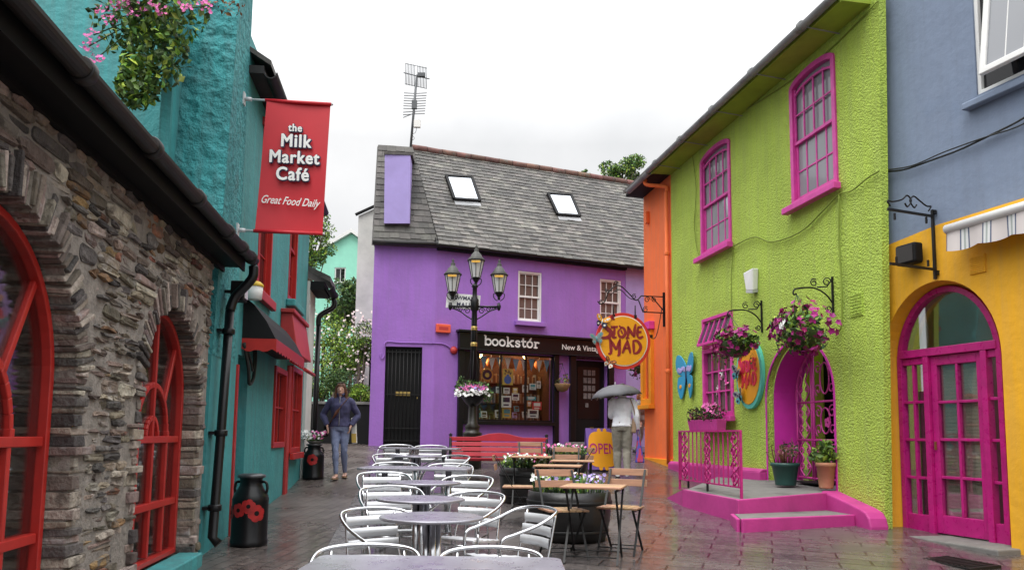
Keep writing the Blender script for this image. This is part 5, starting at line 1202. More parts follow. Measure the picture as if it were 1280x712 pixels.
def butterfly(mb, c, s, rot, y, mis=(0,1,2)):
    M_ = Matrix.Translation((c[0], y, c[1])) @ Matrix.Rotation(rot, 4, 'Y'); k0 = len(mb.v)
    for sg in (-1,1):
        up = [(0,0),(.15,.5),(.55,.85),(.95,.8),(1.0,.45),(.6,.05)]; lo = [(0,-.02),(.55,.0),(.75,-.3),(.55,-.7),(.3,-.75),(.1,-.3)]
        for pl, mi in ((up,mis[0]),(lo,mis[1])):
            P_ = [(p.x,p.z) for p in cat([Vector((sg*p[0]*s,0,p[1]*s)) for p in pl],4,True)]; P_ = P_ if sg > 0 else P_[::-1]
            k = len(mb.v); mb.prism(P_, -.012, 0, mi)
            for i in range(k, len(mb.v)): v = mb.v[i]; mb.v[i] = (v[0], v[1]-abs(v[0])*.35, v[2])
        for (px, pz, r) in ((.6,.5,.16),(.78,.66,.09),(.45,-.4,.14),(.35,.25,.09)):
            k = len(mb.v); disc(mb, (sg*px*s, pz*s), r*s, -.020, -.0125, 10, mis[2])
            for i in range(k, len(mb.v)): v = mb.v[i]; mb.v[i] = (v[0], v[1]-abs(v[0])*.35, v[2])
    mb.tube([(0,-.02,.45*s),(0,-.03,0),(0,-.02,-.5*s)], [.03*s,.09*s,.04*s], 6, mi=mis[2]); mb.xf(M_, k0)
# round sign on the orange corner
SU = -7.45; nrot = math.atan2(-FR.n.y, -FR.n.x)      # local +x points back to the wall, -y to the camera
q = thing('round_sign', 'round orange STONE MAD sign with red rim and butterflies hanging from scroll bracket', 'sign', FR.pt(SU,.99,3.66), nrot)
b = MB(); disc(b,(0,0),.625,-.02,.03,64); b.build('rim', M['signred'], q, bev=.006); b = MB(); disc(b,(0,0),.555,-.028,-.0205,64); b.build('rim_line', M['paper'], q); b = MB(); disc(b,(0,0),.535,-.034,-.0285,64); b.build('face', M['signor'], q)
b = MB(); letters_stone_mad(b, .02, .06, -.043, .475, .062); b.build('lettering', M['maroon'], q)
for c, s, r_, ms in (((-.50,.40),.16,.3,('signor','ink','white')), ((-.62,.02),.15,-.2,('lead','greycl','pteal')), ((-.34,-.50),.13,.5,('dry','paper','plant'))):
    b = MB(); butterfly(b, c, s, r_, -.05, (0,1,2)); b.build('butterfly', [M[m] for m in ms], q)
for x in (-.22,.28): b = MB(); b.tube([(x,.0,.55),(x,.0,.80)], .014, 6); b.box(x-.03,x+.03,-.026,.036,.50,.585); b.build('hanger', M['iron'], q)
b = MB(); b.tube(cat([(.60,0,.12),(.72,0,.08),(.80,0,.25),(.90,0,.75)],5), .010, 6); b.box(.58,.68,-.015,.02,.10,.16); b.build('sign_cable', M['iron'], q)
q = thing('scroll_bracket', 'black wrought iron scroll bracket holding the round STONE MAD sign', 'bracket', FR.pt(SU,.99,3.66), nrot)
b = MB(); b.bar((.95,0,.35),(.95,0,1.12), .05, .03); b.box(.951,.985,-.03,.03,.65,.75); b.build('wall_bar', M['iron'], q)
b = MB(); b.bar((.95,0,1.02),(.42,0,1.02),.022,.022); b.bar((.95,0,.66),(.46,0,.66),.022,.022); b.bar((.93,0,.72),(.66,0,1.02),.02,.02); b.bar((.46,0,.66),(.36,0,.92),.02,.02)
b.tube(cat([(.42,0,1.02),(.30,0,.92),(.15,0,1.05),(-.02,0,1.20),(-.16,0,1.22),(-.32,0,1.08),(-.42,0,.86),(-.52,0,.80),(-.58,0,.86)],6), .014, 6); b.tube(cat([(.36,0,.92),(.15,0,.96),(-.08,0,1.14),(-.30,0,1.00)],5), .010, 6); b.build('arm', M['iron'], q)
for c, r_, st0 in (((.56,.94),.07,0),((.72,.95),.06,2),((.52,.72),.07,1),((.26,1.0),.06,1),((-.16,1.28),.05,0),((-.50,.84),.05,1),((-.36,1.1),.05,2)):
    b = MB(); b.tube([(c[0]+r_*(1-.7*i/14)*math.cos(st0+i*.6), 0, c[1]+r_*(1-.7*i/14)*math.sin(st0+i*.6)) for i in range(15)], .010, 5); b.build('scroll', M['iron'], q)
# oval sign on the lime wall
u, z = FR.uv(937,467,.05)
q = thing('oval_sign', 'oval orange STONE MAD sign with turquoise rim on lime wall below petunias', 'sign', FR.pt(u,.0,z), FR.rot)
b = MB(); disc(b,(0,0),.47,-.07,-.003,56,0,.60); b.build('rim', M['mintp'], q, bev=.01); b = MB(); disc(b,(0,0),.40,-.082,-.0705,56,0,.52); b.build('face', M['signor'], q)
b = MB(); letters_stone_mad(b, .03, .04, -.092, .34, .06); b.build('lettering', M['fred'], q)
for c, r_ in (((-.34,.02),.4),((-.24,-.38),-.3)): b = MB(); butterfly(b, c, .15, r_, -.10, (0,1,2)); b.build('dragonfly', [M['greycl'],M['pteal'],M['ink']], q)
u, z = FR.uv(858,466,.04)
q = thing('butterfly_ornament', 'large blue painted wooden butterfly fixed on lime wall', 'ornament', FR.pt(u,.0,z), FR.rot); q.scale = (.80,.8,.80)
b = MB()
for sg in (-1,1):
    for pl in ([(-.01,.0),(.05,.22),(.30,.46),(.50,.48),(.56,.24),(.46,.02),(.2,-.06)], [(-.01,-.04),(.22,-.06),(.44,-.12),(.46,-.42),(.30,-.66),(.18,-.5),(.06,-.2)]):
        P_ = [(p.x,p.z) for p in cat([Vector((sg*p[0],0,p[1])) for p in pl],4,True)]; k = len(b.v); b.prism(P_ if sg > 0 else P_[::-1], -.05, -.02)
        for i in range(k, len(b.v)): v = b.v[i]; b.v[i] = (v[0], v[1]-abs(v[0])*.12, v[2])
b.build('wing', M['bfly'], q, bev=.006)
b = MB()
for sg in (-1,1):
    for i in range(6): disc(b, (sg*(.10+.06*i), .10+.03*math.sin(i*1.3)), .06, -.075-.008*i, -.055, 12, 0)
    disc(b, (sg*.3,-.34), .05, -.105, -.07, 12, 1)
b.tube([(0,-.06,.16),(0,-.06,-.3)], [.03,.02], 8, mi=2); b.build('wing_markings', [M['lav'],M['signor'],M['ink']], q)

# white lamp and small items on lime wall
u, z = FR.uv(944,350,.0); q = thing('security_lamp', 'white angular alarm lamp high on lime wall between windows', 'lamp', FR.pt(u,0,z), FR.rot)
b = MB(); b.hexa([(-.06,-.15,-.18),(.10,-.10,-.20),(.10,-.001,-.18),(-.06,-.001,-.18),(-.13,-.16,.14),(.14,-.12,.18),(.14,-.001,.18),(-.13,-.001,.16)]); b.build('cover', M['white'], q, bev=.02)
b = MB(); b.hexa([(-.05,-.145,-.22),(.09,-.10,-.24),(.09,-.001,-.22),(-.05,-.001,-.22),(-.06,-.152,-.181),(.10,-.102,-.201),(.10,-.001,-.181),(-.06,-.001,-.181)]); b.build('base', M['greyl'], q)

# petunia baskets with their brackets
def petunia(bpx, cpx, rx, rz, label, blabel, white=False):
    u, z = FR.uv(*bpx, 0); q = thing('basket_bracket', blabel, 'bracket', FR.pt(u,0,z), nrot)
    b = MB(); b.bar((-.012,0,-.26),(-.012,0,.28), .03, .022); b.build('wall_bar', M['iron'], q)
    b = MB(); b.tube(cat([(-.02,0,-.10),(-.12,0,.02),(-.28,0,.10),(-.46,0,.10),(-.60,0,.07),(-.62,0,.0),(-.57,0,.01)],6), .012, 6)
    for c, r_, st0 in (((-.10,.20),.07,0),((-.30,.18),.06,1),((-.08,-.18),.05,3)): b.tube([(c[0]+r_*(1-.7*i/14)*math.cos(st0+i*.6),0,c[1]+r_*(1-.7*i/14)*math.sin(st0+i*.6)) for i in range(15)], .009, 5)
    b.tube([(-.02,0,.24),(-.10,0,.13),(-.25,0,.12)], .010, 6); b.build('arm', M['iron'], q)
    (u2, z2) = FR.uv(*cpx, .5); q2 = thing('petunia_basket', label, 'hanging basket', FR.pt(u2,.5,z2), FR.rot)
    b = MB(); b.lathe([(.02,-.30),(.20,-.22),(.27,-.06),(.26,-.04)], n=18); b.build('basket', M['leafd'], q2)
    top = FR.pt(u,.57,z+.0); tl = top - FR.pt(u2,.5,z2); tl = Vector((tl.dot(FR.u), -tl.dot(FR.n), tl.z))
    b = MB()
    for k in range(3): a = k*2.09+.4; b.tube([(.24*math.cos(a),.24*math.sin(a),-.05), tl], .006, 5)
    b.build('chain', M['leafb'], q2)
    f = MB(); g = MB()
    for cc, r_ in blobs(9, (0,0,-.02), (rx*.62,.26,rz*.55), min(rx,rz)*.55): clump(f, cc, r_, 150, .085, mis=[0,1,0,2])
    for k in range(int(190*rx/.6)):
        a = rnd(0,6.28); e = rnd(-1,1); d = Vector((math.cos(a)*math.sqrt(1-e*e), math.sin(a)*math.sqrt(1-e*e), e))
        if d.y > .45: continue
        p = Vector((d.x*rx*rnd(.65,1.08), d.y*.40*rnd(.8,1.05), d.z*rz*rnd(.6,1.0)-.02)); flower(g, p, .10, 0, d, 5)
    if white:
        for k in range(5): flower(g, (rnd(.15,.25),-.42,rnd(-.05,.03)), .09, 1, (0,-1,0), 5)
    for k in range(14):
        s = Vector((rnd(-rx,rx)*.8, rnd(-.35,.2), -.1)); L_ = rnd(.12,.3)
        for m_ in range(9): leaf(f, s+Vector((rnd(-.03,.03),rnd(-.03,.03),-L_*m_/8)), .06, random.choice([0,1]))
    f.build('foliage', [M['leaf'],M['leafd'],M['leafy']], q2); g.build('blossom', [M['fpet'],M['fwhite']], q2)
petunia((953,396), (921,424), .56, .30, 'smaller magenta petunia basket hanging over the ground floor pink window', 'black scroll bracket above the smaller petunia basket')
petunia((1042,370), (1004,408), .68, .42, 'large magenta petunia basket with one white bloom over the arched doorway', 'black scroll bracket above the doorway petunia basket', True)
# window box
q = thing('window_box', 'pink window box of dark foliage under the lime house window', 'planter', FR.pt(-4.8,.20,1.70), FR.rot)
b = MB(); b.hexa([(-.62,-.12,-.0),(.62,-.12,0),(.62,.05,0),(-.62,.05,0),(-.66,-.15,.2),(.66,-.15,.2),(.66,.05,.2),(-.66,.05,.2)]); b.build('box', M['pink'], q, bev=.01)
f = MB(); g = MB()
for x in (-.45,-.15,.15,.42): clump(f, (x,-.05,.30), (.26,.17,.17), 130, .07, mis=[0,1,2] if x < .3 else [2,1])
for k in range(34): flower(g, (rnd(.1,.62),rnd(-.25,.0),rnd(.28,.52)), .085, 0, (0,-1,.4))
for k in range(14): flower(g, (rnd(-.62,-.3),rnd(-.22,.0),rnd(.22,.42)), .06, 1, (0,-1,.4))
f.build('foliage', [M['leaf'],M['leafd'],mat('maroon leaf',(.10,.02,.03),.6,isl=.4)], q); g.build('blossom', [M['fpink'],M['fpet']], q)
# pots on the doorstep
def pot(name, label, px, py, m, r, h, kind):
    p = hit(px, py, (0,0,.88), Vector((0,0,1))); q = thing(name, label, 'plant pot', p, FR.rot)
    b = MB(); b.lathe([(r*.72,0),(r*.74,.02),(r*.95,h*.84),(r*1.06,h*.85),(r*1.06,h),(r*.93,h),(r*.9,h*.9),(.01,h*.9)], n=24); b.build('container', m, q)
    b = MB(); b.lathe([(r*.9,h*.902),(.005,h*.93)], n=18); b.build('soil', M['soil'], q); f = MB()
    if kind == 0:
        for k in range(70): x, y = rnd(-r,r)*.9, rnd(-r,r)*.9; t = h+rnd(.10,.26); f.tube([(x*.8,y*.8,h*.9),(x*1.1,y*1.1,t)], .004, 4, mi=1); leaf(f,(x*1.1,y*1.1,t),.06,random.choice([0,1]))
        clump(f,(r*.7,0,h+.22),(.16,.14,.14),70,.06,mis=[0,2])
        f.build('foliage', [mat('wilted pink leaf',(.30,.12,.13),.7,isl=.4), M['dry'], M['leafd']], q)
    else:
        clump(f,(-.03,-.02,h+.10),(.20,.18,.13),150,.10,mis=[0,0,1]); clump(f,(.06,.0,h+.22),(.11,.11,.10),50,.09,mis=[0,1]); f.build('foliage', [M['leaf'],M['leafy']], q)
pot('plant_pot', 'dark green plastic pot of wilted pink plants on doorstep', 982, 606, M['gpot'], .20, .33, 0)
pot('plant_pot', 'tall terracotta pot with leafy green plant at right doorway edge', 1033, 610, M['terra'], .13, .36, 1)
b = MB(); b.box(-.35,.35,-.22,.22,0,.02); o = b.build('door_mat', M['blackm'], None, loc=FR.pt(-2.0,-.28,.90), rot=FR.rot); props(o, 'dark rubber door mat before the pink wrought gate', 'mat')
# litter and drain grate
p = ground(1040,656); b = MB()
for k in range(7): clump(b, (rnd(-.10,.10),rnd(-.04,.04),.03), (.05,.04,.025), 6, .06)
o = b.build('paper_scrap', M['fwhite'], None, loc=p); props(o, 'crumpled white paper scrap at foot of pink step', 'litter')
p = ground(1197,703); b = MB(); b.box(-.32,.32,-.2,.2,-.02,.012)
for i in range(9): b.box(-.28+i*.064,-.25+i*.064,-.17,.17,.0121,.02)
o = b.build('drain_cover', M['iron'], None, loc=p, rot=FY.rot); o.rotation_euler = (R(2.5),0,FY.rot); props(o, 'dark cast iron drain cover in paving before the yellow arch', 'drain cover')

# wall basket on the bookshop pier
q = thing('wall_basket', 'brown wicker basket of trailing plants on purple pier by shop door', 'hanging basket', FB.pt(3.46,.24,2.92), FB.rot)
b = MB(); b.lathe([(.02,-.20),(.14,-.15),(.21,0),(.20,.02)], n=18); b.build('basket', mat('wicker',(.20,.12,.05),.8,var=.3,bump=.6,bs=60), q)
f = MB(); clump(f,(0,0,.07),(.2,.18,.10),90,.06,mis=[0,1]); clump(f,(.1,0,.2),(.10,.1,.12),40,.06,mis=[0,1]); f.build('foliage',[M['leaf'],M['dry']],q)
b = MB(); b.tube([(0,.22,.55),(0,0,.56),(.0,0,.5)],.01,6); b.tube([(-.2,0,0),(0,0,.5)],.005,5); b.tube([(.2,0,0),(0,0,.5)],.005,5); b.build('hanger', M['iron'], q)
# purple flower basket half seen beyond the sign
p = at(797,452,19.5); q = thing('petunia_basket', 'purple and magenta flower basket seen beside the amber window edge', 'hanging basket', p)
f = MB(); g = MB(); clump(f,(0,0,0),(.28,.25,.45),260,.08,mis=[0,1])
for k in range(40): v = inball((0,0,0),(.3,.28,.5)); flower(g,(v.x,-abs(v.y)-.1,v.z),.10,0,(0,-1,0))
f.build('foliage',[M['leaf'],M['leafd']],q); g.build('blossom',[M['fpet']],q); b = MB(); b.lathe([(.03,-.3),(.2,-.15),(.24,0)],n=14); b.build('basket',M['leafd'],q); b = MB(); b.tube([(0,0,0),(0,0,1.1)],.006,5); b.build('chain',M['iron'],q)

# ================================================================ lamp post
LP = at(590.5,540,16.3); LP.z = gz(LP.x, LP.y)
lp = thing('lamp_post', 'black Victorian street lamp post with three lanterns before the bookshop', 'street lamp', LP)
def lz(y): return at(592,y,16.3).z - LP.z
b = MB(); z0, z1 = lz(541), lz(500)
b.lathe([(.19,0),(.19,z0-.02),(.20,z0),(.15,z0+.03),(.145,z0+.10),(.165,z0+.13),(.10,z0+.2),(.085,z1-.12),(.10,z1-.06),(.08,z1),(.072,z1+.04),(.068,z1+.3)], n=18); b.build('base', mat('dark bronze',(.016,.013,.008),.4,var=.3,vs=9,bump=.3,bs=20), lp)
b = MB(); zt = lz(383); b.lathe([(.068,z1+.301),(.06,zt-.3),(.055,zt-.1),(.085,zt-.06),(.085,zt+.14),(.05,zt+.2),(.045,lz(360)),(.075,lz(358)),(.03,lz(354))], n=16)
b.build('post', M['black'], lp)
b = MB(); b.lathe([(.066,lz(433)),(.07,lz(432)),(.07,lz(429)),(.066,lz(428))],n=14); b.lathe([(.066,lz(413)),(.068,lz(412)),(.068,lz(409)),(.064,lz(408))],n=14); b.build('band', M['brass'], lp)
b = MB()
for sg in (-1,1):
    b.tube([(sg*.05,0,zt),(sg*.50,0,zt)], .022, 8); b.lathe([(.0,zt-.09),(.03,zt-.06),(.045,zt),(.03,zt+.08)], (sg*.50,0,0), 12)
    b.tube(cat([(sg*.06,0,zt-.26),(sg*.16,0,zt-.20),(sg*.30,0,zt-.10),(sg*.46,0,zt-.04)],5), .013, 6)
    for cx_, cz_, r_ in ((.15,-.09,.07),(.29,-.06,.055),(.40,-.035,.035)): b.tube([(sg*(cx_+r_*(1-.7*i/14)*math.cos(i*.6)),0,zt+cz_+r_*(1-.7*i/14)*math.sin(i*.6)) for i in range(15)], .010, 5)
b.build('arm', M['black'], lp)
def lantern(x, zb, s=1.0):
    l = MB(); n = 8
    l.lathe([(.03,-.14),(.03,-.08),(.10*s,0),(.105*s,.02)], (x,0,zb), n, 0, False)
    for sg in (-1,1): l.tube(cat([(x+sg*.03,0,zb-.16),(x+sg*.10,0,zb-.10),(x+sg*.11,0,zb-.02),(x+sg*.08,0,zb+.0)],4), .010, 6)
    for i in range(n):
        a = 2*math.pi*i/n; l.bar((x+.105*s*math.cos(a),.105*s*math.sin(a),zb+.02),(x+.185*s*math.cos(a),.185*s*math.sin(a),zb+.42*s), .014, .014)
    f = l.build('lantern', M['black'], lp)
    g = MB(); g.lathe([(.10*s,.021),(.18*s,.415*s)], (x,0,zb), n, 0, False); g.build('glass', M['frost'], f)
    g = MB(); g.lathe([(.21*s,.42*s),(.215*s,.44*s),(.13*s,.53*s),(.12*s,.57*s),(.07*s,.62*s),(.05*s,.66*s),(.06*s,.69*s),(.02*s,.73*s),(.035*s,.76*s),(.0,.82*s)], (x,0,zb), 16); g.build('cap', mat('weathered lamp cap',(.045,.045,.04),.5,var=.3,vs=12), f)
    g = MB(); g.box(x-.10*s,x+.10*s,-.192*s,-.186*s,zb+.345*s,zb+.395*s); g.build('mantle', M['bulbd'], f)
zs_ = lz(366); lantern(-.46, zs_, .88); lantern(.50, zs_, .88); lantern(.02, lz(348), .88)
# hanging flower basin on the post
q = thing('lamp_basket', 'round basket of lilac and white flowers hung on the lamp post', 'hanging basket', (LP.x,LP.y-.02,LP.z+lz(494)))
b = MB(); b.lathe([(.08,-.22),(.15,-.16),(.25,-.02),(.26,.02),(.24,.02)], n=24); b.build('basin', M['black'], q)
f = MB(); g = MB(); clump(f,(0,0,.12),(.38,.32,.20),480,.07,mis=[0,1]); clump(f,(-.2,0,.25),(.15,.1,.15),80,.06,mis=[0,1]); clump(f,(.3,-.05,.02),(.14,.14,.18),120,.06,mis=[0,1])
for k in range(210):
    a = rnd(3.3,6.1) if k % 3 else rnd(0,6.28); rr = rnd(.15,.4); x, y, z = rr*math.cos(a)*1.02, rr*math.sin(a)*.85, rnd(-.03,.12)+(.4-rr)*.5
    flower(g,(x,y,z),.075,0 if z < .1 or abs(x) > .3 else random.choice([1,1,2]),(x,y-.3,.4))
f.build('foliage',[M['leaf'],M['leafd']],q); g.build('blossom',[M['fwhite'],M['fpink'],M['flil']],q)
b = MB()
for k in range(3): a = k*2.09+.5; b.tube([(.25*math.cos(a),.25*math.sin(a),.02),(.03*math.cos(a),.03*math.sin(a),.95)],.006,5)
b.build('chain', M['iron'], q)
# street name plate on the lamp arm
q = thing('street_sign', 'white street name plate NEWMANS MALL fixed on lamp post arm', 'sign', (LP.x-.22, LP.y+.07, LP.z+lz(376)), R(-3)); q.rotation_euler = (0, R(3.5), R(2))
b = MB(); b.box(-.37,.33,-.012,.012,-.16,.15); b.build('plate', M['white'], q, bev=.004); b = MB(); put_text(b,'NEWMANS',-.01,.062,-.014,.108,.003,0,.001,0,spacing=1.05); put_text(b,'MALL',.0,-.072,-.014,.112,.003,0,.001,0,spacing=1.2); b.build('lettering', M['ink'], q)
b = MB(); b.box(.16,.28,-.05,-.0125,-.03,.03); b.build('clamp', M['iron'], q)

# ================================================================ bench
p = ground(624,600); q = thing('bench', 'long bright red slatted park bench with black iron ends before bookshop', 'bench', p, R(4)); q.scale = (1,1,.93)
W = .92; yb_ = [(.50,.20,.012),(.60,.235,.01),(.70,.27,.0),(.80,.30,.0)]
for i,(z,y,t) in enumerate(yb_):
    b = MB()
    if i < 3: b.hexa([(-W,y,z-.04),(W,y,z-.04),(W,y+.025,z-.04),(-W,y+.025,z-.04),(-W,y+.018,z+.04),(W,y+.018,z+.04),(W,y+.043,z+.04),(-W,y+.043,z+.04)])
    else:
        top = [(-W,.84),(-.45,.84),(-.32,.87),(-.18,.91),(0,.925),(.18,.91),(.32,.87),(.45,.84),(W,.84)]
        b.prism([(-W,.76),(W,.76)] + top[::-1], y, y+.028)
    b.build('backrest_slat', M['benchred'], q, bev=.006)
for k in range(5): b = MB(); y = -.28+k*.10; b.box(-W,W,y-.04,y+.04,.42-.012*k,.447-.012*k); b.build('seat_slat', M['benchred'], q, bev=.006)
for sg in (-1,1):
    x = sg*(W-.02); b = MB(); pr = [(x,.34,.86),(x,.25,.62),(x,.18,.42),(x,.24,.2),(x,.32,0)]
    b.tube(cat([Vector(v) for v in pr],5), .026, 8); b.tube(cat([(x,-.30,.0),(x,-.27,.2),(x,-.30,.40),(x,-.32,.58),(x,-.26,.64),(x,-.1,.63),(x,.22,.60)],5), .024, 8); b.bar((x,-.30,.41),(x,.2,.37),.03,.03)
    b.lathe([(.0,-.04),(.04,0),(0,.04)],(x,.345,.88),10); b.build('end_frame', M['iron'], q)

# ================================================================ OPEN board
p = ground(751.5,588); q = thing('open_board', 'violet and orange OPEN sandwich board on the wet paving', 'sign board', p, R(10))
wv, hv = .33, .86
def panel(y0, lean, front):
    k = MB(); th = .02
    k.hexa([(-wv,y0,.03),(wv,y0,.03),(wv,y0+th,.03),(-wv,y0+th,.03),(-wv,y0+lean,hv),(wv,y0+lean,hv),(wv,y0+th+lean,hv),(-wv,y0+th+lean,hv)])
    return k.build('board_panel', M['violet'], q, bev=.004)
fp = panel(-.20,.18,True); panel(.18,-.18,False)
sh_ = .18/.83
b = MB(); ol = []
for i in range(36):
    a = 2*math.pi*i/36; x = (.30)*math.copysign(abs(math.cos(a))**.55, math.cos(a)); z = .44+.36*math.copysign(abs(math.sin(a))**.55, math.sin(a)); ol.append((x,z))
b.prism(ol,-.006,-.001,0); 
for z in (.82,.06):
    for x in (-.06,.06): disc(b,(x,z),.04,-.0045,-.001,12,0)
put_text(b,'OPEN',0,.44,-.009,.30,.002,0,.002,1,sx=.74)
b.v = [(v[0], v[1]-.2+sh_*(v[2]-.03), v[2]) for v in b.v]; b.build('lettering', [M['signor'],M['magenta']], fp)
b = MB()
for x in (-.2,.2): b.box(x-.03,x+.03,-.03,.03,hv-.0,hv+.015)
b.build('hinge', M['brass'], q)

M['poppy'] = mat('faded poppy paint', (.40,.015,.015), .45, var=.35, vs=14)
# ================================================================ milk churns
def churn(label, px, py, r, h, flowers=False, rotz=0, fl=None):
    p = ground(px,py); q = thing('milk_churn', label, 'milk churn', (p.x,p.y+r,gz(p.x,p.y+r)), rotz)
    b = MB(); b.lathe([(r*.97,0),(r,.02),(r,.05),(r*.97,.06),(r*.97,h*.62),(r*.985,h*.64),(r*.9,h*.70),(r*.66,h*.80),(r*.60,h*.84),(r*.60,h*.92),(r*.72,h*.95)], n=32); b.build('body', M['black'], q)
    b = MB(); b.lathe([(r*.74,h*.94),(r*.76,h*.95),(r*.76,h*.975),(r*.5,h*.995),(.01,h)], n=28); b.build('lid', mat('worn churn lid',(.05,.05,.055),.3,var=.3,vs=12), q)
    for sg in (-1,1): b = MB(); b.tube(cat([(sg*r*.60,0,h*.88),(sg*r*.82,0,h*.87),(sg*r*.90,0,h*.79),(sg*r*.84,0,h*.72)],5), .014, 7); b.build('handle', M['black'], q)
    for i,(ang,z,s) in enumerate(fl):
        b = MB(); rr = r*.98
        def cp(dx, dz): a = ang + dx/rr; return (math.cos(a)*(rr+.004), math.sin(a)*(rr+.004), z+dz)
        for k in range(6):
            aa = k*1.047+.3; cx2, cz2 = .5*s*math.cos(aa), .5*s*math.sin(aa); pts = [cp(cx2+.48*s*math.cos(t*.6283), cz2+.48*s*math.sin(t*.6283)) for t in range(10)]
            b.add([cp(cx2,cz2)]+[tuple(v) for v in pts], [(0,j+1,(j+1) % 10+1) for j in range(10)], 0, True)
        b.add([(v[0]*1.01,v[1]*1.01,v[2]) for v in [cp(.28*s*math.cos(t*.6283),.28*s*math.sin(t*.6283)) for t in range(10)]], [tuple(range(10))], 1)
        b.build('painted_poppy', [M['poppy'],M['blackm']], q)
    if flowers:
        b = MB(); b.lathe([(r*.5,h*1.0),(r*.7,h*1.07),(r*.62,h*1.07),(.01,h*1.03)], n=20); b.build('flower_bowl', M['grey'], q)
        f = MB(); g = MB(); clump(f,(0,0,h+.10),(r*1.05,r,.09),160,.05,mis=[0,1])
        for k in range(70): x = rnd(-1,1)*r*1.1; flower(g,(x,-rnd(0,1)*r,h+rnd(.08,.22)),.06,0 if x < -.02 else random.choice([1,1,0]),(0,-1,.5))
        f.build('foliage',[M['leaf'],M['leafd']],q); g.build('blossom',[M['fwhite'],M['fpink']],q)
churn('black milk churn painted with red poppies beside the stone building downpipe', 303,685, .185,.72, fl=[(R(-110),.36,.075),(R(-52),.33,.09),(R(-78),.40,.075),(R(-150),.33,.07)])
churn('black milk churn with poppy and flower bowl beside the walking woman', 388,600, .185,.62, True, fl=[(R(-85),.34,.10)])

# ================================================================ aluminium furniture
def make_chair(label):
    q = thing('aluminium_chair', label, 'chair', group='aluminium cafe armchairs')
    r = .0118
    b = MB(); path = [(-.27,-.23,.0),(-.27,-.23,.30),(-.275,-.235,.54),(-.28,-.21,.615),(-.29,-.12,.645),(-.295,.06,.70),(-.27,.21,.765),(-.18,.29,.79),(0,.315,.80),(.18,.29,.79),(.27,.21,.765),(.295,.06,.70),(.29,-.12,.645),(.28,-.21,.615),(.275,-.235,.54),(.27,-.23,.30),(.27,-.23,0)]
    P_ = cat([Vector(v) for v in path],5); n = len(P_); i0 = next(i for i,v in enumerate(P_) if v.z > .46); 
    b.tube(P_[i0:n-i0], r, 10); b.build('armrest', M['alu'], q)
    for pp in (P_[:i0+1], P_[n-i0-1:]): b = MB(); b.tube(pp, r, 10); b.build('leg', M['alu'], q)
    for sg in (-1,1): b = MB(); b.tube(cat([Vector(v) for v in [(sg*.21,.29,0),(sg*.21,.235,.25),(sg*.21,.20,.42),(sg*.205,.22,.52),(sg*.20,.275,.77)]],5), r*.85, 8); b.build('leg', M['alu'], q)
    b = MB()
    for z in (.712,.630,.548):
        n = 8; y0 = .20+(z-.5)*.24; pts = [(-.205+.41*i/n, y0+.035*math.sin(math.pi*i/n)) for i in range(n+1)]
        vs = [(x,y-.004,z-.034) for x,y in pts]+[(x,y-.004+.004,z+.034) for x,y in pts]+[(x,y+.008,z-.034) for x,y in pts]+[(x,y+.012,z+.034) for x,y in pts]; m = n+1; fc = []
        for i in range(n): fc += [(i,i+1,m+i+1,m+i),(2*m+i+1,2*m+i,3*m+i,3*m+i+1),(m+i,m+i+1,3*m+i+1,3*m+i),(i+1,i,2*m+i,2*m+i+1)]
        b.add(vs, fc, 0, True)
    b.build('backrest', M['alus'], q)
    b = MB()
    for i in range(5): y = -.21+i*.092; zz = .45-.010*i; b.box(-.235,.235,y-.036,y+.036,zz-.008,zz+.004)
    for sg in (-1,1): b.bar((sg*.24,-.25,.438),(sg*.22,.20,.40),.02,.02)
    b.build('seat', M['alus'], q, bev=.003)
    b = MB(); b.tube([(-.265,-.23,.40),(.265,-.23,.40)],.009,8); b.tube([(-.27,-.23,.20),(-.21,.245,.20)],.008,8); b.tube([(.27,-.23,.20),(.21,.245,.20)],.008,8); b.build('stretcher', M['alu'], q)
    return q
ch0 = None
def chair(x, y, rot, label):
    global ch0
    loc = (x, y, gz(x,y)); 
    if ch0 is None: ch0 = make_chair(label); ch0.location = loc; ch0.rotation_euler = (0,0,R(rot)); ch0.scale = (.96,.96,.95); return ch0
    return dup(ch0, loc, R(rot), label)
def ped_table(label, px, py, shape):
    p = ground(px, py, .735); x, y = p.x, p.y; q = thing('cafe_table', label, 'table', (x,y,gz(x,y)), group='steel cafe tables')
    b = MB()
    if shape == 'round': b.lathe([(.33,.715),(.35,.718),(.352,.728),(.35,.736),(.30,.738),(.005,.738)], n=48)
    else:
        w_, d_, r_ = .62, .36, .07; o = []
        for cx_, cy_, a0 in ((w_-r_,d_-r_,0),(-w_+r_,d_-r_,90),(-w_+r_,-d_+r_,180),(w_-r_,-d_+r_,270)): o += [(cx_+r_*math.cos(R(a0+t*15)), cy_+r_*math.sin(R(a0+t*15))) for t in range(7)]
        b.slab(o,.715,.738)
    b.build('tabletop', M['steel'], q, bev=.003)
    b = MB()
    if shape == 'round':
        for k in range(5): b.lathe([(.026,.04),(.026,.714)], (.042*math.cos(k*1.2566),.042*math.sin(k*1.2566),0), 12)
    else:
        for xx in (-.36,.36): b.lathe([(.035,.03),(.035,.714)], (xx,0,0), 14)
    b.build('pedestal', M['alu'], q)
    b = MB()
    if shape == 'round': b.lathe([(.24,0),(.24,.015),(.06,.045),(.05,.06)], n=28)
    else:
        for xx in (-.36,.36): b.bar((xx,-.28,.015),(xx,.28,.015),.06,.03)
        b.bar((-.36,0,.04),(.36,0,.04),.04,.03)
    b.build('base', M['alu'], q)
    return q
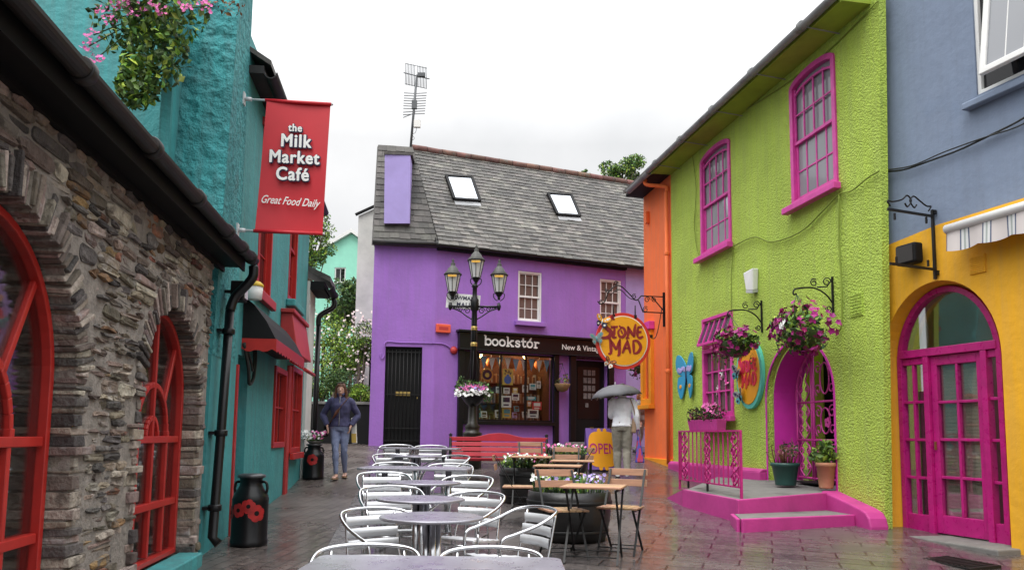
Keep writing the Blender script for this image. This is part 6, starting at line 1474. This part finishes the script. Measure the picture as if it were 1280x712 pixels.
tb = [('nearest wide steel table at the bottom edge of view', 543,709,'rect'), ('round steel table directly beyond the nearest wide table', 539.5,645,'round'), ('second nearest round steel table, its rim overlapping the larger one', 526,622.5,'round'),
      ('round steel table just before the middle wide table', 530,602,'round'), ('middle wide steel table between two round tables', 521,584,'rect'), ('farthest small round steel table before the last wide table', 520,569.5,'round'), ('farthest wide steel table in front of the purple wall', 526,559.5,'rect')]
T = [ped_table(*t) for t in tb]
def rel(t, dx, dy, rot, label): chair(t.location.x+dx, t.location.y+dy, rot, label)
LAB = iter(['aluminium armchair tucked behind the nearest wide table, left one','aluminium armchair tucked behind the nearest wide table, right one','aluminium armchair at left of the largest round table, turned to camera','aluminium armchair standing out at right, nearest the wooden tables','aluminium armchair at left of the second nearest round table','aluminium armchair at right of the second nearest round table','aluminium armchair at left of the third round table','aluminium armchair at right of the third round table','aluminium armchair behind middle wide table, left one','aluminium armchair behind middle wide table, right one','aluminium armchair at left of the farthest round table','aluminium armchair at right of the farthest round table','aluminium armchair behind the farthest wide table, left one','aluminium armchair behind the farthest wide table, right one'])
for i, dx, dy, rot in ((0,-.37,.20,6),(0,.25,.20,-4),(1,-.29,.02,38),(1,.53,.29,-60),(2,-.27,.45,20),(2,.34,.14,-28),(3,-.43,.5,20),(3,.33,.30,-20),(4,-.28,.22,6),(4,.33,.22,-6),(5,-.24,-.15,30),(5,.40,-.15,-35),(6,-.42,.22,4),(6,.10,.22,-4)):
    rel(T[i], dx, dy, rot, next(LAB))

# ================================================================ wooden bistro furniture
def make_bistro_chair(label):
    q = thing('bistro_chair', label, 'chair', group='folding wooden bistro chairs')
    for z in (.80,.69): b = MB(); y = .22+(z-.45)*.22; b.hexa([(-.21,y,z-.035),(.21,y,z-.035),(.21,y+.014,z-.035),(-.21,y+.014,z-.035),(-.21,y+.012,z+.035),(.21,y+.012,z+.035),(.21,y+.026,z+.035),(-.21,y+.026,z+.035)]); b.build('backrest_slat', M['wood'], q, bev=.004)
    b = MB()
    for i in range(6): x = -.175+i*.07; b.box(x-.031,x+.031,-.19,.19,.445,.463)
    b.build('seat', M['wood'], q, bev=.003)
    for sg in (-1,1):
        b = MB(); x = sg*.185; b.bar((x,-.22,0),(x,.30,.83),.008,.022,up=(1,0,0)); b.build('frame_leg', M['iron'], q)
        b = MB(); x = sg*.165; b.bar((x,.26,0),(x,-.17,.44),.008,.022,up=(1,0,0)); b.build('leg', M['iron'], q)
        b = MB(); b.bar((sg*.175,-.19,.435),(sg*.175,.19,.435),.01,.018); b.build('seat_rail', M['iron'], q)
    b = MB(); b.tube([(-.165,.22,.05),(.165,.22,.05)],.006,6); b.build('stretcher', M['iron'], q); b = MB(); b.tube([(-.185,-.18,.07),(.185,-.18,.07)],.006,6); b.build('stretcher', M['iron'], q)
    return q
bc0 = None
def bchair(x, y, rot, label):
    global bc0
    loc = (x,y,gz(x,y))
    if bc0 is None: bc0 = make_bistro_chair(label); bc0.location = loc; bc0.rotation_euler = (0,0,R(rot)); return bc0
    return dup(bc0, loc, R(rot), label)
def make_bistro_table(label):
    q = thing('bistro_table', label, 'table', group='folding wooden bistro tables')
    b = MB()
    for i in range(7): y = -.27+i*.09; b.box(-.29,.29,y-.041,y+.041,.695,.712)
    b.build('tabletop', M['wood'], q, bev=.003)
    b = MB()
    for sg in (-1,1): b.bar((sg*.25,-.28,.683),(sg*.25,.28,.683),.02,.02)
    b.build('top_rail', M['iron'], q)
    for sg in (-1,1):
        for d in (-1,1): b = MB(); x = sg*(.25 if d > 0 else .235); b.bar((x,-.27*d,0),(x,.25*d,.68),.008,.02,up=(1,0,0)); b.build('leg', M['iron'], q)
    for y in (-.22,.22): b = MB(); b.tube([(-.24,y,.06),(.24,y,.06)],.006,6); b.build('stretcher', M['iron'], q)
    return q
bt0 = None; BT = []
for px, py, rot, lb in ((743,606.5,-14,'nearest slatted wooden bistro table beside the flower barrel'),(698,581,-8,'slatted wooden bistro table behind the nearest barrel'),(664,570,-4,'wooden bistro table over the far white flower barrel'),(716,575,-6,'farthest wooden bistro table right, before the OPEN board')):
    p = ground(px,py,.71); loc = (p.x,p.y,gz(p.x,p.y))
    if bt0 is None: bt0 = make_bistro_table(lb); bt0.location = loc; bt0.rotation_euler = (0,0,R(rot)); BT.append(bt0)
    else: BT.append(dup(bt0, loc, R(rot), lb))
def bpx(px, py, h, rot, label):
    p = ground(px,py,h); bchair(p.x, p.y, rot, label)
bpx(776,634,.45, -22, 'wooden folding chair at right of nearest bistro table, both back slats in view')
bpx(704,637,.45, 14, 'wooden folding chair behind the nearest barrel left of nearest bistro table')
bpx(648,608,.45, 88, 'wooden folding chair with black frame standing sideways beside far barrel')
bpx(707,592,.45, -6, 'wooden folding chair behind second bistro table, slats above it')
bpx(664,582,.45, 2, 'farthest wooden folding chair, its back before the red bench')
bpx(713,592,.45, -80, 'wooden folding chair seen edge on before the OPEN board')

# flower barrels
def barrel(label, x, y, r, h, seedmix):
    q = thing('flower_barrel', label, 'planter', (x,y,gz(x,y)), group='black half barrels planted with flowers')
    b = MB(); b.lathe([(r*.86,0),(r*.97,h*.4),(r,h*.8),(r*.98,h),(r*.93,h),(r*.92,h*.88),(.01,h*.88)], n=36); b.build('tub', M['barrel'], q)
    for z in (.18,.78): b = MB(); rr = r*(.915 if z < .5 else 1.0); b.lathe([(rr+.002,z*h-.02),(rr+.008,z*h-.018),(rr+.010,z*h+.018),(rr+.004,z*h+.02)], n=36); b.build('hoop', M['iron'], q)
    b = MB(); b.lathe([(r*.9,h*.885),(.005,h*.92)], n=24); b.build('soil', M['soil'], q)
    f = MB(); g = MB()
    for k in range(16): a = rnd(0,6.28); rr = r*.8*math.sqrt(random.random()); clump(f,(rr*math.cos(a),rr*math.sin(a),h+.07),(.13,.13,.10),45,.055,mis=[0,1,2])
    for k in range(90): a = rnd(0,6.28); rr = r*.9*math.sqrt(random.random()); f.tube([(rr*math.cos(a)*.95,rr*math.sin(a)*.95,h*.9),(rr*math.cos(a)+rnd(-.03,.03),rr*math.sin(a)+rnd(-.03,.03),h+rnd(.08,.2))],.006,4,mi=random.choice([0,1]))
    for k in range(85):
        a = rnd(0,6.28); rr = r*.92*math.sqrt(random.random()); x_ = rr*math.cos(a); flower(g,(x_,rr*math.sin(a),h+rnd(.08,.2)),.055,seedmix(x_/r),(0,-.6,.6))
    f.build('foliage',[M['leaf'],M['leafb'],M['leafy']],q); g.build('blossom',[M['fwhite'],M['flil'],M['fred'],M['fpink']],q)
p = ground(715,681); barrel('large black half barrel with lilac and white flowers, nearest', p.x, p.y+.44, .47, .52, lambda t: 0 if t < -.55 else (1 if random.random() < .8 else 0))
p = ground(660,584,.52); barrel('black half barrel with white flowers behind the folding chair', p.x, p.y+.1, .42, .52, lambda t: 0 if t < .1 else random.choice([0,2,3]))
p = ground(722,571,.5); barrel('farthest black flower barrel, mostly behind wooden tables', p.x-.2, p.y+.3, .42, .5, lambda t: random.choice([0,3,3]))
# ================================================================ people
def fold(o, st, size):
    tx = bpy.data.textures.new('folds', 'CLOUDS'); tx.noise_scale = size; tx.noise_depth = 1
    md = o.modifiers.new('folds', 'DISPLACE'); md.texture = tx; md.strength = st; md.mid_level = .22; md.texture_coords = 'LOCAL'; return o
def figure(name, label, loc, rot, J, mats, sc=1.0, hips=.90, back=False, skirt=None):
    """J: joints in metres for a 1.68 m figure facing -y. The body is one remeshed surface; clothes and hair are its children."""
    q = bpy.data.objects.new('x', None)
    V = lambda p: Vector(p)
    def legs(mb, g, z0=0.0, feet=True):
        for s in ('l','r'):
            H_, K, A = V(J['hip'+s]), V(J['knee'+s]), V(J['ankle'+s])
            mb.tube(cat([H_+Vector((0,0,.06)), H_.lerp(K,.25), H_.lerp(K,.7), K, K.lerp(A,.3), K.lerp(A,.75), A],3), [(.086+g)+x for x in [0,0,0,-.004,-.008,-.013,-.02,-.026,-.031,-.034,-.034,-.03,-.032,-.036,-.042,-.047,-.05,-.052,-.052]], 12)
    def torso(mb, g, zlo, zhi):
        prof = [(.84,.150,.105),(.92,.172,.125),(1.0,.150,.108),(1.08,.132,.095),(1.18,.146,.112),(1.27,.158,.122),(1.34,.166,.105),(1.40,.140,.082),(1.435,.075,.06),(1.47,.050,.052),(1.54,.046,.05)]
        pr = [p for p in prof if zlo <= p[0] <= zhi]; lean = J.get('lean',0)
        mb.tube([(J.get('sway',0)*(p[0]-.9), lean*(p[0]-.9)-(.02 if 1.15 < p[0] < 1.3 else 0), p[0]) for p in pr], [(p[1]+g,p[2]+g) for p in pr], 18, ref=(1,0,0))
    def arm(mb, g, s, end=1.0):
        S_, E_, W_ = V(J['sh'+s]), V(J['el'+s]), V(J['wr'+s]); k = W_ if end >= 1 else E_.lerp(W_, end)
        mb.tube(cat([S_+(V((0,0,1.36))-S_)*.35, S_, S_.lerp(E_,.5), E_, E_.lerp(k,.5), k],3), [.055+g,.057+g,.056+g,.054+g,.05+g,.047+g,.045+g,.042+g,.04+g,.039+g,.04+g,.038+g,.036+g,.033+g,.03+g,.028+g], 10)
    def hand(mb, s):
        W_ = V(J['wr'+s]); d = V(J['hd'+s]).normalized(); side = V(J['th'+s]).normalized(); side = (side-d*side.dot(d)).normalized(); nn = d.cross(side)
        mb.tube([W_-d*.03, W_+d*.02, W_+d*.06, W_+d*.09], [(.020,.026),(.018,.034),(.017,.042),(.014,.040)], 10, ref=nn)
        for i,(o,l) in enumerate(((-.031,.058),(-.011,.072),(.011,.078),(.031,.068))):
            a = W_+d*.085+side*o; cu = J.get('curl',.3); mb.tube([a-d*.02, a+d*l*.5, a+d*l*(1-.3*cu)+nn*l*cu*.6], [.0095,.009,.007], 7)
        mb.tube([W_+side*.02+d*.01, W_+side*.048+d*.045, W_+side*.055+d*.085], [.013,.011,.008], 7)
    hd = V(J['head'])
    b = MB(); legs(b,-.012); torso(b,0,.8,2)
    for s in ('l','r'): arm(b,0,s); hand(b,s)
    for s in ('l','r'):
        A, Tt = V(J['ankle'+s]), V(J['toe'+s]); f = (Tt-A); f.z = 0; f.normalize()
        b.tube([A-f*.055-Vector((0,0,.03)), A+Vector((0,0,-.035)), A+f*.10+Vector((0,0,-.05)), A+f*.17+Vector((0,0,-.062))], [(.030,.032),(.036,.036),(.024,.042),(.014,.034)], 10, ref=(0,0,1))
    # head with brow, nose, chin, ears
    b.tube([hd+Vector((0,.01,-.13)), hd+Vector((0,.0,-.06))], [.047,.055], 12)
    b.lathe([(.002,-.118),(.035,-.112),(.052,-.085),(.066,-.045),(.073,.0),(.074,.04),(.064,.085),(.04,.112),(.002,.122)], tuple(hd), 20, sy=1.22)
    yf = hd.y-.085
    b.tube([(hd.x,yf-.004,hd.z+.012),(hd.x,yf-.022,hd.z-.022),(hd.x,yf-.008,hd.z-.034)], [.009,.013,.010], 8); b.tube([(hd.x-.022,yf+.006,hd.z-.058),(hd.x,yf-.004,hd.z-.060),(hd.x+.022,yf+.006,hd.z-.058)], .008, 6)
    for sg in (-1,1): b.tube([(hd.x+sg*.074,hd.y+.01,hd.z+.02),(hd.x+sg*.078,hd.y+.015,hd.z-.02)], [.014,.011], 7)
    root = b.build(name, mats['skin'], None, remesh=.0085, smooth=2); root.location = loc; root.rotation_euler = (0,0,rot); root.scale = (sc,)*3
    props(root, label, 'person')
    b = MB()
    for sg in (-1,1): b.lathe([(.001,-.009),(.008,-.004),(.009,0),(.008,.004),(.001,.009)], (hd.x+sg*.029,yf+.010,hd.z+.008), 8)
    b.build('eyes', M['hairb'], root)
    b = MB(); legs(b,J.get('tg',.014)); torso(b,.013,.8,1.03)
    if 'cut' in J:
        pass
    fold(b.build('trousers', mats['trousers'], root, remesh=.011, smooth=2), .016, .07)
    b = MB(); torso(b,.022,J.get('hem',.90),1.44); [arm(b,.014,s,.96) for s in ('l','r')]
    b.tube([(0,J.get('lean',0)*.5,1.42),(0,J.get('lean',0)*.55,1.475)], [(.085,.072),(.068,.066)], 14, ref=(1,0,0)); fold(b.build('top', mats['top'], root, remesh=.011, smooth=3), .020, .10)
    if mats.get('zip'):
        b = MB(); b.tube([(0,-.115,1.46),(0,-.135,1.36),(0,-.160,1.25),(0,-.150,1.15),(0,-.128,1.05),(0,-.155,.93)], .007, 6); b.build('zip', mats['zip'], root)
        b = MB(); b.tube(cat([(-.035,-.105,1.475),(-.062,-.06,1.50),(-.065,.02,1.505),(0,.075,1.505),(.065,.02,1.505),(.062,-.06,1.50),(.035,-.105,1.475)],4), (.022), 7, flat=.5, ref=(0,0,1)); b.build('collar', mats['top'], root)
    b = MB(); hs = J.get('hairlen',0)
    b.lathe([(.002,.012),(.07,.010),(.083,.03),(.083,.06),(.071,.10),(.042,.128),(.002,.137)], (hd.x,hd.y+.012,hd.z), 20, sy=1.20); b.lathe([(.002,-.09),(.06,-.085),(.078,-.04),(.082,.03),(.07,.09),(.002,.11)], (hd.x,hd.y+.045,hd.z), 20, sy=.95)
    if hs:
        b.tube([(hd.x,hd.y+.07,hd.z+.03),(hd.x,hd.y+.085,hd.z-.08),(hd.x,hd.y+.08,hd.z-hs)], [(.085,.05),(.09,.05),(.07,.03)], 12, ref=(1,0,0))
        for sg in (-1,1): b.tube([(hd.x+sg*.025,hd.y-.06,hd.z+.10),(hd.x+sg*.074,hd.y-.035,hd.z+.04),(hd.x+sg*.094,hd.y-.005,hd.z-.07),(hd.x+sg*.092,hd.y-.02,hd.z-hs*1.05)], [.018,.024,.030,.018], 8)
    if J.get('bun'): b.lathe([(.002,-.05),(.045,-.03),(.055,0),(.045,.03),(.002,.05)], (hd.x,hd.y+.12,hd.z-.02), 12)
    b.build('hair', mats['hair'], root, remesh=.009, smooth=2)
    for s in ('l','r'):
        b = MB(); A, Tt = V(J['ankle'+s]), V(J['toe'+s]); f = (Tt-A); f.z = 0; f.normalize(); g = f.cross(Vector((0,0,1)))
        if mats.get('shoe_full'): b.tube([A-f*.06-Vector((0,0,.035)), A+f*.03+Vector((0,0,-.035)), A+f*.12+Vector((0,0,-.055)), A+f*.19+Vector((0,0,-.068))], [(.040,.042),(.046,.046),(.034,.048),(.018,.036)], 10, ref=(0,0,1))
        else:
            o = A-Vector((0,0,.082)); b.slab([tuple((o+f*x+g*y)[:2]) for x, y in ((-.07,-.03),(.05,-.042),(.17,-.045),(.20,0),(.17,.045),(.05,.042),(-.07,.03))][::-1], o.z-.006, o.z+.016)
            b.tube([A+f*.10+g*.046+Vector((0,0,-.065)), A+f*.11+Vector((0,0,-.018)), A+f*.10-g*.046+Vector((0,0,-.065))], .010, 6)
        b.build('shoe', mats['shoe'], root)
    return root
p = ground(423,598)
J1 = dict(hipl=(.085,0,.90), hipr=(-.085,0,.90), kneel=(.085,-.02,.49), kneer=(-.05,-.13,.50), anklel=(.085,.16,.11), ankler=(-.025,-.14,.09), toel=(.10,.0,0), toer=(-.04,-.29,0),
  shl=(.175,0,1.36), shr=(-.175,0,1.36), ell=(.30,.06,1.13), elr=(-.32,.06,1.13), wrl=(.20,-.08,.93), wrr=(-.215,-.08,.93), hdl=(-.25,-.2,-1), hdr=(.25,-.2,-1), thl=(0,-1,0), thr=(0,-1,0), head=(.0,-.035,1.575), hairlen=.17, hem=.92, curl=.5, tg=.0)
w1 = figure('person', 'woman in navy jacket and blue jeans walking with hands at her hips', p, R(3), J1, dict(skin=M['skin'], trousers=M['jeans'], top=M['navy'], hair=M['hair'], shoe=M['tan'], zip=M['greycl']))
q = thing('shoulder_bag', 'brown strapped shoulder bag worn across the navy jacket', 'bag', p, R(3))
b = MB(); b.tube(cat([(.13,-.02,1.44),(.09,-.125,1.36),(-.01,-.165,1.22),(-.11,-.145,1.06),(-.19,-.05,.96)],5), [(.030,.007)]*21, 8, ref=(.6,0,.8)); b.tube(cat([(.13,-.02,1.44),(.10,.10,1.36),(-.03,.15,1.2),(-.15,.10,1.03),(-.20,.0,.96)],5), [(.030,.007)]*21, 8, ref=(.6,0,.8)); b.build('strap', M['leather'], q)
b = MB(); b.box(-.29,-.205,-.02,.16,.74,.97); b.build('pouch', M['blackm'], q, bev=.025, seg=3)
q = thing('carrier_bag', 'pale plastic bag with yellow print behind walking woman hip', 'bag', p, R(3))
b = MB(); b.hexa([(.20,.10,.62),(.29,.10,.62),(.29,.18,.62),(.20,.18,.62),(.17,.08,1.08),(.26,.08,1.08),(.26,.15,1.08),(.17,.15,1.08)]); b.build('sack', M['paper'], q, bev=.02); b = MB(); b.hexa([(.20,.093,.64),(.28,.093,.64),(.28,.097,.64),(.20,.097,.64),(.19,.088,.80),(.275,.088,.80),(.275,.092,.80),(.19,.092,.80)]); b.build('print', M['pyel'], q)
b = MB(); 
for sg in (-1,1): b.lathe([(.020,-.003),(.024,0),(.020,.003)], (sg*.032,-.115,1.70), 12)
b.v = [(v[0], -.09+(v[2]-1.70), 1.695+(v[1]+.115)*.5) for v in b.v]; b.tube([(-.06,-.09,1.695),(.06,-.09,1.695)],.005,5)
o = b.build('sunglasses', M['hairb'], None, loc=p, rot=R(3)); props(o, 'dark sunglasses pushed up on the walking woman hair', 'sunglasses')

p2 = ground(778,597)
J2 = dict(hipl=(-.085,0,.90), hipr=(.085,0,.90), kneel=(-.09,-.06,.49), kneer=(.08,.0,.49), anklel=(-.085,-.02,.10), ankler=(.085,.12,.12), toel=(-.09,-.2,0), toer=(.09,-.05,0),
  shl=(-.185,0,1.36), shr=(.185,0,1.36), ell=(-.20,-.10,1.10), elr=(.25,.06,1.10), wrl=(-.06,-.26,1.24), wrr=(.27,-.03,.86), hdl=(.1,0,1), hdr=(0,-.1,-1), thl=(0,1,0), thr=(0,-1,0), head=(.0,-.06,1.57), hem=.92, bun=True, curl=.9, lean=-.03, tg=.02)
# turned away from the camera: the figure faces -y, so it is rotated by half a turn (left and right swap)
H2 = 1.07
w2 = figure('person', 'woman seen from behind in white jumper and grey trousers under umbrella', p2, R(180-8), {k:((-v[0],v[1],v[2]) if isinstance(v,tuple) else v) for k,v in J2.items()}, dict(skin=M['skin'], trousers=M['khaki'], top=M['knit'], hair=M['hairb'], shoe=M['white'], shoe_full=True), sc=H2)
q = thing('umbrella', 'open dark grey umbrella held over the white jumper woman', 'umbrella', p2, 0)
ap = at(769,480.5,p2.y+.1) - p2; hand_ = Vector((-.12,.30,1.36))
b = MB(); n = 8; R_, rows_ = .50, 5
k = len(b.v); vs = []
for j in range(rows_+1):
    t = j/rows_; rr = R_*math.sin(t*1.25)/math.sin(1.25); zz = -.24*(1-math.cos(t*1.35))/(1-math.cos(1.35))
    for i in range(n*3):
        a = 2*math.pi*i/(n*3); sag = (0 if i % 3 == 0 else -.035*t); r2 = rr*(1+(sag*.9))
        vs.append((r2*math.cos(a), r2*math.sin(a), zz-sag*.5*t))
m = n*3; fc = [(j*m+i, j*m+(i+1) % m, (j+1)*m+(i+1) % m, (j+1)*m+i) for j in range(rows_) for i in range(m)]
b.add(vs, fc, 0, True); b.xf(Matrix.Translation(ap) @ Matrix.Rotation(R(-7),4,'Y')); cn = b.build('canopy', M['umb'], q)
md = cn.modifiers.new('s','SOLIDIFY'); md.thickness = .004
b = MB()
for i in range(n):
    a = 2*math.pi*i/n; b.tube([(R_*math.sin(t/rows_*1.25)/math.sin(1.25)*math.cos(a), R_*math.sin(t/rows_*1.25)/math.sin(1.25)*math.sin(a), -.24*(1-math.cos(t/rows_*1.35))/(1-math.cos(1.35))-.012) for t in range(rows_+1)], .004, 5)
b.xf(Matrix.Translation(ap) @ Matrix.Rotation(R(-7),4,'Y')); b.build('rib', M['greyl'], q)
b = MB(); b.tube([ap+Vector((0,0,.05)), hand_], .008, 8); b.build('shaft', M['greyl'], q); b = MB(); b.tube([hand_+(hand_-ap).normalized()*-.08, hand_+(hand_-ap).normalized()*.10], .016, 8); b.build('grip', M['black'], q)
q = thing('handbag', 'tan leather handbag on shoulder of woman in white jumper', 'bag', p2, R(-8))
b = MB(); b.hexa([(.17,-.10,.86),(.27,-.10,.86),(.27,.10,.86),(.17,.10,.86),(.19,-.07,1.16),(.25,-.07,1.16),(.25,.07,1.16),(.19,.07,1.16)]); b.build('pouch', M['tan'], q, bev=.03, seg=3)
b = MB(); b.tube(cat([(.235,-.09,1.14),(.225,-.135,1.3),(.17,-.12,1.47),(.15,0,1.52),(.17,.10,1.47),(.225,.10,1.3),(.235,.08,1.14)],5), .010, 6); b.build('strap', M['tan'], q)
q = thing('shopping_bag', 'blue and red plastic carrier bag held by the umbrella woman', 'bag', p2, R(-8))
b = MB(); b.hexa([(.24,-.16,.30),(.42,-.16,.30),(.42,.06,.30),(.24,.06,.30),(.28,-.06,.80),(.33,-.06,.80),(.33,.0,.80),(.28,.0,.80)]); b.build('sack', M['bag'], q, bev=.03, seg=3); b = MB(); b.tube(cat([(.29,-.05,.79),(.28,-.04,.90),(.30,-.03,.93),(.32,-.02,.90),(.32,-.02,.79)],4),.008,6); b.build('handle', M['bag'], q)

p3 = at(800,545,19.7); p3.z = gz(p3.x,p3.y)
J3 = dict(J1); J3.update(ell=(.22,.02,1.12), elr=(-.22,.0,1.12), wrl=(.24,-.04,.88), wrr=(-.23,-.04,.88), hdl=(0,-.1,-1), hdr=(0,-.1,-1), thl=(0,-1,0), thr=(0,-1,0), hairlen=.06, kneer=(-.08,-.02,.49), ankler=(-.08,.05,.09), toer=(-.08,-.1,0))
figure('person', 'red haired person in grey top half hidden behind the orange corner', p3, R(70), J3, dict(skin=M['skin'], trousers=M['greycl'], top=M['greycl'], hair=M['hairr'], shoe=M['hairb'], shoe_full=True), sc=.89)

# ================================================================ sky, sun, camera
wd = bpy.data.worlds.new('World'); SC.world = wd; wd.use_nodes = True; nt = wd.node_tree; N, L = nt.nodes, nt.links
SUN_EL, SUN_AZ = R(62), R(205)
bg = N['Background']; bg.inputs['Strength'].default_value = .15
sk = N.new('ShaderNodeTexSky'); sk.sky_type = 'NISHITA'; sk.sun_disc = False; sk.sun_elevation = SUN_EL; sk.sun_rotation = SUN_AZ; sk.air_density = 1.0; sk.dust_density = 3.0
hs = N.new('ShaderNodeHueSaturation'); hs.inputs['Saturation'].default_value = .15; L.new(sk.outputs[0], hs.inputs['Color'])
tc = N.new('ShaderNodeTexCoord'); nz = N.new('ShaderNodeTexNoise'); nz.inputs['Scale'].default_value = 2.2; nz.inputs['Detail'].default_value = 6; nz.inputs['Roughness'].default_value = .55; L.new(tc.outputs['Generated'], nz.inputs['Vector'])
mr = N.new('ShaderNodeMapRange'); mr.inputs[1].default_value = .34; mr.inputs[2].default_value = .62; L.new(nz.outputs['Fac'], mr.inputs[0])
cr = N.new('ShaderNodeMix'); cr.data_type = 'RGBA'; cr.inputs[6].default_value = (2.55,2.6,2.66,1); cr.inputs[7].default_value = (3.5,3.5,3.52,1); L.new(mr.outputs[0], cr.inputs[0])
mx = N.new('ShaderNodeMix'); mx.data_type = 'RGBA'; mx.inputs[0].default_value = .90; L.new(hs.outputs[0], mx.inputs[6]); sz = N.new('ShaderNodeSeparateXYZ'); L.new(tc.outputs['Generated'], sz.inputs[0]); zr = N.new('ShaderNodeMapRange'); zr.inputs[1].default_value = .35; zr.inputs[2].default_value = .95; zr.inputs[3].default_value = 1.0; zr.inputs[4].default_value = 4.6; L.new(sz.outputs[2], zr.inputs[0])
vm = N.new('ShaderNodeVectorMath'); vm.operation = 'SCALE'; L.new(cr.outputs[2], vm.inputs[0]); L.new(zr.outputs[0], vm.inputs[3]); L.new(vm.outputs[0], mx.inputs[7]); L.new(mx.outputs[2], bg.inputs['Color'])
sun = bpy.data.lights.new('sun', 'SUN'); sun.energy = .7; sun.angle = R(25); sun.color = (1,.97,.93); so_ = bpy.data.objects.new('sun', sun); COL.objects.link(so_)
so_.rotation_euler = (R(90)-SUN_EL, 0, R(180)-SUN_AZ)
cam = bpy.data.cameras.new('camera'); co = bpy.data.objects.new('camera', cam); COL.objects.link(co); SC.camera = co
cam.sensor_fit = 'HORIZONTAL'; cam.sensor_width = 36; cam.lens = 36*FPX/1280; cam.shift_y = (CY-356)/1280; cam.clip_start = .05; cam.clip_end = 2000
Mx = Matrix((( RV.x, UV.x, -FW.x, 0),( RV.y, UV.y, -FW.y, 0),( RV.z, UV.z, -FW.z, EYE),(0,0,0,1))); co.matrix_world = Mx
SC.render.engine = 'CYCLES'; SC.cycles.use_denoising = True
try: SC.cycles.denoiser = 'OPENIMAGEDENOISE'
except Exception: pass
SC.cycles.max_bounces = 6; SC.cycles.transparent_max_bounces = 12; SC.cycles.caustics_reflective = False; SC.cycles.caustics_refractive = False; SC.cycles.sample_clamp_indirect = 4
vs_ = SC.view_settings; vs_.view_transform = 'Standard'; vs_.look = 'None'; vs_.gamma = 1; vs_.use_curve_mapping = False; vs_.exposure = .92
